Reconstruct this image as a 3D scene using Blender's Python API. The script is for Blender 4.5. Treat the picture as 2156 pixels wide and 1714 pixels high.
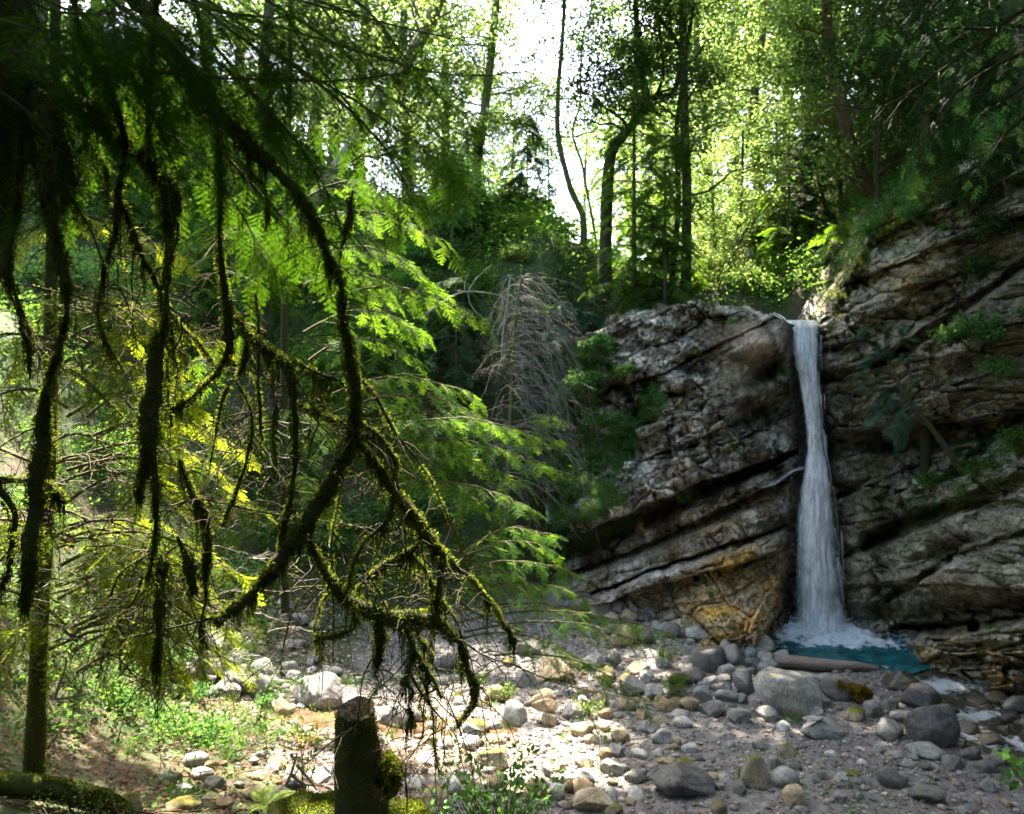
import bpy, bmesh, math, random
import numpy as np

# ------------------------------------------------------------------ camera, sky, sun, exposure
F, CX, CY, EYE = 1692.0, 1078.0, 857.0, 5.0        # focal length and centre in photo units, eye height in metres
scene = bpy.context.scene
for o in list(bpy.data.objects):
    bpy.data.objects.remove(o)
cam_d = bpy.data.cameras.new('camera')
cam = bpy.data.objects.new('camera', cam_d)
scene.collection.objects.link(cam)
cam.location = (0, 0, EYE)
cam.rotation_euler = (math.radians(90), 0, 0)
cam_d.sensor_width = 36
cam_d.sensor_fit = 'HORIZONTAL'
cam_d.lens = 36 * F / 2156
cam_d.clip_start = 0.05
cam_d.clip_end = 3000
cam_d.dof.use_dof = True
cam_d.dof.focus_distance = 3.8
cam_d.dof.aperture_fstop = 4.0
scene.camera = cam

SUN_EL, SUN_AZ = math.radians(62), math.radians(-20)      # azimuth measured from +Y towards +X
S = np.array([math.sin(SUN_AZ) * math.cos(SUN_EL), math.cos(SUN_AZ) * math.cos(SUN_EL), math.sin(SUN_EL)])
world = bpy.data.worlds.new('World')
scene.world = world
world.use_nodes = True
wn = world.node_tree
sky = wn.nodes.new('ShaderNodeTexSky')
sky.sky_type = 'NISHITA'
sky.sun_disc = False
sky.sun_elevation = SUN_EL
sky.sun_rotation = SUN_AZ
sky.air_density = 1.0
sky.dust_density = 4.0
sky.ozone_density = 1.0
wn.links.new(sky.outputs[0], wn.nodes['Background'].inputs[0])
wn.nodes['Background'].inputs[1].default_value = 0.13
sun_d = bpy.data.lights.new('sun', 'SUN')
sun_d.energy = 5.0
sun_d.angle = math.radians(0.5)
sun_d.color = (1.0, 0.9, 0.74)
sun = bpy.data.objects.new('sun', sun_d)
scene.collection.objects.link(sun)
from mathutils import Vector
sun.rotation_euler = Vector(S).to_track_quat('Z', 'Y').to_euler()
scene.view_settings.view_transform = 'Standard'
scene.view_settings.look = 'None'
scene.view_settings.gamma = 1
scene.view_settings.exposure = 3.2
scene.render.engine = 'CYCLES'
scene.cycles.max_bounces = 7
scene.cycles.diffuse_bounces = 4
scene.cycles.glossy_bounces = 3
scene.cycles.transmission_bounces = 4
scene.cycles.transparent_max_bounces = 12
scene.cycles.caustics_reflective = False
scene.cycles.caustics_refractive = False
scene.cycles.sample_clamp_indirect = 6
scene.cycles.use_denoising = True
scene.cycles.use_adaptive_sampling = True
scene.cycles.adaptive_threshold = 0.02

COL = scene.collection
R = np.random.RandomState(7)

# ------------------------------------------------------------------ maths helpers
def at(px, py, t):
    px, py, t = np.broadcast_arrays(np.asarray(px, float), np.asarray(py, float), np.asarray(t, float))
    return np.stack([(px - CX) / F * t, t, EYE - (py - CY) / F * t], -1)

def unit(v):
    return v / (np.linalg.norm(v, axis=-1, keepdims=True) + 1e-12)

def hash2(i, j, k=0):
    i = np.asarray(i).astype(np.int64); j = np.asarray(j).astype(np.int64)
    h = (i * 374761393 + j * 668265263 + k * 2147483647 + 1013904223) & 0xFFFFFFFF
    h = ((h ^ (h >> 13)) * 1274126177) & 0xFFFFFFFF
    h = ((h ^ (h >> 15)) * 2246822519) & 0xFFFFFFFF
    return ((h ^ (h >> 16)) & 0xFFFFFF) / float(0xFFFFFF)

def vnoise(x, y, k=0):
    xi = np.floor(x); yi = np.floor(y); fx = x - xi; fy = y - yi
    fx = fx * fx * (3 - 2 * fx); fy = fy * fy * (3 - 2 * fy)
    a = hash2(xi, yi, k); b = hash2(xi + 1, yi, k); c = hash2(xi, yi + 1, k); d = hash2(xi + 1, yi + 1, k)
    return (a * (1 - fx) + b * fx) * (1 - fy) + (c * (1 - fx) + d * fx) * fy * 1.0 - 0.5

def fbm(x, y, k=0, octv=4):
    s = 0; a = 1.0
    for o in range(octv):
        s = s + a * vnoise(x * 2 ** o + 17.3 * o, y * 2 ** o - 9.1 * o, k + o)
        a *= 0.5
    return s

def smooth(e0, e1, x):
    t = np.clip((x - e0) / (e1 - e0), 0, 1)
    return t * t * (3 - 2 * t)

class RBF:
    def __init__(self, p, v, eps=0.0):
        self.p = np.asarray(p, float); v = np.asarray(v, float); n = len(self.p)
        d = np.linalg.norm(self.p[:, None] - self.p[None], axis=-1)
        A = np.zeros((n + 3, n + 3)); A[:n, :n] = np.sqrt(d * d + eps * eps)
        A[:n, n] = 1; A[:n, n + 1:] = self.p; A[n, :n] = 1; A[n + 1:, :n] = self.p.T
        self.w = np.linalg.solve(A, np.concatenate([v, [0, 0, 0]])); self.eps = eps
    def __call__(self, x, y):
        x, y = np.broadcast_arrays(np.asarray(x, float), np.asarray(y, float))
        sh = x.shape; q = np.stack([x.ravel(), y.ravel()], -1); out = np.empty(len(q)); n = len(self.p)
        for i in range(0, len(q), 60000):
            c = q[i:i + 60000]
            d = np.sqrt(((c[:, None] - self.p[None]) ** 2).sum(-1) + self.eps ** 2)
            out[i:i + 60000] = d @ self.w[:n] + self.w[n] + c @ self.w[n + 1:]
        return out.reshape(sh)

def catmull(P, n):
    P = np.asarray(P, float)
    Q = np.vstack([2 * P[0] - P[1], P, 2 * P[-1] - P[-2]])
    u = np.linspace(0, len(P) - 1 - 1e-9, n); i = u.astype(int); f = (u - i)[:, None]
    a, b, c, d = Q[i], Q[i + 1], Q[i + 2], Q[i + 3]
    return 0.5 * ((2 * b) + (-a + c) * f + (2 * a - 5 * b + 4 * c - d) * f ** 2 + (-a + 3 * b - 3 * c + d) * f ** 3)

# ------------------------------------------------------------------ mesh builder
class MB:
    def __init__(self):
        self.v = []; self.f = {3: [], 4: []}; self.n = 0; self.r = []; self.c = []
    def add(self, v, quads=None, tris=None, rnd=0.5, col=None):
        v = np.asarray(v, float).reshape(-1, 3); m = len(v)
        if quads is not None and len(quads): self.f[4].append(np.asarray(quads, np.int64) + self.n)
        if tris is not None and len(tris): self.f[3].append(np.asarray(tris, np.int64) + self.n)
        self.v.append(v); self.n += m
        self.r.append(np.broadcast_to(np.asarray(rnd, float), (m,)))
        if col is not None: self.c.append(np.asarray(col, float).reshape(-1, 3))
        return self
    def mesh(self, name, mat, smooth_=False, origin=None):
        me = bpy.data.meshes.new(name)
        v = np.concatenate(self.v) if self.v else np.zeros((0, 3))
        if origin is not None: v = v - np.asarray(origin)
        q = np.concatenate(self.f[4]) if self.f[4] else np.zeros((0, 4), np.int64)
        t = np.concatenate(self.f[3]) if self.f[3] else np.zeros((0, 3), np.int64)
        me.vertices.add(len(v)); me.vertices.foreach_set('co', v.astype(np.float32).ravel())
        nl = 4 * len(q) + 3 * len(t)
        me.loops.add(nl); me.loops.foreach_set('vertex_index', np.concatenate([q.ravel(), t.ravel()]).astype(np.int32))
        me.polygons.add(len(q) + len(t))
        st = np.concatenate([np.arange(len(q)) * 4, 4 * len(q) + np.arange(len(t)) * 3]).astype(np.int32)
        me.polygons.foreach_set('loop_start', st)
        if smooth_: me.polygons.foreach_set('use_smooth', np.ones(len(st), bool))
        me.update(calc_edges=True)
        a = me.attributes.new('rnd', 'FLOAT', 'POINT')
        a.data.foreach_set('value', np.concatenate(self.r).astype(np.float32))
        if self.c:
            c = np.concatenate(self.c); c4 = np.ones((len(c), 4), np.float32); c4[:, :3] = c
            a = me.attributes.new('col', 'FLOAT_COLOR', 'POINT'); a.data.foreach_set('color', c4.ravel())
        me.materials.append(mat)
        return me
    def build(self, name, mat, parent=None, smooth_=False):
        org = parent.location if parent is not None else None
        me = self.mesh(name, mat, smooth_, origin=None if org is None else np.array(org))
        o = bpy.data.objects.new(name, me); COL.objects.link(o)
        if parent is not None: o.parent = parent
        return o

def tag(o, label=None, cat=None, group=None, kind=None):
    if label: o['label'] = label
    if cat: o['category'] = cat
    if group: o['group'] = group
    if kind: o['kind'] = kind
    return o

def empty(name, loc, label, cat, group=None):
    o = bpy.data.objects.new(name, None); COL.objects.link(o)
    o.location = tuple(float(c) for c in loc); o.empty_display_size = 0.2
    return tag(o, label, cat, group)

def tubes(mb, P, Rr, sides=5, rnd=None, rough=0.0, cap=True):
    """P (N,K,3) paths, Rr (N,K) radii."""
    P = np.asarray(P, float); Rr = np.asarray(Rr, float)
    if P.ndim == 2: P = P[None]; Rr = Rr[None]
    N, K, _ = P.shape
    T = unit(np.gradient(P, axis=1))
    D = unit(P[:, -1] - P[:, 0]); ref = np.where(np.abs(D[:, 2:3]) < 0.75, [[0, 0, 1.]], [[0.3, 1., 0]])
    U = unit(np.cross(T, ref[:, None])); V = np.cross(T, U)
    a = np.arange(sides) * 2 * math.pi / sides
    rr = Rr[..., None] * np.ones(sides)
    if rough: rr = rr * (1 + rough * R.uniform(-1, 1, rr.shape))
    ring = P[:, :, None] + rr[..., None] * (np.cos(a)[None, None, :, None] * U[:, :, None] + np.sin(a)[None, None, :, None] * V[:, :, None])
    idx = np.arange(N * K * sides).reshape(N, K, sides)
    A = idx[:, :-1]; B = idx[:, 1:]
    q = np.stack([A, np.roll(A, -1, 2), np.roll(B, -1, 2), B], -1).reshape(-1, 4)
    r = np.repeat(R.rand(N) if rnd is None else np.broadcast_to(rnd, (N,)), K * sides)
    mb.add(ring, quads=q, rnd=r)
    return mb

def rand_unit(n, rng=R):
    return unit(rng.normal(size=(n, 3)))

def leaves(mb, C, D, Nn, L, W, rnd=None, fold=0.18, fine=False):
    """diamond leaves: C base, D direction, Nn normal."""
    C = np.asarray(C); n = len(C)
    if n == 0: return mb
    D = unit(D); Sd = unit(np.cross(D, Nn)); Nn = np.cross(Sd, D)
    L = np.broadcast_to(L, (n,))[:, None]; W = np.broadcast_to(W, (n,))[:, None]
    rnd = R.rand(n) if rnd is None else rnd
    if not fine:
        v = np.stack([C, C + D * L * 0.5 + Sd * W * 0.5 + Nn * W * fold, C + D * L, C + D * L * 0.5 - Sd * W * 0.5 + Nn * W * fold], 1)
        i = np.arange(n)[:, None] * 4
        tr = np.concatenate([i + [0, 1, 2], i + [0, 2, 3]])
        mb.add(v, tris=tr, rnd=np.repeat(rnd, 4))
    else:
        v = np.stack([C, C + D * L * .28 + Sd * W * .45 + Nn * W * fold, C + D * L * .68 + Sd * W * .38 + Nn * W * fold * .6, C + D * L - Nn * W * .2,
                      C + D * L * .68 - Sd * W * .38 + Nn * W * fold * .6, C + D * L * .28 - Sd * W * .45 + Nn * W * fold], 1)
        i = np.arange(n)[:, None] * 6
        mb.add(v, quads=np.concatenate([i + [0, 1, 2, 3], i + [0, 3, 4, 5]]), rnd=np.repeat(rnd, 6))
    return mb

# ------------------------------------------------------------------ materials
def mat_new(name):
    m = bpy.data.materials.new(name); m.use_nodes = True
    nt = m.node_tree; b = nt.nodes['Principled BSDF']
    return m, nt, b
def nd(nt, typ, **kw):
    n = nt.nodes.new(typ)
    for k, v in kw.items():
        if hasattr(n, k): setattr(n, k, v)
        else: n.inputs[k.replace('_', ' ')].default_value = v
    return n
def noise(nt, scale, detail=5, rough=0.6, vec=None):
    n = nt.nodes.new('ShaderNodeTexNoise'); n.inputs['Scale'].default_value = scale
    n.inputs['Detail'].default_value = detail; n.inputs['Roughness'].default_value = rough
    if vec is not None: nt.links.new(vec, n.inputs['Vector'])
    return n
def ramp(nt, fac, stops):
    r = nt.nodes.new('ShaderNodeValToRGB'); e = r.color_ramp.elements
    while len(e) < len(stops): e.new(0.5)
    for el, (p, c) in zip(e, stops):
        el.position = p; el.color = (c, c, c, 1) if np.isscalar(c) else (*c, 1)
    nt.links.new(fac, r.inputs[0]); return r
def mixc(nt, a, b, fac, mode='MIX'):
    m = nt.nodes.new('ShaderNodeMix'); m.data_type = 'RGBA'; m.blend_type = mode
    for s, i in ((fac, 0), (a, 6), (b, 7)):
        if hasattr(s, 'links') or hasattr(s, 'is_linked'): nt.links.new(s, m.inputs[i])
        elif np.isscalar(s): m.inputs[i].default_value = s
        else: m.inputs[i].default_value = (*s, 1)
    return m.outputs[2]
def bump(nt, b, hs, strength=0.5, dist=0.02, prev=None):
    n = nt.nodes.new('ShaderNodeBump'); n.inputs['Strength'].default_value = strength; n.inputs['Distance'].default_value = dist
    nt.links.new(hs, n.inputs['Height'])
    if prev is not None: nt.links.new(prev, n.inputs['Normal'])
    if b is not None: nt.links.new(n.outputs[0], b.inputs['Normal'])
    return n.outputs[0]
def attr(nt, name):
    a = nt.nodes.new('ShaderNodeAttribute'); a.attribute_name = name; return a
def objcoord(nt):
    return nt.nodes.new('ShaderNodeTexCoord').outputs['Object']

def leaf_material(name, c1, c2, trans, tf=0.5, rough=0.7):
    m, nt, b = mat_new(name)
    a = attr(nt, 'rnd')
    r = ramp(nt, a.outputs['Fac'], [(0.0, c1), (1.0, c2)])
    nt.links.new(r.outputs[0], b.inputs['Base Color'])
    b.inputs['Roughness'].default_value = rough; b.inputs['Specular IOR Level'].default_value = 0.03 if 'needle' in name else 0.12
    tr = nt.nodes.new('ShaderNodeBsdfTranslucent')
    r2 = ramp(nt, a.outputs['Fac'], [(0.0, tuple(x * .6 for x in trans)), (1.0, tuple(min(1, x * 1.4) for x in trans))])
    nt.links.new(r2.outputs[0], tr.inputs[0])
    mx = nt.nodes.new('ShaderNodeMixShader'); mx.inputs[0].default_value = tf
    nt.links.new(b.outputs[0], mx.inputs[1]); nt.links.new(tr.outputs[0], mx.inputs[2])
    nt.links.new(mx.outputs[0], nt.nodes['Material Output'].inputs[0])
    return m

def bark_material(name, c1, c2, moss=0.0, mosscol=(0.07, 0.09, 0.015), scale=6, along=(1, 1, 0.25)):
    m, nt, b = mat_new(name); oc = objcoord(nt)
    mp = nt.nodes.new('ShaderNodeMapping'); mp.inputs['Scale'].default_value = along; nt.links.new(oc, mp.inputs[0])
    n1 = noise(nt, scale * 3, 8, 0.7, mp.outputs[0]); n2 = noise(nt, scale * 0.5, 4, 0.6, oc)
    r = ramp(nt, n1.outputs[0], [(0.35, c1), (0.65, c2)])
    c = r.outputs[0]
    if moss:
        mr = ramp(nt, n2.outputs[0], [(max(0.0, 0.62 - moss * 0.5), 0.0), (min(1, 0.72 - moss * 0.4), 1.0)])
        c = mixc(nt, c, mosscol, mr.outputs[0])
    nt.links.new(c, b.inputs['Base Color']); b.inputs['Roughness'].default_value = 0.9
    bump(nt, b, n1.outputs[0], 0.8, 0.02)
    return m

def rock_material(name, tint=None, bumpd=0.03, wet=False, scale=1.0, moss=0.0):
    m, nt, b = mat_new(name); oc = objcoord(nt)
    if tint is None:
        base = attr(nt, 'col').outputs['Color']
    else:
        oi = nt.nodes.new('ShaderNodeObjectInfo')
        r0 = ramp(nt, oi.outputs['Random'], [(0.0, tint[0]), (0.5, tint[1]), (1.0, tint[2])])
        base = r0.outputs[0]
    n1 = noise(nt, 1.7 * scale, 8, 0.62, oc); n2 = noise(nt, 9 * scale, 8, 0.7, oc); n3 = noise(nt, 45 * scale, 4, 0.7, oc)
    v1 = ramp(nt, n1.outputs[0], [(0.3, 0.55), (0.7, 1.35)]); v2 = ramp(nt, n2.outputs[0], [(0.3, 0.5), (0.52, 1.0), (0.75, 1.5)])
    c = mixc(nt, base, v1.outputs[0], 1.0, 'MULTIPLY'); c = mixc(nt, c, v2.outputs[0], 1.0, 'MULTIPLY')
    v3 = ramp(nt, n3.outputs[0], [(0.3, 0.75), (0.7, 1.2)]); c = mixc(nt, c, v3.outputs[0], 1.0, 'MULTIPLY')
    if moss:
        g = nt.nodes.new('ShaderNodeNewGeometry'); sx = nt.nodes.new('ShaderNodeSeparateXYZ'); nt.links.new(g.outputs['Normal'], sx.inputs[0])
        ad = nt.nodes.new('ShaderNodeMath'); ad.operation = 'MULTIPLY'; nt.links.new(sx.outputs[2], ad.inputs[0]); nt.links.new(n1.outputs[0], ad.inputs[1])
        mr = ramp(nt, ad.outputs[0], [(0.55 - moss * .4, 0.0), (0.68 - moss * .4, 1.0)])
        c = mixc(nt, c, (0.13, 0.12, 0.02), mr.outputs[0])
    nt.links.new(c, b.inputs['Base Color'])
    b.inputs['Roughness'].default_value = 0.3 if wet else 0.85
    b.inputs['Specular IOR Level'].default_value = 0.5 if wet else 0.3
    pv = None
    if tint is None and bumpd > .03:
        vo = nt.nodes.new('ShaderNodeTexVoronoi'); vo.feature = 'DISTANCE_TO_EDGE'; vo.inputs['Scale'].default_value = 3.4
        ad_ = nt.nodes.new('ShaderNodeMixRGB'); ad_.blend_type = 'ADD'; ad_.inputs[0].default_value = .35; nt.links.new(oc, ad_.inputs[1]); nt.links.new(noise(nt, 2.5, 4, .6, oc).outputs[1], ad_.inputs[2]); nt.links.new(ad_.outputs[0], vo.inputs['Vector'])
        vr = ramp(nt, vo.outputs['Distance'], [(0.0, 0.0), (0.05, .8), (0.3, 1.0)]); pv = bump(nt, None, vr.outputs[0], .9, .07)
        v2b = nt.nodes.new('ShaderNodeTexVoronoi'); v2b.inputs['Scale'].default_value = 7; nt.links.new(ad_.outputs[0], v2b.inputs['Vector']); pv = bump(nt, None, v2b.outputs['Distance'], .6, .05, pv)
    p = bump(nt, None, n1.outputs[0], 0.6, bumpd * 3, pv); p = bump(nt, None, n2.outputs[0], 0.7, bumpd, p); bump(nt, b, n3.outputs[0], 0.6, bumpd * .4, p)
    return m

M = {}
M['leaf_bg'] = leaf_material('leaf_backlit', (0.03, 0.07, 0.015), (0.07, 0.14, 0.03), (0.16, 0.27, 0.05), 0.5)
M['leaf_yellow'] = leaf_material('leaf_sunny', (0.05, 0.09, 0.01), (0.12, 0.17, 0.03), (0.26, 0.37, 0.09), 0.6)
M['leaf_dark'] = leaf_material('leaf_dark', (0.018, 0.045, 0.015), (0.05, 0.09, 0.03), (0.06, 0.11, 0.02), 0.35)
M['leaf_shrub'] = leaf_material('leaf_shrub', (0.04, 0.12, 0.035), (0.12, 0.25, 0.075), (0.13, 0.30, 0.05), 0.45)
M['leaf_herb'] = leaf_material('leaf_herb', (0.03, 0.085, 0.02), (0.11, 0.21, 0.04), (0.20, 0.38, 0.04), 0.5)
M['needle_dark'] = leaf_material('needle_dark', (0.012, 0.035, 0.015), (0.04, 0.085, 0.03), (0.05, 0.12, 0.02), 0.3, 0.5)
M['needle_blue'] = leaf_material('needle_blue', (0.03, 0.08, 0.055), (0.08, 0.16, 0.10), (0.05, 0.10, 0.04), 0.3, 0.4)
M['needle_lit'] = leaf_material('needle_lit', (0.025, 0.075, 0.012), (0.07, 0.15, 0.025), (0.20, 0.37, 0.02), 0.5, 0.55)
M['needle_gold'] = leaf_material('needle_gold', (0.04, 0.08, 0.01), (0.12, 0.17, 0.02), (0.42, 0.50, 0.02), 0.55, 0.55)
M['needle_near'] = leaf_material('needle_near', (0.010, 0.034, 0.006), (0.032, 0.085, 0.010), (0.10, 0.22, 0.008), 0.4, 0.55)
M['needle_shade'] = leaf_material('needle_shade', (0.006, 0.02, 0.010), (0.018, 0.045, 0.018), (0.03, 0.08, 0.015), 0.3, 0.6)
M['deadtwig'] = bark_material('dead_twig', (0.09, 0.08, 0.075), (0.26, 0.235, 0.22), 0.2, scale=10)
M['grass'] = leaf_material('grass_blade', (0.05, 0.12, 0.03), (0.14, 0.24, 0.07), (0.14, 0.24, 0.03), 0.45)
M['litter'] = leaf_material('dry_leaf', (0.06, 0.03, 0.02), (0.22, 0.12, 0.08), (0.10, 0.05, 0.03), 0.2, 0.8)
M['moss'] = leaf_material('moss_tuft', (0.022, 0.024, 0.004), (0.07, 0.08, 0.012), (0.21, 0.27, 0.02), 0.5, 0.8)
M['moss_rust'] = leaf_material('moss_rust', (0.10, 0.05, 0.01), (0.25, 0.2, 0.02), (0.22, 0.15, 0.02), 0.3, 0.8)
M['bark'] = bark_material('bark_grey', (0.035, 0.03, 0.025), (0.13, 0.11, 0.09), 0.35)
M['bark_mossy'] = bark_material('bark_mossy', (0.014, 0.010, 0.007), (0.055, 0.035, 0.022), 0.55, (0.035, 0.042, 0.008), scale=14)
M['bark_pale'] = bark_material('bark_pale', (0.10, 0.09, 0.075), (0.26, 0.24, 0.2), 0.3)
M['bark_brown'] = bark_material('bark_brown', (0.04, 0.022, 0.014), (0.14, 0.075, 0.045), 0.2, scale=12)
M['twig'] = bark_material('twig', (0.05, 0.035, 0.02), (0.14, 0.10, 0.06), 0.3, scale=20)
M['deadwood'] = bark_material('dead_wood', (0.14, 0.12, 0.10), (0.36, 0.32, 0.28), 0.0, scale=10)
M['driftwood'] = bark_material('drift_wood', (0.12, 0.085, 0.07), (0.33, 0.26, 0.22), 0.0, scale=5, along=(.12, 1, 1))
M['bark_lying'] = bark_material('bark_lying', (0.03, 0.022, 0.015), (0.12, 0.09, 0.06), 0.5, scale=10, along=(.2, 1, 1))
M['cutwood'] = bark_material('cut_wood', (0.035, 0.022, 0.015), (0.11, 0.075, 0.05), 0.0, scale=14)
M['rock'] = rock_material('cliff_rock', None, 0.04)
M['stone_grey'] = rock_material('stone_grey', ((0.20, 0.195, 0.19), (0.26, 0.25, 0.235), (0.34, 0.325, 0.30)), 0.015, scale=2.2, moss=0.12)
M['stone_tan'] = rock_material('stone_tan', ((0.28, 0.19, 0.11), (0.36, 0.27, 0.17), (0.42, 0.34, 0.24)), 0.015, scale=2.2, moss=0.08)
M['stone_dark'] = rock_material('stone_dark', ((0.11, 0.10, 0.10), (0.15, 0.14, 0.135), (0.19, 0.18, 0.165)), 0.015, scale=2.2, moss=0.15)
M['stone_wet'] = rock_material('stone_wet', ((0.05, 0.04, 0.03), (0.09, 0.07, 0.05), (0.13, 0.10, 0.06)), 0.015, True, 2.2)
M['stone_white'] = rock_material('stone_white', ((0.42, 0.41, 0.39), (0.5, 0.48, 0.46), (0.56, 0.54, 0.5)), 0.01, scale=2.5)
M['stone_mossy'] = rock_material('stone_mossy', ((0.16, 0.14, 0.11), (0.22, 0.19, 0.14), (0.26, 0.22, 0.16)), 0.015, scale=2.2, moss=0.65)
M['gravel'] = rock_material('gravel_bits', None, 0.006, scale=6)
# ------------------------------------------------------------------ ground
gp = []
def G(px, py, t): p = at(px, py, t); gp.append((p[0], p[1], p[2]))
def GW(x, y, z): gp.append((x, y, z))
# valley floor in the photo, level with the pool
for px, py in ((1100, 1714), (1300, 1700), (1600, 1700), (1900, 1700), (2156, 1700), (1250, 1560), (1500, 1560), (1800, 1560), (2100, 1560), (1100, 1450),
               (1300, 1440), (1450, 1440), (1000, 1400), (1550, 1420)):
    G(px, py, 5 * F / (py - CY))
G(1250, 1330, 17.6); G(1400, 1320, 17.2); G(1300, 1270, 18.6); G(1180, 1240, 19.6); G(1080, 1330, 16.8)
for px, py, t in ((400, 1655, 7.2), (600, 1560, 9.2), (620, 1680, 7.4), (700, 1470, 12.2), (850, 1600, 10.6), (830, 1480, 12.8), (950, 1500, 12.7), (960, 1600, 10.9), (1000, 1690, 9.8),
                  (300, 1520, 9.0), (100, 1560, 7.2), (30, 1690, 5.6), (180, 1480, 8.2), (450, 1460, 11.2), (560, 1420, 13.4), (640, 1350, 15.6),
                  (420, 1370, 12.0), (250, 1380, 10.0), (60, 1330, 8.2), (540, 1260, 16.6), (700, 1270, 17.6), (800, 1260, 18.2), (950, 1250, 18.8), (300, 1200, 13.5), (80, 1100, 10.5),
                  (450, 1050, 17.2), (620, 1050, 18.8), (620, 900, 19.8), (600, 700, 22), (600, 480, 26.5), (300, 800, 18.5), (300, 450, 25), (50, 700, 15), (20, 350, 22), (-300, 500, 16), (-400, 1100, 9),
                  (800, 1000, 19.6), (800, 700, 21.8), (860, 470, 25.5), (1000, 1000, 19.9), (1000, 700, 21.8), (1000, 520, 24.4), (1090, 432, 26.5), (1080, 1150, 19.6), (1090, 900, 20.6),
                  (1180, 620, 22.4), (1240, 545, 24.0), (1330, 590, 23.0), (1480, 645, 21.6), (1160, 1100, 20.4), (1180, 850, 21.4), (1160, 1230, 19.8)):
    G(px, py, t)
# behind the cliff and up the upper valley
for x, y, z in ((1.5, 22.3, 6.8), (3, 21.8, 7.2), (4.5, 21.2, 7.3), (6, 21.0, 6.9), (7.4, 20.6, 6.75), (8.6, 20.8, 7.3), (7.6, 24, 7.0), (7.0, 30, 7.5), (6, 40, 8.5), (5, 60, 10),
                (9.6, 21, 9.3), (11, 20.5, 11.5), (13, 19, 13.0), (12, 26, 13), (16, 30, 19), (20, 22, 20), (16, 17, 14.5), (14, 40, 16), (22, 45, 24), (30, 60, 30),
                (2.5, 27, 9.2), (0, 31, 9.5), (-4, 30, 12), (2, 36, 8), (-3, 40, 10), (0, 60, 9), (-10, 30, 16), (-16, 40, 22), (-14, 60, 20),
                (4, 19.9, 0.4), (7, 19.9, 0), (9, 19.5, 0.2), (10.5, 18.0, 0.2), (12, 16.5, 0), (12, 14, -0.3), (14, 12, -0.2), (5.5, 19.8, 0.1), (2, 20.2, 0.8),
                # right bank
                (5.1, 16.8, .10), (6.6, 15.1, 0.04), (7, 16.9, -.05), (8.6, 16.6, -.05), (7, 18.2, -.02), (5.6, 18.2, .1), (8.8, 18, 0), (8.2, 14.2, 0.0), (9.5, 13.8, -.1), (10.5, 13.2, -.28), (12, 11.8, -.5), (9.5, 11, -.05), (10.2, 16.3, 0), (11.5, 14.8, -.1), (7, 13, 0), (11, 10, -.3),
                (9, 9, -.2), (9, 6, 0.2), (6, 6, 0.4), (3, 7, 0.2), (1, 7, 0.6), (16, 10, 3), (18, 14, 8),
                # camera bank
                (0, 0, 3.4), (0, 2, 3.3), (-1.2, 3.2, 3.25), (0.5, 4, 2.2), (2, 3, 2.6), (-2.4, 3.6, 3.0), (-4, 4, 3.2), (-6, 5, 3.6), (-8, 8, 4.5), (-9, 3, 5), (4, 2, 2.2), (8, 2, 1.8), (-.3, 5.5, 1.7),
                (-12, 12, 7), (0, -10, 3.8), (-15, -10, 8), (12, -8, 3),
                (-60, 60, 40), (60, 60, 45), (0, 120, 14), (-80, 150, 45), (80, 150, 50), (0, 300, 25), (-60, -20, 20), (60, -20, 20), (300, 300, 60), (-300, 300, 60), (0, -200, 10)):
    GW(x, y, z)
gp = np.array(gp)
_g = RBF(gp[:, :2], gp[:, 2], 0.25)
POOL_C = np.array([6.9, 16.9])
def creek_x(y):      # centre line of the outflow stream
    return np.interp(y, [8, 10, 11.5, 12.6, 13.6, 14.6, 15.6, 16.4], [9.6, 8.2, 7.62, 7.38, 7.62, 7.95, 7.9, 7.6])
def height(x, y):
    x = np.asarray(x, float); y = np.asarray(y, float)
    z = _g(x, y)
    z = z + 0.10 * fbm(x * 1.1, y * 1.1, 3, 4) + 0.03 * fbm(x * 6, y * 6, 9, 3)
    hill = smooth(0.8, 3.5, z) * smooth(14, 19, y)
    z = z + hill * 0.7 * fbm(x * .7, y * .7, 12, 4)
    d = np.sqrt(((x - POOL_C[0]) / 1.75) ** 2 + ((y - POOL_C[1]) / 1.55) ** 2)      # pool basin
    z = z - 0.75 * (1 - smooth(0.6, 1.12, d)) * (y < 19.6)
    dc = np.abs(x - creek_x(y)) / .75
    z = z - 0.34 * (1 - smooth(0.4, 1.1, dc)) * (y < 16) * (y > 7)
    # shallow side stream on the left, from px 700 to px 1000
    d2 = np.hypot(np.maximum(0, np.abs(x + 1.7) - 1.4), y - 11.9 - 0.35 * (x + 1.7)) / 0.55
    z = z - 0.12 * (1 - smooth(0.4, 1.1, d2))
    return z

def axis(lo, hi, step, lo_far, hi_far, grow=1.16):
    a = list(np.arange(lo, hi + 1e-6, step)); s = step; v = hi
    while v < hi_far: s *= grow; v += s; a.append(v)
    s = step; v = lo; b = []
    while v > lo_far: s *= grow; v -= s; b.append(v)
    return np.array(b[::-1] + a)
gx = axis(-9, 11, 0.085, -350, 350); gy = axis(5, 26, 0.085, -200, 900)
XX, YY = np.meshgrid(gx, gy)
ZZ = height(XX, YY)
gy_, gx_ = np.gradient(ZZ, gy, gx)
slope = np.hypot(gx_, gy_)
flat = (1 - smooth(0.55, 1.0, slope)) * (1 - smooth(0.9, 1.7, ZZ)) * smooth(-3.8, -2.2, XX + 0.0 * YY)
nz = fbm(XX * .8, YY * .8, 31, 4)
gravel_c = np.array([0.17, 0.158, 0.155]); soil_c = np.array([0.075, 0.055, 0.036]); green_c = np.array([0.04, 0.065, 0.018]); sand_c = np.array([0.26, 0.18, 0.11])
w = smooth(0.25, 0.75, flat + 0.5 * nz)[..., None]
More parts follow.
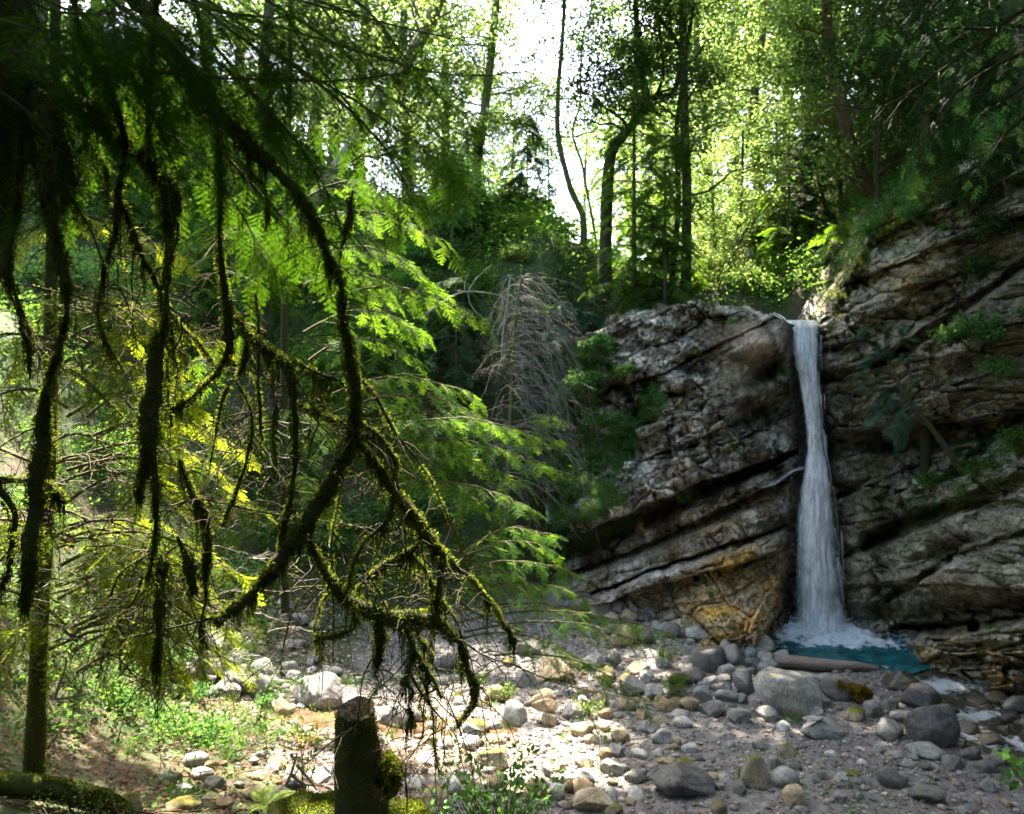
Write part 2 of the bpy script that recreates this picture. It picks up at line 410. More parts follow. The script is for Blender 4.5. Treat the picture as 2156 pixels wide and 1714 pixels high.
g2 = smooth(-0.5, 0.2, nz + fbm(XX * 2, YY * 2, 77, 3) * .6)[..., None]
gcol = (soil_c * (1 - g2) + green_c * g2) * (1 - w) + (gravel_c + np.clip(nz, -.3, .3)[..., None] * np.array([.05, .045, .04])) * w
ds = np.exp(-(((XX + 1.2) / 2.2) ** 2 + ((YY - 11.2) / 1.0) ** 2))[..., None]
gcol = gcol * (1 - ds * .7) + sand_c * ds * .7
wetm = (np.exp(-((XX - creek_x(YY)) / 1.1) ** 4) * smooth(17, 15.5, YY))[..., None]
gcol = gcol * (1 - .6 * wetm)
mb = MB(); ny, nx = XX.shape; idx = np.arange(ny * nx).reshape(ny, nx)
mb.add(np.stack([XX, YY, ZZ], -1), quads=np.stack([idx[:-1, :-1], idx[:-1, 1:], idx[1:, 1:], idx[1:, :-1]], -1).reshape(-1, 4), col=gcol)
M['ground'] = rock_material('ground_gravel_soil', None, 0.012, scale=3)
o = mb.build('ground', M['ground'], smooth_=True); tag(o, 'grey gravel flat rising into soil and moss slopes', kind='structure')

def hit(px, py, t0=4.5, t1=60.0, n=900):
    px = np.atleast_1d(np.asarray(px, float)); py = np.atleast_1d(np.asarray(py, float))
    t = np.geomspace(t0, t1, n)
    P = at(px[:, None], py[:, None], t[None])
    below = P[..., 2] < height(P[..., 0], P[..., 1])
    k = np.argmax(below, 1); k = np.where(below.any(1), k, n - 1)
    return P[np.arange(len(px)), k]
def hit1(px, py, **k): return hit(px, py, **k)[0]

# ------------------------------------------------------------------ cliff
cp = [(1150, 650, 22.3), (1150, 900, 21.3), (1150, 1120, 20.4), (1150, 1260, 19.9), (1200, 700, 21.3), (1200, 1100, 19.6), (1350, 700, 20), (1350, 850, 19.4), (1350, 1000, 18.7), (1500, 650, 19.5), (1500, 800, 18.6), (1500, 990, 18.2),
      (1600, 700, 18.3), (1640, 720, 18.2), (1620, 800, 18.7), (1640, 960, 18.5),
      (1250, 1190, 19.3), (1250, 1290, 18.8), (1400, 1190, 18.4), (1400, 1290, 18.1), (1550, 1100, 18.0), (1500, 1200, 17.9), (1500, 1290, 17.3), (1570, 1340, 16.9), (1650, 1050, 18.5), (1640, 1200, 18.0), (1600, 1300, 17.2), (1450, 1400, 17.6), (1600, 1420, 17.5),
      (1690, 700, 19.0), (1700, 800, 19.4), (1710, 900, 19.5), (1720, 1000, 19.2), (1720, 1150, 18.9), (1730, 1300, 18.75), (1660, 1290, 18.4), (1740, 1440, 18.7),
      (1770, 700, 18.5), (1790, 800, 18.6), (1790, 950, 18.8), (1790, 1100, 18.4), (1820, 1300, 18.1), (1820, 1440, 18.2), (1900, 600, 17.4), (1900, 800, 17.6), (1930, 1000, 17.9), (1950, 1120, 17.2), (1900, 1200, 17.3), (1900, 1290, 17.5), (1900, 1440, 17.8),
      (1850, 500, 18.6), (1950, 400, 17.2), (2050, 300, 16.4), (2100, 480, 15.9), (2156, 650, 15.2), (2156, 850, 15.8), (2100, 1000, 16.6), (2100, 1120, 15.8), (2100, 1250, 15.6), (2156, 1290, 15.3), (2250, 700, 13.6), (2250, 1000, 14.2), (2250, 1290, 14), (2380, 800, 12), (2380, 1290, 12.5), (2380, 300, 12.5), (2200, 200, 14.5),
      (2000, 1440, 17.0), (2200, 1440, 15.5), (2380, 1500, 13)]
cp = np.array(cp, float)
_c = RBF(cp[:, :2] / 100, cp[:, 2], 0.3)
def over_y(px):      # the big overhang edge
    return np.interp(px, [1150, 1200, 1384, 1511, 1617, 1670, 1700], [1150, 1131, 1052, 1003, 968, 945, 930])
top_l = [(1150, 690), (1250, 700), (1330, 668), (1400, 650), (1480, 636), (1560, 655), (1600, 657), (1640, 668), (1668, 684), (1700, 690), (1726, 688), (1745, 668), (1780, 600), (1830, 500), (1870, 455), (1930, 425), (2000, 370), (2100, 300), (2200, 250), (2400, 200)]
def top_y(px): return np.interp(px, [p[0] for p in top_l], [p[1] for p in top_l])
rs = np.random.RandomState(11)
def strata(x, z, ang, size, k, amp):
    ca, sa = math.cos(ang), math.sin(ang)
    wx = x + 0.25 * size * fbm(x / size * .5, z / size * .5, k + 5, 3); wz = z + 0.22 * size * fbm(x / size * .5 + 7, z / size * .5 + 3, k + 8, 3) + .06 * size * vnoise(x / size * 4, z / size * 4, k + 2)
    s = (-wx * sa + wz * ca); r = (wx * ca + wz * sa)
    rr = np.random.RandomState(k); b = np.cumsum(rr.uniform(.45, 1.5, 400) * size) - 60 * size
    i = np.searchsorted(b, s.ravel()).reshape(s.shape); i = np.clip(i, 1, 399)
    w_ = b[i] - b[i - 1]; f = (s - b[i - 1]) / w_
    lay = hash2(i, 3, k); bw = size * (1.0 + 1.8 * hash2(i, 5, k))
    u = r / bw + hash2(i, 9, k) * 10 + .15 * (f - .5) * (hash2(i, 11, k) - .5) * 4; j = np.floor(u); fu = u - j
    blk = hash2(i, j, k + 1); t1 = hash2(i, j, k + 2) - .5; t2 = hash2(i, j, k + 3) - .5
    de = np.minimum(np.minimum(f, 1 - f) * w_ * (1 + 3 * vnoise(r * .7, i * 3.1, k) ** 2 * 4), np.minimum(fu, 1 - fu) * bw * (0.7 + blk) + (hash2(i, j, k + 6) > .45) * size)
    crack = np.exp(-(de / (0.05 * size)) ** 2)
    rnd_ = 1 - np.exp(-de / (0.10 * size))
    return amp * ((lay - .5) * 1.3 + (blk - .5) * 0.8 + t1 * (fu - .5) * .9 + (.55 - t2) * (.5 - f) * 1.1 + 0.12 * rnd_ - 0.22 * crack * smooth(-.15, .2, fbm(x / size * .45, z / size * .45, k + 31, 3))), lay, blk
def facet(x, z, size, k, amp, ang, tilt=1.0, st=(1.7, .85)):
    """angular fracture faces: one tilted plane per cell of an uneven mosaic."""
    ca, sa = math.cos(ang), math.sin(ang)
    u = (x * ca + z * sa) / (size * st[0]) + .18 * fbm(x / size * 1.3, z / size * 1.3, k, 3); v = (-x * sa + z * ca) / (size * st[1]) + .18 * fbm(x / size * 1.3 + 5, z / size * 1.3, k + 4, 3)
    iu, iv = np.floor(u), np.floor(v); best = np.full(u.shape, 9.); sec = best.copy(); out = np.zeros(u.shape)
    for du in (-1, 0, 1):
        for dv in (-1, 0, 1):
            a, b = iu + du, iv + dv; fu = a + .1 + .8 * hash2(a, b, k); fv = b + .1 + .8 * hash2(a, b, k + 1)
            d = np.maximum(np.abs(u - fu), np.abs(v - fv)) * .6 + np.hypot(u - fu, v - fv) * .4
            val = hash2(a, b, k + 2) - .5 + tilt * ((hash2(a, b, k + 3) - .5) * (u - fu) + (hash2(a, b, k + 5) - .35) * (v - fv))
            m = d < best; sec = np.where(m, best, np.minimum(sec, d)); out = np.where(m, val, out); best = np.where(m, d, best)
    return amp * (out - .55 * np.exp(-((sec - best) / .045) ** 2) * (hash2(iu, iv, k + 7) > .3)), out
pxs = np.arange(1150, 2385, 2.1); pys = np.arange(180, 1462, 2.1)
PX, PY = np.meshgrid(pxs, pys)
YT = top_y(PX) + 5 * fbm(PX / 30, PX * 0, 55, 3)
EFF = np.maximum(PY, YT); BACK = np.maximum(0, YT - PY)
T0 = _c(PX / 100, EFF / 100)
B0 = at(PX, EFF, T0); x0, z0 = B0[..., 0], B0[..., 2]
right = smooth(1735, 1800, PX)
a1, l1, b1 = strata(x0, z0, math.radians(24), 0.95, 21, 0.55)
a2, l2, b2 = strata(x0 * 1.03, z0, math.radians(27), 0.42, 47, 0.22)
a3, l3, b3 = strata(x0, z0, math.radians(22), 0.17, 63, 0.085)
f1, g1 = facet(x0, z0, .85, 111, .42, math.radians(20), 2.4, (1.35, .95)); f2, g2 = facet(x0, z0, .36, 131, .20, math.radians(30), 3.0, (1.3, .95)); f3, g3 = facet(x0, z0, .15, 151, .085, math.radians(15), 3.2, (1.25, .95))
h1, g1b = facet(x0 * 1.01, z0, .85, 211, .50, math.radians(18), 2.2, (1.15, 1.0)); h2, g2b = facet(x0 * 1.01, z0, .36, 231, .25, math.radians(40), 2.8, (1.1, 1.0)); h3, _h = facet(x0 * 1.01, z0, .15, 251, .10, math.radians(60), 3.0, (1.1, 1.0))
lf = (1 - right) * smooth(-.4, .0, fbm(x0 * .5, z0 * .5, 93, 2)); lf = np.maximum(lf, right * .5 * smooth(-.3, .2, fbm(x0 * .6, z0 * .6, 95, 2))); f1 = f1 * (1 - lf) + h1 * lf; f2 = f2 * (1 - lf) + h2 * lf; f3 = f3 * (1 - lf) + h3 * lf
bm_ = smooth(-.25, .3, fbm(x0 * .7, z0 * .7, 91, 3))
rough_ = 1 - .55 * np.exp(-(((PX - 1560) / 120) ** 2 + ((PY - 720) / 60) ** 2) ** 2)
D = a1 * (.75 + .1 * right) + a2 * (1 - bm_) * .5 + 1.25 * (f1 * (.6 + .7 * bm_) + f2 * (.5 + .9 * bm_) + f3 * 1.4 + a3 * .15) * rough_
D += 0.05 * fbm(x0 * 1.2, z0 * 1.2, 14, 3) + 0.018 * fbm(x0 * 7, z0 * 7, 19, 4)
D += 0.10 * (g2 - .2) * (g1 > .1)
# rounded bulge of polished rock beside the lip
bl = np.exp(-(((PX - 1590) / 75) ** 2 + ((PY - 715) / 48) ** 2) ** 1.5)
D = D * (1 - 0.75 * bl) + 0.75 * bl
bl2 = np.exp(-(((PX - 1560) / 70) ** 2 + ((PY - 815) / 30) ** 2) ** 1.5)
D = D * (1 - .5 * bl2) + 0.35 * bl2
# overhang: the rock above juts out, a deep slot runs below it
oy = over_y(PX) + 8 * fbm(PX / 40, PX * 0 + 3, 42, 3)
dd = (EFF - oy)
lm = (1 - smooth(1655, 1690, PX))
gap = np.interp(PX, [1150, 1250, 1400, 1520, 1640], [55, 62, 58, 40, 22])
slot = smooth(-2, 3, dd) * (1 - smooth(0.35, 1.0, dd / gap)) * lm
D += -2.6 * slot + 0.55 * np.exp(-((dd + 30) / 45.) ** 2) * (dd < 0) * lm
low = smooth(0.8, 1.1, dd / gap) * lm * (1 - smooth(1600, 1660, PX) * .4)
# slabs under the overhang: tilted beds, each with a sloping top, an upright front and an undercut
yb = [np.interp(PX, xs_, ys_) + 7 * fbm(PX / 28., PX * 0 + q_, 43 + q_, 3) for q_, (xs_, ys_) in enumerate((([1150, 1168, 1390, 1528, 1674], [1222, 1212, 1136, 1062, 1000]), ([1150, 1250, 1390, 1653, 1690], [1275, 1250, 1196, 1112, 1100]), ([1150, 1390, 1653, 1690], [1310, 1232, 1163, 1150]), ([1150, 1450, 1560, 1640, 1690], [1420, 1400, 1400, 1290, 1250])))]
bed = np.zeros_like(PX); inb = np.zeros_like(PX); topm = np.zeros_like(PX)
for q_, (off_, rise_, cut_) in enumerate(((.35, 1.25, .9), (.85, .8, .9), (1.3, 1.2, .0))):
    f_ = (EFF - yb[q_]) / (yb[q_ + 1] - yb[q_]); m_ = (f_ >= 0) & (f_ < 1)
    prof = off_ - rise_ * (1 - (smooth(0, .5, f_) if q_ < 2 else np.clip(f_, 0, 1))) - cut_ * smooth(.91, 1.0, f_)
    bed = np.where(m_, prof, bed); inb = np.where(m_, 1., inb); topm = np.where(m_ & (f_ < .38), 1., topm)
bed = bed * (1 - smooth(1640, 1668, PX + 14 * fbm(PY / 18., PY * 0, 3, 3)) * 1.3) * smooth(1150, 1230, PX)
lo_a, lo_l, lo_b = strata(x0, z0, math.radians(25), 0.62, 77, 0.42)
D = D * (1 - inb * lm * .8) + inb * lm * (bed + .3 * f2 + .5 * f3 + .35 * f1 + 0.10 * fbm(x0 * 1.6, z0 * 1.6, 14, 4))
# chute behind the water
ch = np.exp(-((PX - np.interp(PY, [680, 900, 1000, 1330], [1690, 1712, 1715, 1728])) / np.interp(PY, [680, 900, 1330], [36, 38, 70])) ** 4)
D = D * (1 - ch * .8) - 0.2 * ch * smooth(690, 760, PY)
def bulge(cx, cy, rx, ry, ang, amp, p=2.0, keep=.5):
    global D
    c_, s_ = math.cos(math.radians(ang)), math.sin(math.radians(ang)); u_ = ((PX - cx) * c_ - (EFF - cy) * s_) / rx; v_ = ((PX - cx) * s_ + (EFF - cy) * c_) / ry
    w_ = np.exp(-(np.abs(u_) ** (2 * p) + np.abs(v_ + .12 * fbm(PX / 20., PY / 20., 7, 3)) ** (2 * p))); D = D * (1 - w_ * (1 - keep)) + w_ * amp
bulge(1590, 712, 72, 40, 8, .85, 1.6, .3); bulge(1600, 790, 62, 16, 28, -.75, 1.5, .5); bulge(1545, 826, 58, 30, 24, .55, 2, .4); bulge(1600, 868, 62, 14, 26, -.8, 1.5, .5); bulge(1412, 800, 30, 26, 8, .5, 2, .4); bulge(1415, 832, 34, 7, 8, -.4, 1.5, .6); bulge(1655, 870, 24, 60, 0, -.35)
bulge(1470, 1010, 90, 22, 22, .35, 2, .6); bulge(1320, 1062, 90, 26, 20, .4, 2, .6); bulge(1640, 930, 40, 26, 18, .1, 2, .5)
bulge(1935, 560, 95, 55, 32, .55, 2, .5); bulge(1820, 650, 70, 34, 26, .35, 2, .6); bulge(2010, 700, 130, 60, 30, .35, 2.4, .45); bulge(2090, 560, 80, 40, 32, -.5, 2, .6); bulge(1900, 950, 130, 50, 14, -.7, 1.6, .6)
bulge(1815, 1170, 36, 110, -4, .45, 2, .35); bulge(1965, 1120, 85, 40, 24, .55, 2.2, .5); bulge(1990, 1225, 105, 48, 12, .75, 2.6, .4); bulge(2120, 1130, 70, 50, 20, .6, 2.4, .45); bulge(2130, 1225, 80, 40, 10, .55, 2.6, .4); bulge(2060, 1040, 90, 34, 30, .35, 2, .6); bulge(1860, 1290, 34, 18, 0, -.6)
# right wall: dark slots
for (xa, ya, xb, ybb, wd, dp) in ((1740, 800, 1900, 740, 9, .5), (1900, 740, 2156, 560, 14, .7), (1760, 940, 2156, 900, 26, .9), (1830, 1140, 2156, 1010, 20, .9), (1870, 1260, 2000, 1180, 9, .5), (2000, 1180, 2300, 1070, 8, .3),
                                 (1890, 1330, 2050, 1320, 16, 1.3), (2050, 1320, 2380, 1275, 12, 1.1), (1790, 880, 1900, 860, 10, .5), (1740, 1060, 1830, 1010, 8, .4), (1770, 1180, 1850, 1130, 7, .4), (2000, 1010, 2156, 860, 16, .5)):
    tt = np.clip(((PX - xa) * (xb - xa) + (EFF - ya) * (ybb - ya)) / ((xb - xa) ** 2 + (ybb - ya) ** 2), 0, 1)
    dl = np.hypot(PX - xa - tt * (xb - xa), EFF - ya - tt * (ybb - ya)) + 9 * fbm(PX / 25, PY / 25, 5, 3)
    D -= dp * (1 - smooth(wd * .4, wd * 1.3, dl))
# toe ledge below the right wall
led = smooth(1320, 1345, EFF + (PX - 1900) * 0.13 + 8 * fbm(PX / 50, PY * 0, 8, 3)) * smooth(1880, 1960, PX)
D += led * (1.5 + 0.25 * smooth(1950, 2100, PX))
TT = T0 - D * (1 - smooth(0, 60, BACK)) 
P3 = at(PX, EFF, TT)
P3[..., 1] += BACK * 0.045; P3[..., 2] += BACK * 0.0035 * (1 + right * 3) + 0.0
P3[..., 0] += BACK * 0.012 * right
P3[..., 2] += .55 * smooth(0, 25, BACK) * fbm(P3[..., 0] * 1.1, P3[..., 1] * 1.1, 17, 4) + .1 * smooth(0, 10, BACK) * fbm(P3[..., 0] * 5, P3[..., 1] * 5, 18, 3)
# colours of the rock
dx = np.gradient(P3, axis=1); dy = np.gradient(P3, axis=0); NN = unit(np.cross(dx, dy)); NN *= np.sign(-NN[..., 1:2] + 1e-9)
up = NN[..., 2]
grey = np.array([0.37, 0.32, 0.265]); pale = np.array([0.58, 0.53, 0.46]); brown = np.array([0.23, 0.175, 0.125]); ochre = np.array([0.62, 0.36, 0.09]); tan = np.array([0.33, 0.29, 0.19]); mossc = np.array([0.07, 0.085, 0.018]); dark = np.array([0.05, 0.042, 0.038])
q1 = smooth(-.35, .35, fbm(x0 * .9, z0 * 1.3, 201, 4))[..., None]; q2 = smooth(-.1, .5, fbm(x0 * 2.2, z0 * 2.2, 221, 4) + (b2 - .5) * .5)[..., None]
ccol = grey * (1 - q1) + brown * q1; ccol = ccol * (1 - q2) + pale * q2; ccol = ccol * (.75 + .5 * hash2(np.floor(g2 * 999), np.floor(g1 * 999), 5))[..., None]
ccol = ccol * np.clip(1 + 1.3 * fbm(x0 * 3.1, z0 * 3.1, 611, 4) * (1 + .5 * fbm(x0, z0, 612, 2)), .45, 1.9)[..., None]
ccol = ccol * (1 - right[..., None] * .6) + (tan * (0.6 + .7 * b2[..., None])) * right[..., None] * .6
och = (np.exp(-(((PX - 1545) / 120) ** 2 + ((PY - 1225 - (1545 - PX) * .42) / 75) ** 2) ** 2) * 1.3 + .55 * np.exp(-(((PX - 1560) / 110) ** 2 + ((PY - 1075 + (PX - 1560) * .35) / 34) ** 2) ** 2) + .45 * led * smooth(-.2, .3, fbm(x0 * 2, z0 * 2, 4, 3)) + .35 * np.exp(-(((PX - 1950) / 90) ** 2 + ((PY - 590) / 45) ** 2)))
b3m = (EFF > yb[2]) & (EFF < yb[3] + 30) & (PX > 1440) & (PX < 1665); och = np.maximum(och, b3m * (.55 + .9 * fbm((x0 * .9 + z0 * .42) * 1.1, (z0 * .9 - x0 * .42) * 6, 303, 3)))
och = np.clip(och * smooth(-.65, .1, fbm(x0 * 1.6, z0 * 2.6, 301, 4)), 0, 1)[..., None]
ccol = ccol * (1 - och) + ochre * (0.7 + .6 * b3[..., None]) * och
tpm = (topm * inb * lm)[..., None] * .45; ccol = ccol * (1 - tpm) + np.array([.46, .37, .29]) * tpm  # slab tops painted paler, as faces that catch the light
pl = np.clip(.8 * np.exp(-(((PX - 1450) / 60) ** 2 + ((PY - 715) / 30) ** 2)) * smooth(-.1, .3, fbm(x0 * 4, z0 * 4, 31, 3)) + .5 * np.exp(-(((PX - 1400) / 60) ** 2 + ((PY - 780) / 12) ** 2)) + .35 * np.exp(-(((PX - 1280) / 60) ** 2 + ((PY - 1055) / 30) ** 2)), 0, .8)[..., None]; ccol = ccol * (1 - pl) + np.array([.5, .47, .46]) * pl
brn = .8 * (inb * lm * smooth(-.3, .2, fbm(x0 * 1.2, z0 * 2, 35, 3)))[..., None] * .55 * (1 - och); ccol = ccol * (1 - brn) + np.array([.34, .235, .15]) * brn
mo = smooth(.15, .5, up + .5 * fbm(x0 * 1.5, z0 * 1.5, 401, 4) - .15) * .55
mo += .8 * np.exp(-(((PX - 1800) / 90) ** 2 + ((PY - 945) / 45) ** 2)) + .6 * np.exp(-(((PX - 1620) / 45) ** 2 + ((PY - 940) / 30) ** 2)) + .7 * np.exp(-(((PX - 1850) / 30) ** 2 + ((PY - 1080) / 70) ** 2))
mo += .95 * smooth(70, 20, np.abs(PY - top_y(PX) - 10)) * smooth(1735, 1760, PX) * (1 - smooth(1960, 2050, PX)) + .9 * smooth(0, 12, BACK) * smooth(1735, 1760, PX) + .4 * smooth(0, 12, BACK) 
mo += .7 * smooth(1990, 2130, PX) * smooth(470, 380, PY)
mo = np.clip(mo * smooth(-.35, .15, fbm(x0 * 2.5, z0 * 2.5, 501, 4)), 0, .92)[..., None]
ccol = ccol * (1 - mo) + mossc * mo
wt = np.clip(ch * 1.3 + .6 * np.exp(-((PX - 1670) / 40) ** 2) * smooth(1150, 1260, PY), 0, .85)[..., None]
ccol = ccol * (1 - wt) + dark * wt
MB_c = MB(); ny, nx = PX.shape; idx = np.arange(ny * nx).reshape(ny, nx)
fq = np.stack([idx[1:, :-1], idx[1:, 1:], idx[:-1, 1:], idx[:-1, :-1]], -1).reshape(-1, 4)
keep = (BACK[:-1, :-1].ravel() < 110)
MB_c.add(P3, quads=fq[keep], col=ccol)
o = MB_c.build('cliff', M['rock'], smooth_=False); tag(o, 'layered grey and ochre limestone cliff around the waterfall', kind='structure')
def cliff_pick(mask, n, rng=R):
    ii = np.flatnonzero(mask.ravel()); k = ii[rng.randint(0, len(ii), n)]
    return P3.reshape(-1, 3)[k], NN.reshape(-1, 3)[k]
# ------------------------------------------------------------------ water
def water_material(name, shallow, deep, foam=(0.75, 0.8, 0.86), rough=0.08):
    m, nt, b = mat_new(name); a = attr(nt, 'rnd'); oc = objcoord(nt)
    n1 = noise(nt, 9, 6, 0.65, oc); n2 = noise(nt, 3, 3, .5, oc)
    c0 = mixc(nt, deep, shallow, ramp(nt, n2.outputs[0], [(.4, 0.0), (.65, 1.0)]).outputs[0])
    ad = nt.nodes.new('ShaderNodeMath'); ad.operation = 'ADD'; nt.links.new(a.outputs['Fac'], ad.inputs[0]); nt.links.new(n1.outputs[0], ad.inputs[1])
    fr = ramp(nt, ad.outputs[0], [(0.74, 0.0), (1.0, 1.0)])
    c = mixc(nt, c0, foam, fr.outputs[0]); nt.links.new(c, b.inputs['Base Color'])
    rr = ramp(nt, fr.outputs[0], [(0, rough), (1, 0.7)]); nt.links.new(rr.outputs[0], b.inputs['Roughness'])
    b.inputs['IOR'].default_value = 1.33
    p = bump(nt, None, noise(nt, 5, 4, .5, oc).outputs[0], 0.8, 0.08); bump(nt, b, n1.outputs[0], 0.8, 0.03, p)
    return m
M['pool'] = water_material('pool_water', (0.02, 0.14, 0.15), (0.008, 0.07, 0.08))
M['creek'] = water_material('creek_water', (0.07, 0.06, 0.04), (0.03, 0.035, 0.03), (0.42, 0.45, 0.47), rough=.05)
M['shallow'] = water_material('shallow_water', (0.16, 0.10, 0.055), (0.10, 0.065, 0.04), rough=.04)
FALL = at(1730, 1318, 17.95)
def grid_mesh(xs, ys, fz, frnd, keepf=None):
    X_, Y_ = np.meshgrid(xs, ys); mb = MB(); idx = np.arange(X_.size).reshape(X_.shape)
    q = np.stack([idx[:-1, :-1], idx[:-1, 1:], idx[1:, 1:], idx[1:, :-1]], -1).reshape(-1, 4)
    if keepf is not None:
        kk = keepf(X_, Y_).ravel(); q = q[kk[q].all(1)]
    mb.add(np.stack([X_, Y_, fz(X_, Y_)], -1), quads=q, rnd=frnd(X_, Y_).ravel()); return mb
def pool_d(X, Y): return np.hypot((X - FALL[0]) / 1.55, (Y - FALL[1]) / 0.95)
def pz(X, Y):
    d = pool_d(X, Y); a = np.exp(-d * 1.3)
    return -0.06 + .34 * a * (np.abs(fbm(X * 5, Y * 5, 71, 4)) + .75 * np.exp(-d * d * 2.2)) + 0.05 * fbm(X * 3, Y * 4, 5, 4) + .02 * fbm(X * 9, Y * 12, 6, 3)
mb = grid_mesh(np.arange(4.6, 9.2, .03), np.arange(14.6, 19.4, .03), pz, lambda X, Y: np.clip(1.02 - pool_d(X, Y) * .66 + .5 * fbm(X * 3.2, Y * 4.5, 8, 5), 0, .72), lambda X, Y: np.hypot((X - POOL_C[0]) / 1.75, (Y - POOL_C[1]) / 1.55) < 1.12)
o = mb.build('pool_water', M['pool'], smooth_=True); tag(o, 'teal plunge pool churned white under the waterfall', kind='structure')
def cz(X, Y): return -0.10 - 0.045 * np.maximum(0, 15.2 - Y) + .06 * np.abs(fbm(X * 4, Y * 4, 33, 4)) + .02 * fbm(X * 9, Y * 9, 4, 3)
def cf(X, Y):
    return np.clip(.06 + .50 * .7 * np.exp(-((Y - 14.7) / .35) ** 2) + .4 * np.exp(-((Y - 13.6) / .3) ** 2) + .4 * np.exp(-((Y - 12.45) / .35) ** 2) + .6 * fbm(X * 4.2, Y * 3.2, 12, 5), 0, .6)
mb = grid_mesh(np.arange(6.2, 11, .04), np.arange(8.5, 16, .04), cz, cf, lambda X, Y: np.abs(X - creek_x(Y)) < .72)
o = mb.build('stream_water', M['creek'], smooth_=True); tag(o, 'clear brown stream breaking white between boulders', kind='structure')
mb = grid_mesh(np.arange(-3.8, 0.3, .05), np.arange(10.4, 13.2, .05), lambda X, Y: height(np.where(True, X, X), Y) * 0 + _g(X, Y) * 1.0 - .055 + .012 * fbm(X * 7, Y * 7, 4, 3), lambda X, Y: X * 0 + .05,
               lambda X, Y: np.hypot(np.maximum(0, np.abs(X + 1.7) - 1.4), Y - 11.9 - 0.35 * (X + 1.7)) < .75)
o = mb.build('shallow_stream', M['shallow'], smooth_=True); tag(o, 'shallow amber stream trickling over sandy gravel', kind='structure')
# upper creek lying behind the lip
mb = grid_mesh(np.arange(6.0, 8.2, .05), np.arange(19.0, 26, .08), lambda X, Y: 6.92 + (Y - 19) * .03 + .03 * fbm(X * 4, Y * 4, 4, 3), lambda X, Y: X * 0 + .35)
o = mb.build('upper_stream', M['creek'], smooth_=True); tag(o, 'upper stream arriving at the lip of the fall', kind='structure')

def fall_material(name, lo, hi, dens=0.9, gap=.25):
    m, nt, b = mat_new(name); a = attr(nt, 'col')
    sp = nt.nodes.new('ShaderNodeSeparateColor'); nt.links.new(a.outputs['Color'], sp.inputs[0])
    cmb = nt.nodes.new('ShaderNodeCombineXYZ')
    def mul(o_, k):
        mm = nt.nodes.new('ShaderNodeMath'); mm.operation = 'MULTIPLY'; nt.links.new(o_, mm.inputs[0]); mm.inputs[1].default_value = k; return mm.outputs[0]
    nt.links.new(mul(sp.outputs[0], 15), cmb.inputs[0]); nt.links.new(mul(sp.outputs[1], 15), cmb.inputs[1]); nt.links.new(mul(sp.outputs[2], 1), cmb.inputs[2])
    n1 = noise(nt, 1.0, 6, 0.65, cmb.outputs[0])
    r = ramp(nt, n1.outputs[0], [(lo, 0.0), (hi, dens)])
    cm2 = nt.nodes.new('ShaderNodeCombineXYZ'); nt.links.new(mul(sp.outputs[0], 5.5), cm2.inputs[0]); nt.links.new(mul(sp.outputs[1], 7), cm2.inputs[1]); nt.links.new(mul(sp.outputs[2], 3), cm2.inputs[2])
    n5 = noise(nt, 1.0, 5, 0.6, cm2.outputs[0]); g5 = ramp(nt, n5.outputs[0], [(0.34, gap), (0.52, 1.0)])
    e5 = nt.nodes.new('ShaderNodeMath'); e5.operation = 'MULTIPLY'; nt.links.new(r.outputs[0], e5.inputs[0]); nt.links.new(g5.outputs[0], e5.inputs[1]); r = e5
    em = nt.nodes.new('ShaderNodeMath'); em.operation = 'MULTIPLY'; nt.links.new(r.outputs[0], em.inputs[0])
    nt.links.new(attr(nt, 'rnd').outputs['Fac'], em.inputs[1])
    b.inputs['Base Color'].default_value = (0.97, 0.98, 1.0, 1); b.inputs['Roughness'].default_value = 0.35
    tr = nt.nodes.new('ShaderNodeBsdfTranslucent'); tr.inputs[0].default_value = (0.93, 0.96, 1.0, 1)
    m1 = nt.nodes.new('ShaderNodeMixShader'); m1.inputs[0].default_value = 0.25; nt.links.new(b.outputs[0], m1.inputs[1]); nt.links.new(tr.outputs[0], m1.inputs[2])
    tp = nt.nodes.new('ShaderNodeBsdfTransparent'); m2 = nt.nodes.new('ShaderNodeMixShader')
    nt.links.new(em.outputs[0], m2.inputs[0]); nt.links.new(tp.outputs[0], m2.inputs[1]); nt.links.new(m1.outputs[0], m2.inputs[2])
    nt.links.new(m2.outputs[0], nt.nodes['Material Output'].inputs[0])
    bump(nt, b, n1.outputs[0], .6, .03)
    return m
M['fall'] = fall_material('falling_water', 0.30, 0.50, 1.0, .45)
M['fall_thin'] = fall_material('falling_spray', 0.46, 0.68, .8)
wf = empty('waterfall', at(1730, 1325, 17.9), 'tall white waterfall dropping from the rock lip into the teal pool', 'waterfall')
Lx = [(672, 1640, 1728), (684, 1648, 1727), (700, 1657, 1726), (740, 1669, 1723), (800, 1682, 1724), (860, 1692, 1727), (910, 1698, 1731), (950, 1700, 1735), (985, 1694, 1744), (1040, 1686, 1752), (1100, 1680, 1758), (1180, 1678, 1766), (1260, 1677, 1773), (1325, 1672, 1786), (1345, 1666, 1792)]
def fall_pt(u, py, layer=0.0):
    l = np.interp(py, [a[0] for a in Lx], [a[1] for a in Lx]); r_ = np.interp(py, [a[0] for a in Lx], [a[2] for a in Lx])
    px = l + (r_ - l) * u
    t = np.interp(py, [672, 690, 760, 960, 1010, 1330], [19.3, 18.75, 18.45, 18.25, 18.1, 17.85]) - layer - .20 * np.sin(u * math.pi)
    return at(px, py, t), px
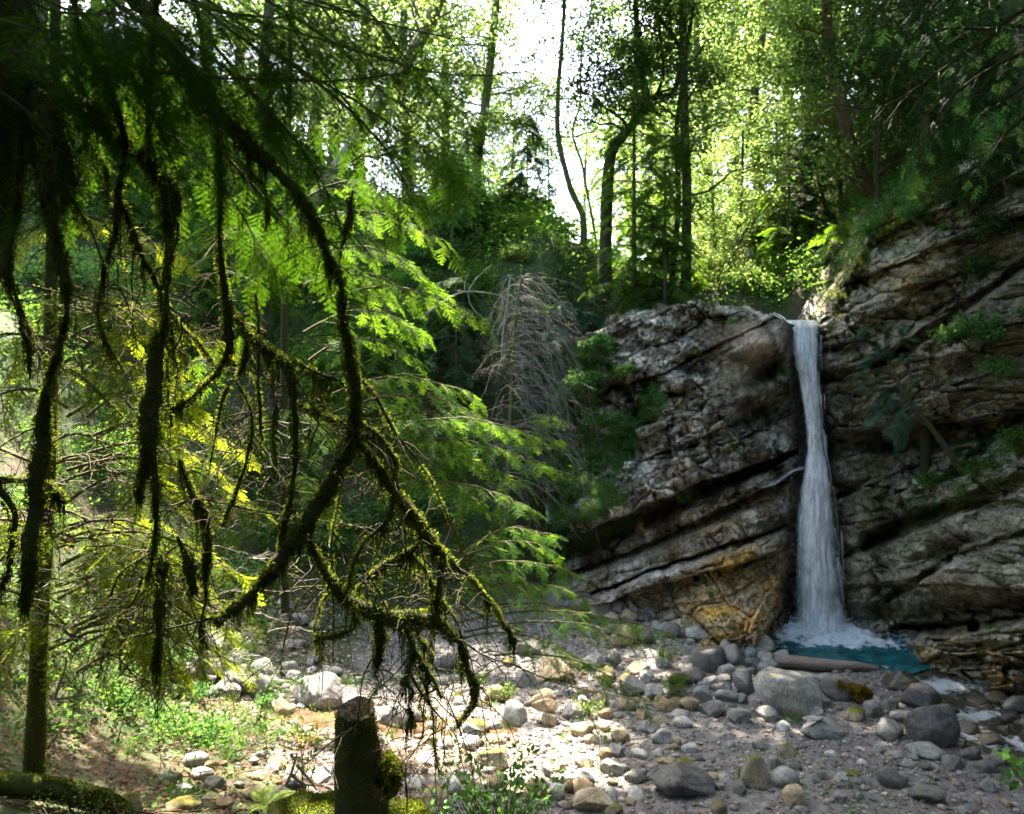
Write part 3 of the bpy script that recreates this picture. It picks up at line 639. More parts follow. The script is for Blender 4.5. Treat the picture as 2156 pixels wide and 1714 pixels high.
for li, (nm, mt, off, widen) in enumerate((('water_curtain', 'fall', 0.0, 0), ('water_veil', 'fall', .12, .02), ('spray_veil', 'fall_thin', .26, .05))):
    us = np.linspace(0 - widen, 1 + widen, 40); ps = np.linspace(674 if li < 2 else 720, 1345, 330)
    U, Pp = np.meshgrid(us, ps)
    wob = .05 * fbm(U * 6 + li * 9, Pp / 90, 60 + li, 3) * smooth(690, 740, Pp)
    Q, px = fall_pt(.5 + (U - .5) * (1 + (.12 * fbm(U * 3 + li, Pp / 38., 66 + li, 4)) * smooth(700, 760, Pp)) + wob, Pp, off)
    Q[..., 1] += .10 * fbm(U * 12, Pp / 60, 80 + li, 4) * smooth(690, 760, Pp)
    dz = (Pp - 674) / 655
    edge = np.clip(np.minimum(U + widen, 1 + widen - U) * (5 - 2.2 * smooth(950, 1150, Pp)) * (1 + .8 * fbm(U * 4, Pp / 25, 90 + li, 3)), 0, 1) * (1.0 if li < 2 else .65)
    mb = MB(); idx = np.arange(U.size).reshape(U.shape)
    mb.add(Q, quads=np.stack([idx[:-1, :-1], idx[1:, :-1], idx[1:, 1:], idx[:-1, 1:]], -1).reshape(-1, 4), rnd=(edge * (.75 + .25 * smooth(690, 900, Pp))).ravel(),
           col=np.stack([px / 88., dz ** .8 * .9, li + 0 * dz], -1))
    mb.build(nm, M[mt], wf, smooth_=True)
# loose strands and drops thrown off the fall
mb = MB(); n = 110
u0 = R.uniform(-.04, 1.04, n); p0 = R.uniform(690, 1200, n); ln = R.uniform(20, 110, n); s = np.linspace(0, 1, 6)
pp = p0[:, None] + ln[:, None] * s; Q, _ = fall_pt(u0[:, None] + R.uniform(-.06, .06, (n, 1)) * s, np.minimum(pp, 1325), .15)
Q[..., 1] -= R.uniform(0, .3, (n, 1)); tubes(mb, Q, R.uniform(.002, .008, (n, 1)) * (1 - s[None] * .7), 3)
n = 6000; ang = R.uniform(0, 2 * math.pi, n); rr_ = np.abs(R.normal(0, .6, n)); c = FALL + np.stack([rr_ * np.cos(ang), rr_ * np.sin(ang) * .7 - .1, np.abs(R.normal(0, .17, n)) * np.exp(-rr_ * .5) - .03], -1)
leaves(mb, c, rand_unit(n), rand_unit(n), R.uniform(.008, .03, n), R.uniform(.008, .02, n))
m_, nt_, b_ = mat_new('water_drops'); b_.inputs['Base Color'].default_value = (.85, .9, .97, 1); b_.inputs['Roughness'].default_value = .2; M['drops'] = m_
mb.build('water_drops', M['drops'], wf)
# little side spill from the ledge and right splash
for pts, r0 in (([(1690, 985, 18.1), (1672, 990, 18.0), (1655, 1000, 17.95), (1630, 1018, 17.9), (1600, 1026, 17.9)], .004), ([(1728, 690, 18.8), (1745, 678, 18.9), (1765, 660, 19.0)], .02), ([(1650, 676, 19), (1640, 668, 19.2), (1625, 662, 19.5)], .02)):
    base = np.array([at(*p) for p in pts]); mb = MB()
    for k in range(9):
        tubes(mb, catmull(base + R.normal(0, .02, 3), 16), np.linspace(r0, r0 * .4, 16) * R.uniform(.3, .8), 5, rough=.3)
    mb.build('side_spill', M['drops'], wf, smooth_=True)
# ------------------------------------------------------------------ stones
_ico = {}
def ico(level):
    if level not in _ico:
        bm = bmesh.new(); bmesh.ops.create_icosphere(bm, subdivisions=level, radius=1)
        v = np.array([x.co[:] for x in bm.verts]); f = np.array([[x.index for x in q.verts] for q in bm.faces]); bm.free(); _ico[level] = (v, f)
    return _ico[level]
def stone_geo(seed, level=4, dims=(1, 1, 1), angular=0.5, flat=0.0):
    r = np.random.RandomState(seed); v, f = ico(level)
    n = 8 + int(angular * 7); pn = unit(r.normal(size=(n, 3))); pd = r.uniform(0.62, 1.0, n)
    if flat: pn = np.vstack([pn, [[.1, 0, 1.]]]); pd = np.append(pd, .55)
    dots = v @ pn.T; rad = np.where(dots > 0.05, pd / np.maximum(dots, .05), 9)
    k = 22 + 60 * angular
    rad = -np.log(np.exp(-k * np.minimum(rad, 3)).sum(1) + np.exp(-k * 1.08)) / k
    p = v * rad[:, None]
    nn_ = fbm(p[:, 0] * 2.2 + seed, p[:, 1] * 2.2 + p[:, 2] * 1.7, seed % 97, 5) * .07 + fbm(p[:, 2] * 5.2 + seed, p[:, 1] * 5 - p[:, 0] * 3.7, seed % 89, 3) * .035
    p = p * (1 + nn_[:, None]); ext = (p.max(0) - p.min(0)) / 2; c = (p.max(0) + p.min(0)) / 2
    return (p - c) / ext * np.array(dims) , f
def rotz(v, a): c, s_ = math.cos(a), math.sin(a); return np.stack([v[:, 0] * c - v[:, 1] * s_, v[:, 0] * s_ + v[:, 1] * c, v[:, 2]], -1)
stone_xy = []
CAR = [(0, 0)]
def stone_px(px, py, w, h, kind, label, seed=None, roll=0.0, angular=.65, flat=0, level=4, depth=None, cat='boulder', group=None, name='boulder', t=None, sink=.08, lift=0):
    """one boulder standing at its place on the ground; w, h are its measured width and height."""
    seed = seed or R.randint(1, 9999)
    foot = hit1(px, py + h * .42) if t is None else at(px, py + h * .42, t)
    tt = foot[1]; W = w / F * tt / 2; Hh = h / F * tt / 2
    dp = (depth or (0.5 * W + .5 * Hh)); 
    Hz = math.sqrt(max(Hh * Hh - (dp * .27) ** 2, (Hh * .72) ** 2)) + sink * Hh
    v, f = stone_geo(seed, level, (W, dp, Hz), angular, flat)
    if roll: c, s_ = math.cos(roll), math.sin(roll); v = np.stack([v[:, 0] * c - v[:, 2] * s_, v[:, 1], v[:, 0] * s_ + v[:, 2] * c], -1)
    tc = tt + dp * .6; ctr = at(px, py, tc)
    z0_ = v[:, 2].min(); ctr[2] = ctr[2] - sink * Hh * .5 + lift
    org = ctr + np.array([0, 0, z0_])
    mb = MB().add(v - [0, 0, z0_] + org, tris=f)
    me = mb.mesh(name, M[kind], True, origin=org)
    o = bpy.data.objects.new(name, me); COL.objects.link(o); o.location = org
    tag(o, label, cat, group); stone_xy.append((ctr[0], ctr[1], max(W, dp)))
    return o
Z2 = lambda x, y, w, h: (1526.5 + x * .3243, 1158 + y * .3243, w * .3243, h * .3243)
Z3 = lambda x, y, w, h: (894.8 + x * .2936, 1210.6 + y * .2936, w * .2936, h * .2936)
Z4 = lambda x, y, w, h: (x * .415, 1210.6 + y * .415, w * .415, h * .415)
g_, d_, t_, w_, mo_, wh_ = 'stone_grey', 'stone_dark', 'stone_tan', 'stone_wet', 'stone_mossy', 'stone_white'
SL = [
 (Z2(200, 630, 240, 190), g_, 'pale lumpy boulder at the left shore of the pool', dict(seed=3, angular=.4)),
 (Z2(278, 590, 130, 120), d_, 'darker angular stone wedged behind the pale lumpy boulder by the pool', dict(seed=4)),
 (Z2(360, 690, 110, 80), g_, 'light low stone at the log end touching the pool', {}),
 (Z2(40, 580, 95, 80), t_, 'small brown stone at the foot of the ochre slab', {}),
 (Z2(52, 715, 150, 190), d_, 'dark upright rounded boulder left of the pool shore', dict(roll=.3)),
 (Z2(155, 735, 130, 90), g_, 'cracked grey stone under the pale lumpy boulder', {}),
 (Z2(130, 870, 130, 165), g_, 'upright grey stone left of the big flat-topped boulder', dict(roll=.4)),
 (Z2(195, 870, 55, 80), t_, 'small tan block leaning at the flat-topped boulder', {}),
 (Z2(410, 950, 450, 330), g_, 'largest pale flat-topped boulder in front of the floating log', dict(seed=12, angular=.75, flat=1, level=5)),
 (Z2(652, 838, 140, 75), g_, 'low flat stone between the log and the mossy boulder', {}),
 (Z2(725, 900, 210, 185), d_, 'round boulder with orange moss hanging on its right side', dict(seed=31, angular=.2)),
 (Z2(590, 985, 205, 115), g_, 'oval stone with a moss fringe in front of the flat-topped boulder', dict(roll=-.25, angular=.2)),
 (Z2(545, 1055, 185, 100), g_, 'rounded grey stone under the oval moss-fringed stone', dict(angular=.2)),
 (Z2(628, 1165, 300, 150), g_, 'wide low boulder carrying a thin slab on its top', dict(seed=41, angular=.25, level=5)),
 (Z2(845, 1070, 165, 110), mo_, 'mossy brown stone below the orange moss clump', {}),
 (Z2(970, 1035, 130, 140), g_, 'grey angular stone right of the orange moss clump', {}),
 (Z2(1065, 1005, 130, 90), d_, 'low dark stone between the big dome and the moss clump', {}),
 (Z2(1155, 850, 245, 160), w_, 'wet brown boulder at the outlet of the pool', dict(seed=52, angular=.5)),
 (Z2(1270, 965, 260, 190), d_, 'domed grey boulder at the edge of the stream', dict(seed=54, angular=.3, level=5)),
 (Z2(1325, 1140, 330, 320), d_, 'largest dark block on the right beside the rushing stream', dict(seed=56, angular=.55, level=5)),
 (Z2(1075, 1170, 190, 165), g_, 'rounded grey boulder left of the largest dark block', dict(angular=.25)),
 (Z2(1150, 1085, 170, 90), g_, 'grey stone squeezed above the rounded boulder by the dark block', {}),
 (Z2(1312, 1310, 250, 115), g_, 'long smooth stone in front of the largest dark block', dict(seed=60, angular=.2)),
 (Z2(1480, 1385, 150, 110), d_, 'purple grey stone right of the long smooth stone', {}),
 (Z2(1595, 1325, 150, 110), d_, 'blue grey stone near the lower stream bank', {}),
 (Z2(1695, 1405, 165, 90), d_, 'low rounded stone at the lower right bank', {}),
 (Z2(1805, 1370, 165, 95), d_, 'dark stone half sunk at the right edge of the bank', {}),
 (Z2(1640, 1010, 165, 140), w_, 'wet brown boulder splashed by the white rapid', {}),
 (Z2(1780, 965, 165, 90), w_, 'flat wet stone across the rapid', {}),
 (Z2(1500, 920, 110, 80), w_, 'small wet stone midstream above the rapid', {}),
 (Z2(1720, 1250, 170, 140), w_, 'olive wet boulder beside the lower rapid', {}),
 (Z2(1850, 1085, 150, 90), w_, 'black wet stone by the far stream bank', {}),
 (Z2(1460, 1080, 170, 130), w_, 'olive submerged stone behind the largest dark block', {}),
 (Z2(1560, 1180, 150, 150), w_, 'mossy wet stone right of the largest dark block', {}),
 (Z2(1905, 860, 110, 190), g_, 'grey boulder cut by the right edge of the photo', dict(angular=.2)),
 (Z2(1890, 1170, 90, 80), w_, 'dark wet stone at the right edge of the stream', {}),
 (Z2(95, 1080, 160, 110), g_, 'cracked pale rock in front of the flat-topped boulder, left', {}),
 (Z2(272, 1065, 135, 110), g_, 'cracked pale rock at the front foot of the flat-topped boulder', {}),
 (Z2(415, 1310, 145, 105), mo_, 'moss-rimmed round stone on the open gravel', dict(angular=.2)),
 (Z2(245, 1275, 160, 60), d_, 'dark flat flake lying beside the moss-rimmed stone', dict(roll=-.3)),
 (Z2(320, 1390, 95, 105), g_, 'small tilted stone above the diagonal boulder', {}),
 (Z2(185, 1450, 200, 225), mo_, 'dark rotten-looking mossy rock with a grass tuft', dict(seed=80)),
 (Z2(382, 1490, 200, 150), g_, 'boulder tilted up to the right beside the rotten mossy rock', dict(roll=.65, angular=.35)),
 (Z2(440, 1610, 140, 160), t_, 'rough pale rock near the lower edge of the gravel', {}),
 (Z2(760, 1475, 105, 70), g_, 'wedge stone on the gravel by the small rock pile', {}),
 (Z2(770, 1530, 115, 45), d_, 'flat dark stone at the small rock pile', {}),
 (Z2(742, 1610, 80, 85), g_, 'round stone at the foot of the small rock pile', {}),
 (Z2(872, 1600, 70, 65), g_, 'cube-like stone right of the small rock pile', {}),
 (Z2(830, 1450, 120, 50), mo_, 'mossy stone at the back of the small rock pile', {}),
 (Z2(1080, 1490, 230, 140), d_, 'dark egg-shaped boulder tilted down to the right', dict(roll=-.6, angular=.1)),
 (Z2(1312, 1598, 225, 122), d_, 'smooth dark loaf-shaped boulder near the lower right', dict(angular=.08, seed=91)),
 (Z2(1250, 1528, 115, 50), g_, 'pale flat stone behind the loaf-shaped boulder', {}),
 (Z2(1700, 1530, 125, 95), g_, 'lone blunt stone on the gravel at the far right', {}),
 (Z2(1555, 1690, 110, 55), g_, 'pale stone at the bottom edge right of the loaf-shaped boulder', {}),
 (Z2(490, 1690, 90, 55), g_, 'small stone at the bottom edge under the rough pale rock', {}),
 (Z2(680, 1320, 85, 40), wh_, 'small whitish stone on the open gravel', {}),
 (Z2(890, 1378, 75, 45), wh_, 'bright chip of rock on the open gravel', {}),
 (Z2(1095, 1335, 120, 55), g_, 'low stone left of the long smooth stone', {}),
 (Z2(380, 1150, 90, 70), wh_, 'pale splintered rock on the gravel edge', {}),
 (Z3(940, 690, 270, 185), t_, 'large tan wedge-shaped boulder with a sunlit top', dict(seed=101, angular=.6, roll=-.3, level=5)),
 (Z3(725, 745, 175, 120), g_, 'grey slab left of the tan wedge-shaped boulder', {}),
 (Z3(1065, 652, 120, 95), t_, 'small tan block behind the wedge-shaped boulder', {}),
 (Z3(1200, 622, 175, 135), g_, 'rounded boulder under the fir twigs, right of the wedge', {}),
 (Z3(1350, 600, 110, 130), g_, 'upright grey stone behind the fir twigs', {}),
 (Z3(1290, 730, 130, 85), t_, 'brown stone with a lit top between wedge and round boulder', {}),
 (Z3(1532, 672, 165, 105), t_, 'orange-brown boulder with a sunlit upper face', {}),
 (Z3(1590, 730, 105, 95), g_, 'grey stone right under the orange-brown boulder', {}),
 (Z3(1500, 795, 205, 155), g_, 'round sunlit boulder in the middle of the gravel', dict(angular=.15, seed=115)),
 (Z3(1700, 625, 100, 85), g_, 'small grey stone above the fern', {}),
 (Z3(1645, 855, 145, 115), g_, 'grey stone left of the fern', {}),
 (Z3(1700, 905, 115, 85), mo_, 'orange mossy stone below the fern', {}),
 (Z3(1800, 925, 105, 95), mo_, 'moss-topped block below the fern, right', {}),
 (Z3(1830, 992, 155, 60), g_, 'low long stone in front of the fern', {}),
 (Z3(1990, 860, 145, 145), g_, 'round grey boulder right of the fern', dict(angular=.15)),
 (Z3(2040, 775, 115, 110), g_, 'steep grey boulder behind the round one right of the fern', {}),
 (Z3(2085, 970, 175, 140), d_, 'greenish round boulder at the gravel path edge', dict(angular=.25)),
 (Z3(2040, 610, 245, 200), d_, 'big dark boulder at the left of the pool', dict(angular=.3)),
 (Z3(1975, 430, 230, 145), g_, 'pale triangular boulder at the foot of the ochre slab', dict(seed=130, angular=.6)),
 (Z3(1975, 305, 130, 140), t_, 'tan rounded stone leaning on the ochre slab', {}),
 (Z3(1620, 275, 205, 130), g_, 'largest grey boulder of the rubble heap under the overhang', {}),
 (Z3(1390, 240, 125, 120), g_, 'round grey boulder on the left of the rubble heap', {}),
 (Z3(1260, 250, 185, 155), d_, 'broad grey boulder at the left foot of the rubble heap', {}),
 (Z3(1490, 270, 95, 110), g_, 'narrow grey boulder in the middle of the rubble heap', {}),
 (Z3(1760, 230, 135, 120), t_, 'split tan boulder on the right of the rubble heap', {}),
 (Z3(1570, 190, 115, 90), d_, 'dark boulder on top of the rubble heap', {}),
 (Z3(1670, 118, 130, 80), g_, 'pale flat boulder at the upper end of the rubble heap', {}),
 (Z3(1400, 162, 85, 60), g_, 'small stone at the upper left of the rubble heap', {}),
 (Z3(1690, 190, 95, 60), g_, 'oblong stone under the upper end of the rubble heap', {}),
 (Z3(1850, 272, 85, 100), t_, 'tan upright block at the right end of the rubble heap', {}),
 (Z3(1600, 355, 95, 45), g_, 'flat pale stone at the front of the rubble heap', {}),
 (Z3(1640, 395, 185, 55), g_, 'long flat stone below the rubble heap', {}),
 (Z3(1740, 370, 95, 70), g_, 'broken grey stone below the rubble heap', {}),
 (Z3(1850, 352, 105, 60), t_, 'brown flat stone at the end of the ochre slab', {}),
 (Z3(890, 1035, 112, 120), t_, 'upright orange block carrying a flat slab', dict(angular=.8, seed=150)),
 (Z3(840, 860, 180, 80), t_, 'tan flat stone behind the stacked slab', {}),
 (Z3(740, 530, 190, 125), d_, 'dark brown boulder half hidden by hanging fir twigs', {}),
 (Z3(165, 640, 225, 150), d_, 'dark sloping boulder behind the mossy branch tip', {}),
 (Z3(500, 855, 155, 130), t_, 'sunlit stone behind the weeds left of the white slab', {}),
 (Z3(640, 1000, 190, 200), wh_, 'white sun-bleached rock in the brightest patch', dict(seed=160, angular=.7)),
 (Z3(320, 1130, 205, 175), g_, 'pale upright boulder in the shallow stream', dict(seed=161, angular=.6)),
 (Z3(490, 1090, 135, 115), g_, 'cracked boulder beside the pale upright one in the stream', {}),
 (Z3(85, 1185, 185, 80), t_, 'flat sunlit stone at the stream edge', {}),
 (Z3(470, 1315, 255, 140), mo_, 'yellow-green mossy boulder by the sunlit sand', dict(seed=170, angular=.3, level=5)),
 (Z3(1130, 1110, 185, 115), t_, 'light tan boulder right of the sunlit sand', {}),
 (Z3(1280, 1085, 135, 90), t_, 'tan stone between two light boulders', {}),
 (Z3(1400, 1160, 145, 115), t_, 'blocky pale boulder with a brown shaded front', dict(angular=.7)),
 (Z3(1190, 1185, 105, 80), t_, 'brown stone under the light tan boulder', {}),
 (Z3(1600, 1100, 175, 105), g_, 'grey pointed boulder at the left of the gravel path', {}),
 (Z3(1710, 1160, 195, 115), g_, 'grey split boulder at the left of the gravel path', {}),
 (Z3(1850, 1062, 150, 90), g_, 'smooth pale stone embedded in the gravel path', dict(angular=.15)),
 (Z3(1290, 1280, 95, 95), t_, 'rusty brown stone with dark underside', {}),
 (Z3(1370, 1265, 115, 100), g_, 'grey block beside the rusty brown stone', {}),
 (Z3(1340, 1380, 180, 125), g_, 'pale stone draped with a thin twig', {}),
 (Z3(1140, 1340, 150, 85), t_, 'tan stone below the light tan boulder', {}),
 (Z3(960, 1385, 95, 80), t_, 'round brown stone at the shadow edge of the sand', {}),
 (Z3(880, 1400, 85, 95), g_, 'narrow stone at the shadow edge of the sand', {}),
 (Z3(1130, 1530, 175, 120), t_, 'orange-tinged rock among the foreground stones', {}),
 (Z3(1205, 1610, 310, 190), t_, 'big brown cracked boulder at the bottom centre', dict(seed=190, angular=.6, level=5)),
 (Z3(1340, 1680, 160, 95), mo_, 'yellow mossy stone at the bottom beside the brown cracked boulder', {}),
 (Z3(1850, 1500, 470, 240), d_, 'large dark flat slab with yellow moss at the lower middle', dict(seed=195, angular=.6, roll=-.33, level=5, flat=1)),
 (Z3(1000, 1462, 125, 75), g_, 'grey flat stone among the foreground rubble', {}),
 (Z3(70, 1600, 210, 220), t_, 'large brown boulder behind the foreground shrub', dict(seed=197, angular=.4)),
 (Z3(1050, 980, 165, 150), g_, 'pale slanted slab right of the stacked stones', dict(roll=.4)),
 (Z3(1292, 990, 105, 85), t_, 'brown stone among twigs right of the stacked stones', {}),
 (Z3(1885, 1240, 115, 85), wh_, 'whitest fractured stone on the gravel path', {}),
 (Z3(1730, 1340, 145, 75), t_, 'long tan stone behind the dark flat slab', {}),
 (Z3(1860, 1345, 135, 75), mo_, 'mossy flat stone behind the dark flat slab', {}),
 (Z3(980, 850, 125, 60), g_, 'small grey stone behind the stacked slab', {}),
 (Z3(400, 705, 105, 30), wh_, 'thin white slab on the gravel by the branch tip', {}),
 (Z3(120, 762, 100, 60), g_, 'smooth rounded stone beside the stream', dict(angular=.1)),
 (Z3(215, 742, 95, 65), g_, 'grey stone touching the smooth rounded one by the stream', {}),
 (Z3(250, 905, 100, 65), g_, 'small round stone right at the amber water', {}),
 (Z3(2110, 1680, 120, 140), mo_, 'yellow mossy rock at the bottom edge', {}),
 (Z3(1580, 1560, 90, 60), d_, 'small dark stone at the left tip of the flat slab', {}),
 (Z4(1610, 600, 255, 185), g_, 'largest pale boulder behind the cut stump', dict(seed=201, angular=.6, level=5)),
 (Z4(1490, 510, 75, 55), wh_, 'small white stone above the largest pale boulder', {}),
 (Z4(1430, 680, 125, 105), t_, 'brown-grey rock at the left foot of the largest pale boulder', {}),
 (Z4(2000, 720, 230, 145), g_, 'rounded boulder in the stream right of the cut stump', dict(seed=205, angular=.25, level=5)),
 (Z4(1290, 510, 105, 95), d_, 'dark rock at the end of the crumbling bank', {}),
 (Z4(1560, 560, 80, 60), g_, 'small grey stone leaning on the largest pale boulder', {}),
 (Z4(1610, 1030, 135, 90), wh_, 'bright rock among the dead sticks', {}),
 (Z4(1290, 1095, 110, 55), t_, 'lit flat stone on the forest path', {}),
 (Z4(930, 1165, 180, 80), mo_, 'brown mossy stone at the bottom left', {}),
 (Z4(1380, 985, 75, 60), g_, 'grey stone at the path edge among grass', {}),
 (Z4(2000, 515, 105, 55), g_, 'pale stone on the far side of the stream', {}),
 (Z4(870, 585, 140, 80), d_, 'dark overhanging rock in the crumbling bank', {}),
 (Z4(1700, 492, 85, 55), g_, 'grey stone above the bright grass tuft', {}),
 (Z4(1800, 535, 65, 40), g_, 'little grey stone right of the bright grass tuft', {}),
 (Z4(920, 1085, 120, 60), g_, 'flat grey rock set in the path', {}),
 (Z4(1130, 1165, 110, 60), t_, 'brown stone in the lower path', {}),
 (Z4(650, 1165, 150, 110), mo_, 'green cushion-like mossy rock at the bottom left', {}),
 (Z4(1400, 1130, 90, 70), g_, 'round stone near the dead sticks', {}),
 (Z4(1300, 1020, 90, 50), t_, 'tan stone left of the dead sticks', {}),
]
for (px, py, w_x, h_x), kd, lb, kw in SL:
    stone_px(px, py, w_x, h_x, kd, lb, **kw)
stone_px(*Z2(570, 1094, 135, 34), g_, 'thin pale slab lying on the wide low boulder', seed=44, angular=.5, t=hit1(1526.5 + 628 * .3243, 1158 + 1235 * .3243)[1] + .12, sink=0)
stone_px(*Z3(860, 925, 195, 105), t_, 'thick flat slab resting on the upright orange block', seed=151, angular=.6, t=hit1(894.8 + 890 * .2936, 1210.6 + 1080 * .2936)[1] + .05, sink=0)
# the crumbling bank on the left, the scree, and the loose stones on the gravel
templates = [bpy.data.meshes.new('x') for _ in range(0)]
for k in range(14):
    v, f = stone_geo(500 + k, 3, (1, R.uniform(.7, 1.0), R.uniform(.55, .85)), R.uniform(.45, 1.1)); v = v - [0, 0, v[:, 2].min()]
    templates.append(((v, f)))
tm = {}
def tmpl(k, kind):
    if (k, kind) not in tm:
        tm[(k, kind)] = MB().add(templates[k][0], tris=templates[k][1]).mesh('loose_stone', M[kind], True)
    return tm[(k, kind)]
def scatter_stones(poly, n, smin, smax, kinds, label, group, power=2.0, overlap=.75):
    poly = np.array(poly, float); lo, hi_ = poly.min(0), poly.max(0); c = 0; tries = 0
    while c < n and tries < n * 40:
        tries += 1
        p = R.uniform(lo, hi_); inside = False
        for a, b in zip(poly, np.roll(poly, -1, 0)):
            if (a[1] > p[1]) != (b[1] > p[1]) and p[0] < (b[0] - a[0]) * (p[1] - a[1]) / (b[1] - a[1]) + a[0]: inside = not inside
        if not inside: continue
        s_ = smin + (smax - smin) * R.rand() ** power
        g = hit1(*p)
        A = np.array(stone_xy)
        if abs(g[0] - creek_x(g[1])) < .42 and 11 < g[1] < 15.4 and R.rand() < .85: continue
        if (np.hypot(A[:, 0] - g[0], A[:, 1] - g[1]) < overlap * (A[:, 2] + s_)).any(): continue
        k = R.randint(14); kind = kinds[R.randint(len(kinds))]
        o = bpy.data.objects.new('loose_stone', tmpl(k, kind)); COL.objects.link(o)
        o.location = g - [0, 0, s_ * .26]; o.rotation_euler = (R.normal(0, .15), R.normal(0, .15), R.uniform(0, 6.28)); o.scale = (s_ * R.uniform(.8, 1.25), s_, s_ * R.uniform(.7, 1.1))
        tag(o, label, 'stone', group); stone_xy.append((g[0], g[1], s_)); c += 1
scatter_stones([(400, 1330), (480, 1300), (560, 1380), (560, 1450), (470, 1480), (380, 1450), (370, 1390)], 40, .10, .30, [d_, g_, d_], 'dark angular stone lodged in the crumbling left bank', 'stones of the crumbling left bank', 1.2, .45)
scatter_stones([(540, 1260), (640, 1270), (700, 1400), (690, 1500), (560, 1500), (540, 1400)], 40, .06, .2, [g_, g_, wh_], 'grey broken stone in the scree behind the cut stump', 'scree stones behind the cut stump', 1.5, .5)
scatter_stones([(1180, 1240), (1300, 1240), (1440, 1290), (1450, 1340), (1300, 1360), (1200, 1330)], 60, .10, .28, [g_, t_, d_], 'loose grey stone in the rubble under the overhang', 'rubble under the overhang', 1.3, .5)
scatter_stones([(1000, 1400), (1250, 1380), (1450, 1420), (1500, 1560), (1380, 1700), (900, 1700), (800, 1560), (900, 1450)], 95, .06, .20, [g_, t_, t_, wh_, mo_], 'fist-sized stone on the partly sunlit gravel in the middle', 'small stones on the middle gravel', 1.6, .6)
scatter_stones([(1500, 1530), (1700, 1560), (2156, 1620), (2156, 1700), (1420, 1700)], 34, .04, .12, [g_, g_, d_], 'fist-sized grey stone on the open shaded gravel at lower right', 'small stones on the lower right gravel', 1.6, .8)
scatter_stones([(1480, 1340), (1640, 1350), (1640, 1480), (1500, 1480), (1430, 1420)], 34, .10, .26, [g_, d_, g_], 'grey stone heaped between the ochre slab and the flat-topped boulder', 'stones heaped left of the pool', 1.2, .5)
scatter_stones([(1900, 1420), (2156, 1400), (2156, 1600), (2050, 1600), (1950, 1500)], 28, .1, .26, [w_, d_, w_], 'dark wet stone in or beside the right-hand stream', 'wet stones of the stream', 1.2, .55)
scatter_stones([(750, 1440), (1000, 1410), (980, 1560), (760, 1560)], 22, .05, .13, [g_, g_, wh_], 'small rounded stone beside the shallow amber stream', 'stones at the amber stream', 1.4, .8)
scatter_stones([(330, 1600), (650, 1580), (700, 1700), (360, 1700)], 24, .04, .12, [t_, g_, mo_], 'small brownish stone on the leaf-strewn path at lower left', 'stones of the left path', 1.5, .8)
# gravel: past counting
def scatter_gravel(n, x0_, x1_, y0_, y1_, smin, smax, dens=None):
    mb = MB(); v, f = ico(1); x = R.uniform(x0_, x1_, n); y = y0_ + (y1_ - y0_) * R.rand(n)
    z = height(x, y); zz = z
    k = (zz < 1.1 + .5 * R.rand(n)) & (zz > -.35)
    if dens is not None: k &= R.rand(n) < dens(x, y)
    x, y, z = x[k], y[k], z[k]; n = len(x)
    s_ = smin + (smax - smin) * R.rand(n) ** 3
    sc = s_[:, None] * R.uniform(.6, 1.3, (n, 3)) * [1, 1, .6]
    a = R.uniform(0, 6.28, n); ca, sa = np.cos(a)[:, None], np.sin(a)[:, None]
    V = v[None] * (1 + .22 * R.uniform(-1, 1, (n, len(v), 1))) * sc[:, None]
    V = np.stack([V[..., 0] * ca - V[..., 1] * sa, V[..., 0] * sa + V[..., 1] * ca, V[..., 2]], -1) + np.stack([x, y, z + s_ * .1], -1)[:, None]
    b = R.rand(n, 1) ** 1.4; cc = np.array([.14, .128, .12]) * (1 - b) + np.array([.38, .35, .33]) * b; t2 = (R.rand(n, 1) < .25); cc = np.where(t2, cc * [1.05, .84, .66], cc)
    cc = np.where(R.rand(n, 1) < .06, cc * 1.5, cc)
    mb.add(V, tris=(f[None] + (np.arange(n) * len(v))[:, None, None]).reshape(-1, 3), col=np.repeat(cc, len(v), 0))
    return mb
mb = scatter_gravel(26000, -4.5, 8.5, 8, 18.5, .012, .05)
o = mb.build('gravel', M['gravel']); tag(o, 'loose pebbles strewn over the valley floor', kind='stuff')
mb = scatter_gravel(3500, -4.5, 9.0, 8.5, 19, .03, .10, lambda x, y: (.35 + .65 * smooth(-.1, .4, fbm(x * .6, y * .6, 7, 3))) * (1 - .85 * np.exp(-((y - (13.6 - .42 * (x - 2.5))) / 1.3) ** 2) * (x > 2)))
o = mb.build('cobbles', M['gravel'], smooth_=False); tag(o, 'cobbles strewn among the boulders', kind='stuff')
mb = MB(); n = 14000; x = R.uniform(-6, 9, n); y = R.uniform(6.5, 18, n); k = R.rand(n) < smooth(-.3, .4, fbm(x * .7, y * .7, 61, 3)); x, y = x[k], y[k]; n = len(x)
d = rand_unit(n) * [1, 1, .25]; nn = unit(rand_unit(n) * .35 + [0, 0, 1])
leaves(mb, np.stack([x, y, height(x, y) + .02], -1), d, nn, R.uniform(.03, .06, n), R.uniform(.02, .035, n))
o = mb.build('leaf_litter', M['litter']); tag(o, 'fallen brown leaves scattered between stones', kind='stuff')
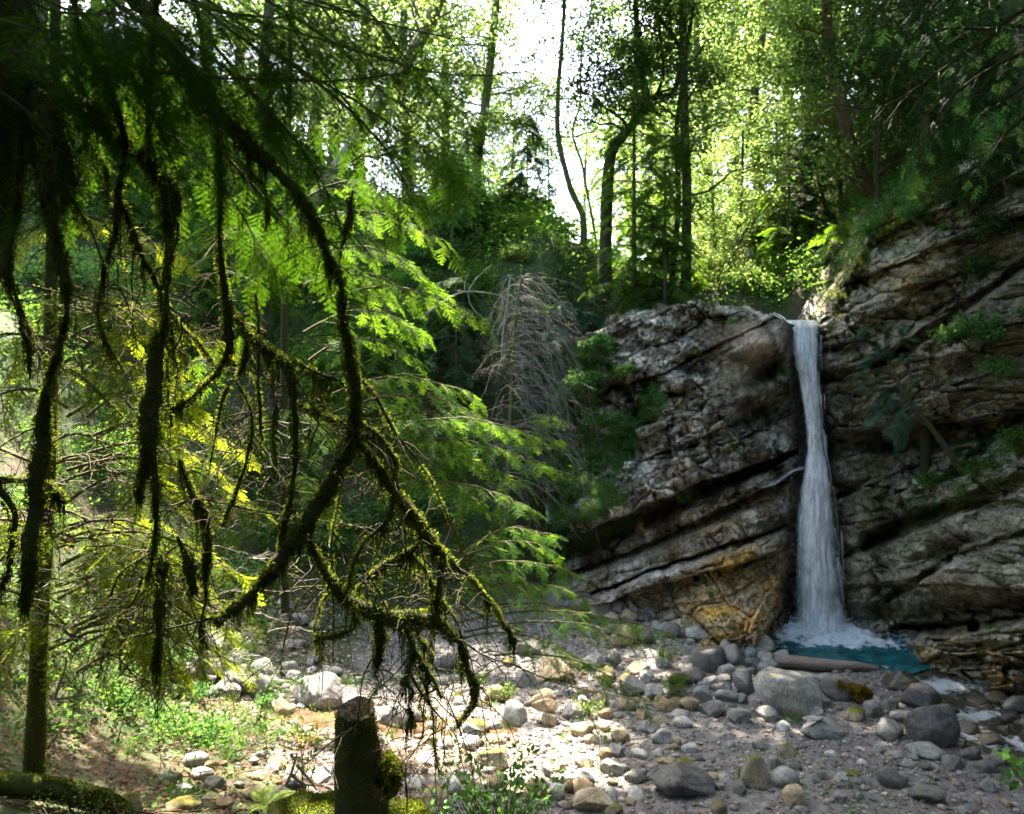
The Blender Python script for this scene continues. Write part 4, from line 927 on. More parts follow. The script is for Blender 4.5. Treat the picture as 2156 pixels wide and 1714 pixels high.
# the log at the pool
def log_thing(pts, rad, name, label, mat, n=30, rough=.06, sides=14, parts=True, endmat='cutwood'):
    P = catmull(pts, n); e = empty(name, P[0], label, 'log')
    mb = MB(); rr = np.interp(np.linspace(0, 1, n), np.linspace(0, 1, len(rad)), rad) * (1 + rough * fbm(np.linspace(0, 9, n), np.zeros(n), 5, 3))
    P = P + .25 * np.array([fbm(np.linspace(0, 5, n), np.zeros(n) + q, 9, 2) for q in range(3)]).T * rr[:, None]
    tubes(mb, P, rr, sides, rough=rough * .3); mb.build('trunk', M[mat], e, smooth_=True)
    for en, dr in ((0, P[0] - P[1]), (-1, P[-1] - P[-2])):
        mb = MB(); dr = unit(dr); c = P[en] + dr * .003; tubes(mb, np.array([c - dr * .02, c, c + dr * .004, c + dr * .006]), np.array([rr[en] * .98, rr[en] * .97, rr[en] * .6, .0005]), sides, rough=.05)
        mb.build('cut_end', M[endmat], e)
    return e
lg = [at(1628, 1390, 15.3), at(1700, 1396, 15.25), at(1780, 1402, 15.2), at(1848, 1406, 15.25)]
log_thing(lg, [.11, .12, .105, .05], 'drift_log', 'bare grey-brown log lying across the front of the teal pool', 'driftwood', rough=.012, sides=18, n=14)
lg = [at(-60, 1652, 5.6), at(60, 1655, 5.7), at(140, 1668, 5.8), at(215, 1688, 5.9), at(260, 1716, 5.9)]
lo_ = log_thing(lg, [.07, .075, .065, .07, .06], 'fallen_log', 'mossy fallen log lying across the lower left corner', 'bark_lying')
# ------------------------------------------------------------------ carving: gaps in the leaf cover where sunbeams pass
beams = []
def beam(px, py, r, t=None):
    p = hit1(px, py) if t is None else at(px, py, t); beams.append((p, r * .74))
for b_ in ((1100, 1500, .55), (1190, 1560, .45), (1060, 1470, .35), (1130, 1600, .7), (1200, 1620, .55), (1060, 1570, .35), (1010, 1540, .35), (990, 1600, .35), (1310, 1350, .28), (1370, 1370, .26), (1170, 1400, .22), (1340, 1440, .25), (1350, 1400, .2),
           (1210, 1480, .28), (1260, 1520, .3), (1290, 1540, .25), (950, 1560, .22), (920, 1610, .2), (1120, 1370, .15), (1250, 1600, .25), (1100, 1660, .3), (1040, 1590, .4), (640, 1640, .3), (560, 1640, .22), (660, 1600, .25), (430, 1640, .2), (1300, 1650, .18), (900, 1570, .3)):
    beam(*b_)
for b_ in ((100, 1350, .6, 6.0), (200, 1300, .5, 6.0), (60, 1200, .4, 6.0), (300, 1330, .45, 6.5), (180, 1400, .4, 5.5), (350, 1050, .4, 6.5), (450, 950, .45, 6.5), (550, 850, .35, 6.5), (300, 850, .4, 7), (620, 700, .45, 7), (700, 600, .4, 7.5), (520, 1180, .35, 6.5), (50, 900, .5, 7), (800, 560, .4, 7.5), (1740, 640, .6, 20.5), (1760, 560, .6, 21), (600, 1000, .4, 7.), (850, 1260, .28, 3.2), (920, 1150, .22, 3.2), (620, 850, .22, 3.2), (480, 650, .2, 3.2), (430, 1100, .22, 3.1), (580, 1180, .25, 3.1), (250, 450, .2, 3.1), (760, 960, .2, 3.1), (70, 1050, .2, 2.9), (140, 1330, .8, 6), (400, 1200, .6, 6.5), (820, 800, .35, 7.5), (700, 1050, .3, 7), (1000, 920, .35, 7.5), (1100, 1150, .4, 9), (1200, 1260, .35, 9), (900, 580, .3, 7.5), (1080, 930, .3, 7.5), (850, 720, .3, 7.5)):
    beam(*b_)
bP = np.array([b_[0] for b_ in beams]); bR = np.array([b_[1] for b_ in beams])
def carve(p, more=0.0):
    """True where a leaf stays."""
    keep = np.ones(len(p), bool)
    for q, r in zip(bP, bR):
        d = p - q; s_ = d @ S
        dist = np.linalg.norm(d - s_[:, None] * S, axis=1)
        keep &= ~((dist < (r + more) * (.75 + .5 * hash2((p[:, 0] * 3).astype(int), (p[:, 2] * 3).astype(int), 4))) & (s_ > 1.0))
    return keep

# ------------------------------------------------------------------ broadleaf trees
def limb_set(trunk, n_limbs, f0, length, rng, up=(0.1, .7), r0=.05):
    """limb paths from a trunk path."""
    K = len(trunk); out = []
    for k in range(n_limbs):
        u = f0 + (1 - f0) * (k + rng.rand()) / n_limbs; i = min(int(u * (K - 1)), K - 2)
        b = trunk[i]; az = rng.uniform(0, 2 * math.pi); el = rng.uniform(*up)
        L = length * (1.15 - .65 * (u - f0) / (1 - f0 + 1e-6)) * rng.uniform(.6, 1.1)
        d = np.array([math.cos(az) * math.cos(el), math.sin(az) * math.cos(el), math.sin(el)])
        s_ = np.linspace(0, 1, 7)[:, None]
        P = b + d * L * s_ + np.array([0, 0, -1]) * (s_ ** 2) * L * rng.uniform(.0, .25) + np.cumsum(rng.normal(0, .035 * L, (7, 3)), 0) * (s_ > 0)
        out.append(P)
    return np.array(out)
def crown_points(limbs, n_side, rng, side_len=.45):
    """side twigs of the limbs and the spray centres at and along them."""
    N, K, _ = limbs.shape; tw = []
    L = np.linalg.norm(limbs[:, -1] - limbs[:, 0], axis=1)
    for k in range(n_side):
        i = rng.randint(2, K, N); b = limbs[np.arange(N), i]; dr = unit(limbs[:, -1] - limbs[:, 0])
        d = unit(dr * .5 + rand_unit(N, rng) * [1, 1, .35]); ln = (L * side_len * rng.uniform(.4, 1, N))[:, None, None]
        s_ = np.linspace(0, 1, 5)[None, :, None]
        tw.append(b[:, None] + d[:, None] * ln * s_ + rng.normal(0, .03, (N, 5, 3)) * s_)
    return np.concatenate(tw)
def spray_leaves(C, n_per, rad, lsize, rng, thick=.12, tilt=.35):
    n = len(C); nr = unit(rng.normal(size=(n, 3)) * tilt + [0, 0, 1.])
    a = rng.uniform(0, 6.28, (n, n_per)); r = rad * np.sqrt(rng.rand(n, n_per)) * rng.uniform(.6, 1.25, (n, 1))
    U = unit(np.cross(nr, [0.3, 1, 0.1])); V = np.cross(nr, U)
    d = np.cos(a)[..., None] * U[:, None] + np.sin(a)[..., None] * V[:, None]
    P = C[:, None] + d * r[..., None] + nr[:, None] * rng.normal(0, thick, (n, n_per, 1)) * rad
    D = unit(d + rng.normal(0, .5, d.shape)); Nn = unit(nr[:, None] + rng.normal(0, .45, d.shape))
    P = P.reshape(-1, 3); D = D.reshape(-1, 3); Nn = Nn.reshape(-1, 3)
    ls = lsize * rng.uniform(.6, 1.25, len(P)); return P, D, Nn, ls, ls * .62
def broad_tree(name, label, trunk_pts, r0, r1, leaf='leaf_bg', bark='bark', n_limbs=16, f0=.35, length=2.6, n_side=5, per=26, rad=.55, lsize=.11, seed=1, group=None, up=(.05, .7), cat='tree', extra=None, do_carve=True, limbs=True, thin=None):
    rng = np.random.RandomState(seed); trunk_pts = [np.asarray(p_, float) for p_ in trunk_pts]
    if do_carve: b0 = trunk_pts[0]; hz = float(height(b0[0], b0[1])) - .4; trunk_pts = ([np.array([b0[0], b0[1], hz])] if b0[2] > hz + .3 else []) + trunk_pts
    T = catmull(trunk_pts, 26)
    e = empty(name, T[0], label, cat, group); mb = MB()
    rr = np.linspace(r0, r1, 26); rr[:3] *= [1.5, 1.25, 1.08]
    tubes(mb, T, rr, 10, rough=.06)
    mb.build('trunk', M[bark], e, smooth_=True)
    Ls = limb_set(T, n_limbs, f0, length, rng, up); mb = MB()
    lr = np.linspace(1, .25, 7)[None] * np.maximum(.012, r0 * .28 * np.linspace(1, .4, len(Ls)))[:, None]
    tubes(mb, Ls, lr, 5)
    if extra is not None:
        for pts, ra, rb in extra: ml_ = MB(); tubes(ml_, catmull(pts, 18), np.linspace(ra, rb, 18), 8, rough=.06); ml_.build('limb', M[bark], e, smooth_=True)
    tw = crown_points(Ls, n_side, rng); tubes(mb, tw, np.linspace(.011, .004, 5)[None] * np.ones((len(tw), 1)), 3)
    if extra is not None:
        for pts, ra, rb in extra:
            E = catmull(pts, 18); q = limb_set(E, 5, .35, length * .6, rng, up); tubes(mb, q, np.linspace(.02, .005, 7)[None] * np.ones((len(q), 1)), 4); tw = np.concatenate([tw, crown_points(q, n_side, rng)])
    mb.build('branches', M[bark], e, smooth_=True)
    C = np.concatenate([tw[:, 4], tw[:, 2], Ls[:, -1]]); C = C + rng.normal(0, .12, C.shape)
    if thin is not None: C = C[thin(C)]
    P, D, Nn, l_, w__ = spray_leaves(C, per, rad, lsize, rng)
    k = carve(P) if do_carve else np.ones(len(P), bool)
    mb = MB(); leaves(mb, P[k], D[k], Nn[k], l_[k], w__[k]); mb.build('crown', M[leaf], e)
    return e
def copy_tree(src, loc, rot, sc, label, group=None):
    r = src.copy(); COL.objects.link(r); r.location = loc; r.rotation_euler = (0, 0, rot); r.scale = (sc, sc, sc)
    tag(r, label, None, group)
    for ch in src.children:
        c = ch.copy(); COL.objects.link(c); c.parent = r
    return r
def pts(t, *pp): return [at(p[0], p[1], t if len(p) < 3 else p[2]) for p in pp]
Z5 = lambda x, y: (789.5 + x * .3992, y * .3992)
Z6 = lambda x, y: (1421 + x * .3991, y * .3991)
def gap_thin(p=.85, band=(1060, 1215)):
    """few leaves grow in the opening of the valley where the sky shows."""
    def f(C):
        px = CX + C[:, 0] / C[:, 1] * F; py = CY - (C[:, 2] - EYE) / C[:, 1] * F
        inside = np.exp(-(((px - 1120) / 105) ** 2 + ((py - 260) / 190) ** 2) ** 2) + np.exp(-(((px - 1215) / 55) ** 2 + ((py - 40) / 150) ** 2) ** 2) + np.exp(-(((px - 1190) / 40) ** 2 + ((py - 420) / 70) ** 2) ** 2)
        return R.rand(len(C)) > p * np.clip(inside, 0, 1)
    return f
gt = gap_thin(.2); gts = gap_thin(.1)
z5 = lambda t, *q: [at(*Z5(a, b), t) for a, b in q]
z6 = lambda t, *q: [at(*Z6(a, b), t) for a, b in q]
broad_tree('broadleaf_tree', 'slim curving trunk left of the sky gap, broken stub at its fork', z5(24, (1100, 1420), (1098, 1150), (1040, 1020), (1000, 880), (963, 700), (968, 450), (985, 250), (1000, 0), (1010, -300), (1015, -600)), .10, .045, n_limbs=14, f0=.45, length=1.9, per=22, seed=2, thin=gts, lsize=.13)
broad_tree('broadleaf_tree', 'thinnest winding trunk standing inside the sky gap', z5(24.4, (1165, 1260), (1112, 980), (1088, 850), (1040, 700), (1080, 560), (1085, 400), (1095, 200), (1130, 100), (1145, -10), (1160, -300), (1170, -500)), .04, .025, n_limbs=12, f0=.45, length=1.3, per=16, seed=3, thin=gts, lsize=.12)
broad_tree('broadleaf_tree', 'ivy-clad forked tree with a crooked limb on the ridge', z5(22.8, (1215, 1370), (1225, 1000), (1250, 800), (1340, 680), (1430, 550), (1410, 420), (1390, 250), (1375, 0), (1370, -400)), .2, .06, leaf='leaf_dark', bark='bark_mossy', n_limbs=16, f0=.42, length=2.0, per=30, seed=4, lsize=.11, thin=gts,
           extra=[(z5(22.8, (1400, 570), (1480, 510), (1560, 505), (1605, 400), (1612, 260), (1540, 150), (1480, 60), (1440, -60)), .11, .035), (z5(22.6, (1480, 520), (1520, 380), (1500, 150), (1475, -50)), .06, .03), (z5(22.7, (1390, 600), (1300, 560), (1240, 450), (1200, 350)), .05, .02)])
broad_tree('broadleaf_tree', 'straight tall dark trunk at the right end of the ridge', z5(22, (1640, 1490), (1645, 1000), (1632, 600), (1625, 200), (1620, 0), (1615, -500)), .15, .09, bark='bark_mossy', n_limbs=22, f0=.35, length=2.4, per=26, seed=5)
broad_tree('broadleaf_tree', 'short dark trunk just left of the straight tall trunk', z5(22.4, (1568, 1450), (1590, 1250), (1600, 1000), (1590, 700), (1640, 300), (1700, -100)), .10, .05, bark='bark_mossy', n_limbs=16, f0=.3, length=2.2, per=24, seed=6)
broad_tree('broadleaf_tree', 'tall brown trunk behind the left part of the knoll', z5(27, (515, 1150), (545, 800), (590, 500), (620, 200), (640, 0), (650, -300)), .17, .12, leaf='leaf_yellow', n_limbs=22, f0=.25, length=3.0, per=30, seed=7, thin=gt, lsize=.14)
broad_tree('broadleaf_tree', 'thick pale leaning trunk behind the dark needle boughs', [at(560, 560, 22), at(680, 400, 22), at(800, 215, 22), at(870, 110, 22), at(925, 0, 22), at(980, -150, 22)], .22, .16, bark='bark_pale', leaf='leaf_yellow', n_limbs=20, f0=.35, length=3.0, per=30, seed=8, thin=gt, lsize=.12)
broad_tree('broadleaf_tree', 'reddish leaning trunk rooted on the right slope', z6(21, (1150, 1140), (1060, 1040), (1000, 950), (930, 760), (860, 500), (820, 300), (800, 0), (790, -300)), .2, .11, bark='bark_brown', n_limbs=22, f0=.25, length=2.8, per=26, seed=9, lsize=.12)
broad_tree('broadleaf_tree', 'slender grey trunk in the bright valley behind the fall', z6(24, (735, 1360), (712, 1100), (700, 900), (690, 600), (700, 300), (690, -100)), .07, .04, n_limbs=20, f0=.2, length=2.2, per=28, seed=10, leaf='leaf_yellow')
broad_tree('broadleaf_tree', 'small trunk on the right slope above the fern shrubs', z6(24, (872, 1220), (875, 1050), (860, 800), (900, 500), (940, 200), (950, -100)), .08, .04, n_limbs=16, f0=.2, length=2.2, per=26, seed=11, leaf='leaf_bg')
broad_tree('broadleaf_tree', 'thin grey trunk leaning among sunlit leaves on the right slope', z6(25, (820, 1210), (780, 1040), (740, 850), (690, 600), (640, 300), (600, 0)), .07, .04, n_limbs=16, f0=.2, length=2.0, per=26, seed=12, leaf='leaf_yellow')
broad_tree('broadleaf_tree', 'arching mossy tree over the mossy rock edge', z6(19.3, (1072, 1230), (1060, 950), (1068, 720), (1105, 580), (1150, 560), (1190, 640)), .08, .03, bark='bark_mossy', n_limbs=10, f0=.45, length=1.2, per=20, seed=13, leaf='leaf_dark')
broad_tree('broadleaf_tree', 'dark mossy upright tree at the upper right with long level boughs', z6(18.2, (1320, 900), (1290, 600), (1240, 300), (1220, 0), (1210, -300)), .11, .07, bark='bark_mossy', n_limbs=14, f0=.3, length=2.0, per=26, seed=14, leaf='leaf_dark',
           extra=[(z6(18, (1420, 465), (1300, 430), (1200, 400), (1080, 400), (1000, 425), (900, 475)), .08, .03), (z6(18, (1150, 395), (1050, 300), (950, 285), (820, 330)), .04, .02)])
broad_tree('leaning_pole_tree', 'dead slanting pole in the bright valley left of the fall', z5(22.6, (1745, 1575), (1810, 1460), (1890, 1340), (1960, 1200)), .05, .03, n_limbs=4, f0=.6, length=.8, n_side=2, per=6, seed=15, cat='dead tree')
broad_tree('young_tree', 'thin bent sapling on the left knoll slope', z5(23.5, (400, 1340), (415, 1150), (450, 1000), (460, 880)), .06, .03, n_limbs=9, f0=.3, length=1.2, per=22, seed=16, leaf='leaf_shrub', cat='tree')
broad_tree('young_tree', 'dark sapling with a short crooked stem left of the knoll top', z5(24.5, (300, 1110), (310, 1000), (318, 900), (330, 780)), .08, .04, n_limbs=9, f0=.35, length=1.3, per=22, seed=17, leaf='leaf_bg', cat='tree')
broad_tree('young_tree', 'straight little stem right on the knoll crest', z5(26, (918, 1090), (917, 950), (912, 800), (905, 700)), .04, .02, n_limbs=8, f0=.2, length=.9, per=14, seed=18, leaf='leaf_bg', cat='tree')
# the arching crown over the view, deep woods beyond
variants = []
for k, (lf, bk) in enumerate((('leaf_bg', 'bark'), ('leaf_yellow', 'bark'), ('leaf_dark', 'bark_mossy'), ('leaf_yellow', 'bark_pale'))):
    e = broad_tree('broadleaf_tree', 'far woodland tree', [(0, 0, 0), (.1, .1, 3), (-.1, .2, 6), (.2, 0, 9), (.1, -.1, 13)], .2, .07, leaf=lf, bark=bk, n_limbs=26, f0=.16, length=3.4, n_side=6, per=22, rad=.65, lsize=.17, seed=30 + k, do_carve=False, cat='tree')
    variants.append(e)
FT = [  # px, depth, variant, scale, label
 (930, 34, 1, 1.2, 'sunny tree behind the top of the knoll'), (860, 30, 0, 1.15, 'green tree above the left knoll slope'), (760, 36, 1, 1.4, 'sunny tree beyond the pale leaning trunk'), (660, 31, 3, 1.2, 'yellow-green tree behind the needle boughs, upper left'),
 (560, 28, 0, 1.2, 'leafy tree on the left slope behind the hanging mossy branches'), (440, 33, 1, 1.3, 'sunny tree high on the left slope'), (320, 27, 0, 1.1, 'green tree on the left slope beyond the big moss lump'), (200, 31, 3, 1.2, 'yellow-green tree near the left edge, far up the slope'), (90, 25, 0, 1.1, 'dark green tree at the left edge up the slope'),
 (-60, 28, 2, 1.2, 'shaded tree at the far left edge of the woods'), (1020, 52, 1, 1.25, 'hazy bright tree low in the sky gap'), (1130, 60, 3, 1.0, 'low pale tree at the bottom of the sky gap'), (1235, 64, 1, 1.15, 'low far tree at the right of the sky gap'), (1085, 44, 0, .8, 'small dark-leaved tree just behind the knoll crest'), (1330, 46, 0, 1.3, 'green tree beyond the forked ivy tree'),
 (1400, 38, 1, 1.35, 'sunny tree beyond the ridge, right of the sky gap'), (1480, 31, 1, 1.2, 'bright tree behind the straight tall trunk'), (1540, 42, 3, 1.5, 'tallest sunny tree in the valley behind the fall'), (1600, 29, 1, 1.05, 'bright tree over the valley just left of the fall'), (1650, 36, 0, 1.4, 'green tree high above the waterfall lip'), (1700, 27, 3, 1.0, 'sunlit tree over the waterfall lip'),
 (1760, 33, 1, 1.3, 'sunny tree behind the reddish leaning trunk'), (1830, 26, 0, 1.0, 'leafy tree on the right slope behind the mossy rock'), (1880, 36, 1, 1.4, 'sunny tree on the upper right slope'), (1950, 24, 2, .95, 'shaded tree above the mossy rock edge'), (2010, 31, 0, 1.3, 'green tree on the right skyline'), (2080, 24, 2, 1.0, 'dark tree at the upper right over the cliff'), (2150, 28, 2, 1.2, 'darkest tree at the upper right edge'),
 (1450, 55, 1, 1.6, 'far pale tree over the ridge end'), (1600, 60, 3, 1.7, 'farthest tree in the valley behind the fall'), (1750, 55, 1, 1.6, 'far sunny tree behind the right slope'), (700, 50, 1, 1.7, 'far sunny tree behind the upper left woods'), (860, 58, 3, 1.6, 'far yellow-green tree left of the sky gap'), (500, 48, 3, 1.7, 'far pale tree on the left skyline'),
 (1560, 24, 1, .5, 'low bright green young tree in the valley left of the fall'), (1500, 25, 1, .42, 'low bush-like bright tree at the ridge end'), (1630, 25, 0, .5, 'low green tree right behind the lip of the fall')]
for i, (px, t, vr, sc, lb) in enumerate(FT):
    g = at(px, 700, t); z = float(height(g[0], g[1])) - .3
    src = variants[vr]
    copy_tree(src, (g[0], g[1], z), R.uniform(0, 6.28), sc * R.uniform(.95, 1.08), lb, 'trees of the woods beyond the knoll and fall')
for v_ in variants:
    for c in list(v_.children): bpy.data.objects.remove(c)
    bpy.data.objects.remove(v_)
# ------------------------------------------------------------------ conifers
def spray_template(L, n_tw, n_needle, nl, nw, seed, droop=.12, ang=1.0):
    """a flat fir spray: stem, side twigs and their needles, in local x (along), y (side), z (up)."""
    r = np.random.RandomState(seed); segs = [(np.zeros(3), np.array([L, 0, -droop * L]))]
    for k in range(n_tw):
        u = (k + .7) / (n_tw + .5); b = np.array([L * u, 0, -droop * L * u * u]); s_ = 1 if k % 2 else -1
        ln = L * .5 * (1 - u * .75) * r.uniform(.75, 1.1); a = ang * r.uniform(.85, 1.1)
        segs.append((b, b + ln * np.array([math.cos(a), s_ * math.sin(a), -droop * r.uniform(.3, 1.6)])))
    V = []; T = []; Rn = []; n = 0
    mbt = MB()
    for b, e in segs:
        ln = np.linalg.norm(e - b); m = max(3, int(n_needle * ln / L)); u = (np.arange(m) + .5) / m
        c = b + (e - b) * u[:, None]; d = unit(e - b); sd = unit(np.cross([0, 0, 1.], d)); 
        for s_ in (-1, 1):
            dd_ = unit(d * .45 + sd * s_ + r.normal(0, .12, (m, 3))); l_ = nl * (1 - .45 * u) * r.uniform(.8, 1.1, m)
            leaves(mbt, c, dd_, np.array([0, 0, 1.]) + r.normal(0, .2, (m, 3)), l_, nw, rnd=np.clip(r.rand(m) * .5 + .25 + .3 * (u - .4), 0, 1), fold=.05)
        w = nw * .5; P = np.array([b - sd * w, b + sd * w, e + sd * w * .4, e - sd * w * .4]); mbt.add(P, quads=[[0, 1, 2, 3]], rnd=.0)
    V = np.concatenate(mbt.v); tr = np.concatenate(mbt.f[3]); qd = np.concatenate(mbt.f[4]); return V, tr, qd, np.concatenate(mbt.r)
def place(mb, tpl, pos, xdir, up, scale, shade=0.0):
    V, tr, qd, rn = tpl; n = len(pos); X = unit(xdir); Y = unit(np.cross(up, X)); Zd = np.cross(X, Y)
    W = (V[None, :, 0:1] * X[:, None] + V[None, :, 1:2] * Y[:, None] + V[None, :, 2:3] * Zd[:, None]) * np.asarray(scale).reshape(-1, 1, 1) + pos[:, None]
    off = (np.arange(n) * len(V))[:, None, None]
    r = np.clip(rn[None] + R.uniform(-.25, .25, (n, 1)), 0, 1)
    mb.add(W, quads=(qd[None] + off).reshape(-1, 4), tris=(tr[None] + off).reshape(-1, 3), rnd=r.ravel())
NEAR = [spray_template(.30, 13, 62, .019, .0028, k, .15) for k in range(3)]
MID = [spray_template(.34, 11, 32, .026, .007, 10 + k, .18) for k in range(3)]
FAR = [spray_template(.5, 11, 20, .062, .022, 20 + k, .2) for k in range(3)]
def bough_paths(P, n_side, ln, rng, drp=.25):
    """side shoots of a bough path P (K,3), nearly level, both sides."""
    K = len(P); out = []
    for k in range(n_side):
        u = .12 + .88 * (k + rng.rand() * .8) / n_side; x = u * (K - 1); i = min(int(x), K - 2); b = P[i] * (1 - x + i) + P[i + 1] * (x - i)
        d = unit(P[i + 1] - P[i]); sd = unit(np.cross(d, [0, 0, 1.])) * (1 if k % 2 else -1)
        dd_ = unit(d * rng.uniform(.5, .9) + sd * rng.uniform(.6, 1) + rng.normal(0, .12, 3)); L = ln * (1.1 - .7 * u) * rng.uniform(.6, 1.1)
        s_ = np.linspace(0, 1, 6)[:, None]; out.append(b + dd_ * L * s_ - np.array([0, 0, 1]) * drp * L * s_ ** 2)
    return np.array(out)
def dress(mb, paths, tpls, spacing, sc, rng, hang=.3, skip=.1, docarve=True):
    """sprays along paths, alternately left and right plus one at the tip."""
    pos = []; xd = []; ups = []
    for P in paths:
        L = np.linalg.norm(np.diff(P, axis=0), axis=1).sum(); m = max(2, int(L / spacing))
        for k in range(m):
            u = skip + (1 - skip) * (k + 1) / m; x = u * (len(P) - 1) - 1e-6; i = int(x); b = P[i] + (P[i + 1] - P[i]) * (x - i); d = unit(P[i + 1] - P[i])
            sd = unit(np.cross(d, [0, 0, 1.])) * (1 if k % 2 else -1) if k < m - 1 else np.zeros(3)
            pos.append(b); xd.append(unit(d * .7 + sd * .8 + [0, 0, -hang * rng.uniform(.2, 1.4)] + rng.normal(0, .1, 3))); ups.append(unit(np.array([0, 0, 1.]) + rng.normal(0, .22, 3)))
    pos, xd, ups = map(np.array, (pos, xd, ups)); scl = sc * rng.uniform(.65, 1.2, len(pos))
    if docarve: k = carve(pos); pos, xd, ups, scl = pos[k], xd[k], ups[k], scl[k]
    q = rng.randint(0, len(tpls), len(pos))
    for j in range(len(tpls)):
        m = q == j
        if m.any(): place(mb, tpls[j], pos[m], xd[m], ups[m], scl[m])
def conifer(name, label, base, height_, rad, tpls, leaf, seed, spacing=.24, sc=1.0, whorl=.3, nb=6, bark='bark', lean=(0, 0), r0=.1, f0=.1, ptip=.15, group=None, drp=.35, cat='conifer', mesh_only=False):
    rng = np.random.RandomState(seed); base = np.array(base, float)
    T = base + np.linspace(0, 1, 14)[:, None] * np.array([lean[0], lean[1], height_]); e = empty(name, T[0], label, cat, group)
    mb = MB(); tubes(mb, T, np.linspace(r0 * .6, r0 * .1, 14), 8, rough=.05); mb.build('trunk', M[bark], e, smooth_=True)
    paths = []; z = f0 * height_
    while z < height_ * .98:
        u = z / height_; L = rad * (ptip + (1 - ptip) * (1 - u) ** .8)
        for k in range(nb):
            a = rng.uniform(0, 6.28); d = np.array([math.cos(a), math.sin(a), rng.uniform(-.05, .3)]); b = base + np.array([lean[0] * u, lean[1] * u, z]); s_ = np.linspace(0, 1, 6)[:, None]
            l_ = L * rng.uniform(.65, 1.1); paths.append(b + d * l_ * s_ - np.array([0, 0, 1]) * drp * l_ * s_ ** 2)
        z += whorl * rng.uniform(.8, 1.2)
    paths = np.array(paths); mb = MB(); tubes(mb, paths, np.linspace(.018, .004, 6)[None] * np.ones((len(paths), 1)), 4); mb.build('branches', M[bark], e, smooth_=True)
    mb = MB(); dress(mb, paths, tpls, spacing, sc, rng); mb.build('needles', M[leaf], e)
    return e
def gz(px, t): g = at(px, 700, t); return (g[0], g[1], float(height(g[0], g[1])) - .1)
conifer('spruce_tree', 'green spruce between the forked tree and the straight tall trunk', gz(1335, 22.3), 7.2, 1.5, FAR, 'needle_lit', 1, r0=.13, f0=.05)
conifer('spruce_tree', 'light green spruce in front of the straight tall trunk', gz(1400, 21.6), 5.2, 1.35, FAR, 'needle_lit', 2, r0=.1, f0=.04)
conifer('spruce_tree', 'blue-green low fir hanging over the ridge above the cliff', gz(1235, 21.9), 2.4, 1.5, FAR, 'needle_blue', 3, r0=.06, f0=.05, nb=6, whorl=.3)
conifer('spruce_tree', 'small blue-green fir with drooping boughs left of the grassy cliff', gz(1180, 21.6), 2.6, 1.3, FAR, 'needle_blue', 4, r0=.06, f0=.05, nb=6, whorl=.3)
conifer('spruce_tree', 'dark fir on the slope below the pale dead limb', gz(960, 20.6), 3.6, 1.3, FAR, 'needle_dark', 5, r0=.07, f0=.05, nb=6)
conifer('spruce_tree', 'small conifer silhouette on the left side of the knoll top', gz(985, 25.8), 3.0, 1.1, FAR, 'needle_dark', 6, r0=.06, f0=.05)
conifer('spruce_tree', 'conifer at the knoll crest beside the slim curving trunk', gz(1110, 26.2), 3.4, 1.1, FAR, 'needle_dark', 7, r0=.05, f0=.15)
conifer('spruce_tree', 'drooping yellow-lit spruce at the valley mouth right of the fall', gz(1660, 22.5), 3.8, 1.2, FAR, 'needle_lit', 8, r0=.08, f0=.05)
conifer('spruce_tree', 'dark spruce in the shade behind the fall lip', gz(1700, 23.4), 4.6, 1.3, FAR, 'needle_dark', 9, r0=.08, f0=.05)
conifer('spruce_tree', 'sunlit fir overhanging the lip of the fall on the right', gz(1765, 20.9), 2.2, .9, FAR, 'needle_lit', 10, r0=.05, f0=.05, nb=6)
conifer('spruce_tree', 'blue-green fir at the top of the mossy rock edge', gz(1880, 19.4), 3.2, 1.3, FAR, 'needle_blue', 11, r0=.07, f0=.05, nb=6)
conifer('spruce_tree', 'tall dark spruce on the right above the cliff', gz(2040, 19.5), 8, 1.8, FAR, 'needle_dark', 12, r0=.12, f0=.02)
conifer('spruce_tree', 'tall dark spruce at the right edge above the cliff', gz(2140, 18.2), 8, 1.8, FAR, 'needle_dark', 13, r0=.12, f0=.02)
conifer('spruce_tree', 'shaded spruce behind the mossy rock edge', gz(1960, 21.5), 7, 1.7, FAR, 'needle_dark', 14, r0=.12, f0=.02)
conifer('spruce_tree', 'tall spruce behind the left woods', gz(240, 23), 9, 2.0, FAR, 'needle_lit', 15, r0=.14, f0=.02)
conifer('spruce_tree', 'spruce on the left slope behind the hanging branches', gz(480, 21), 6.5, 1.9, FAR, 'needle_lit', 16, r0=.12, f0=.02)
conifer('spruce_tree', 'dark green spruce on the slope left of the dead drooping spruce', gz(760, 20.2), 5.0, 1.7, FAR, 'needle_lit', 17, r0=.1, f0=.02)
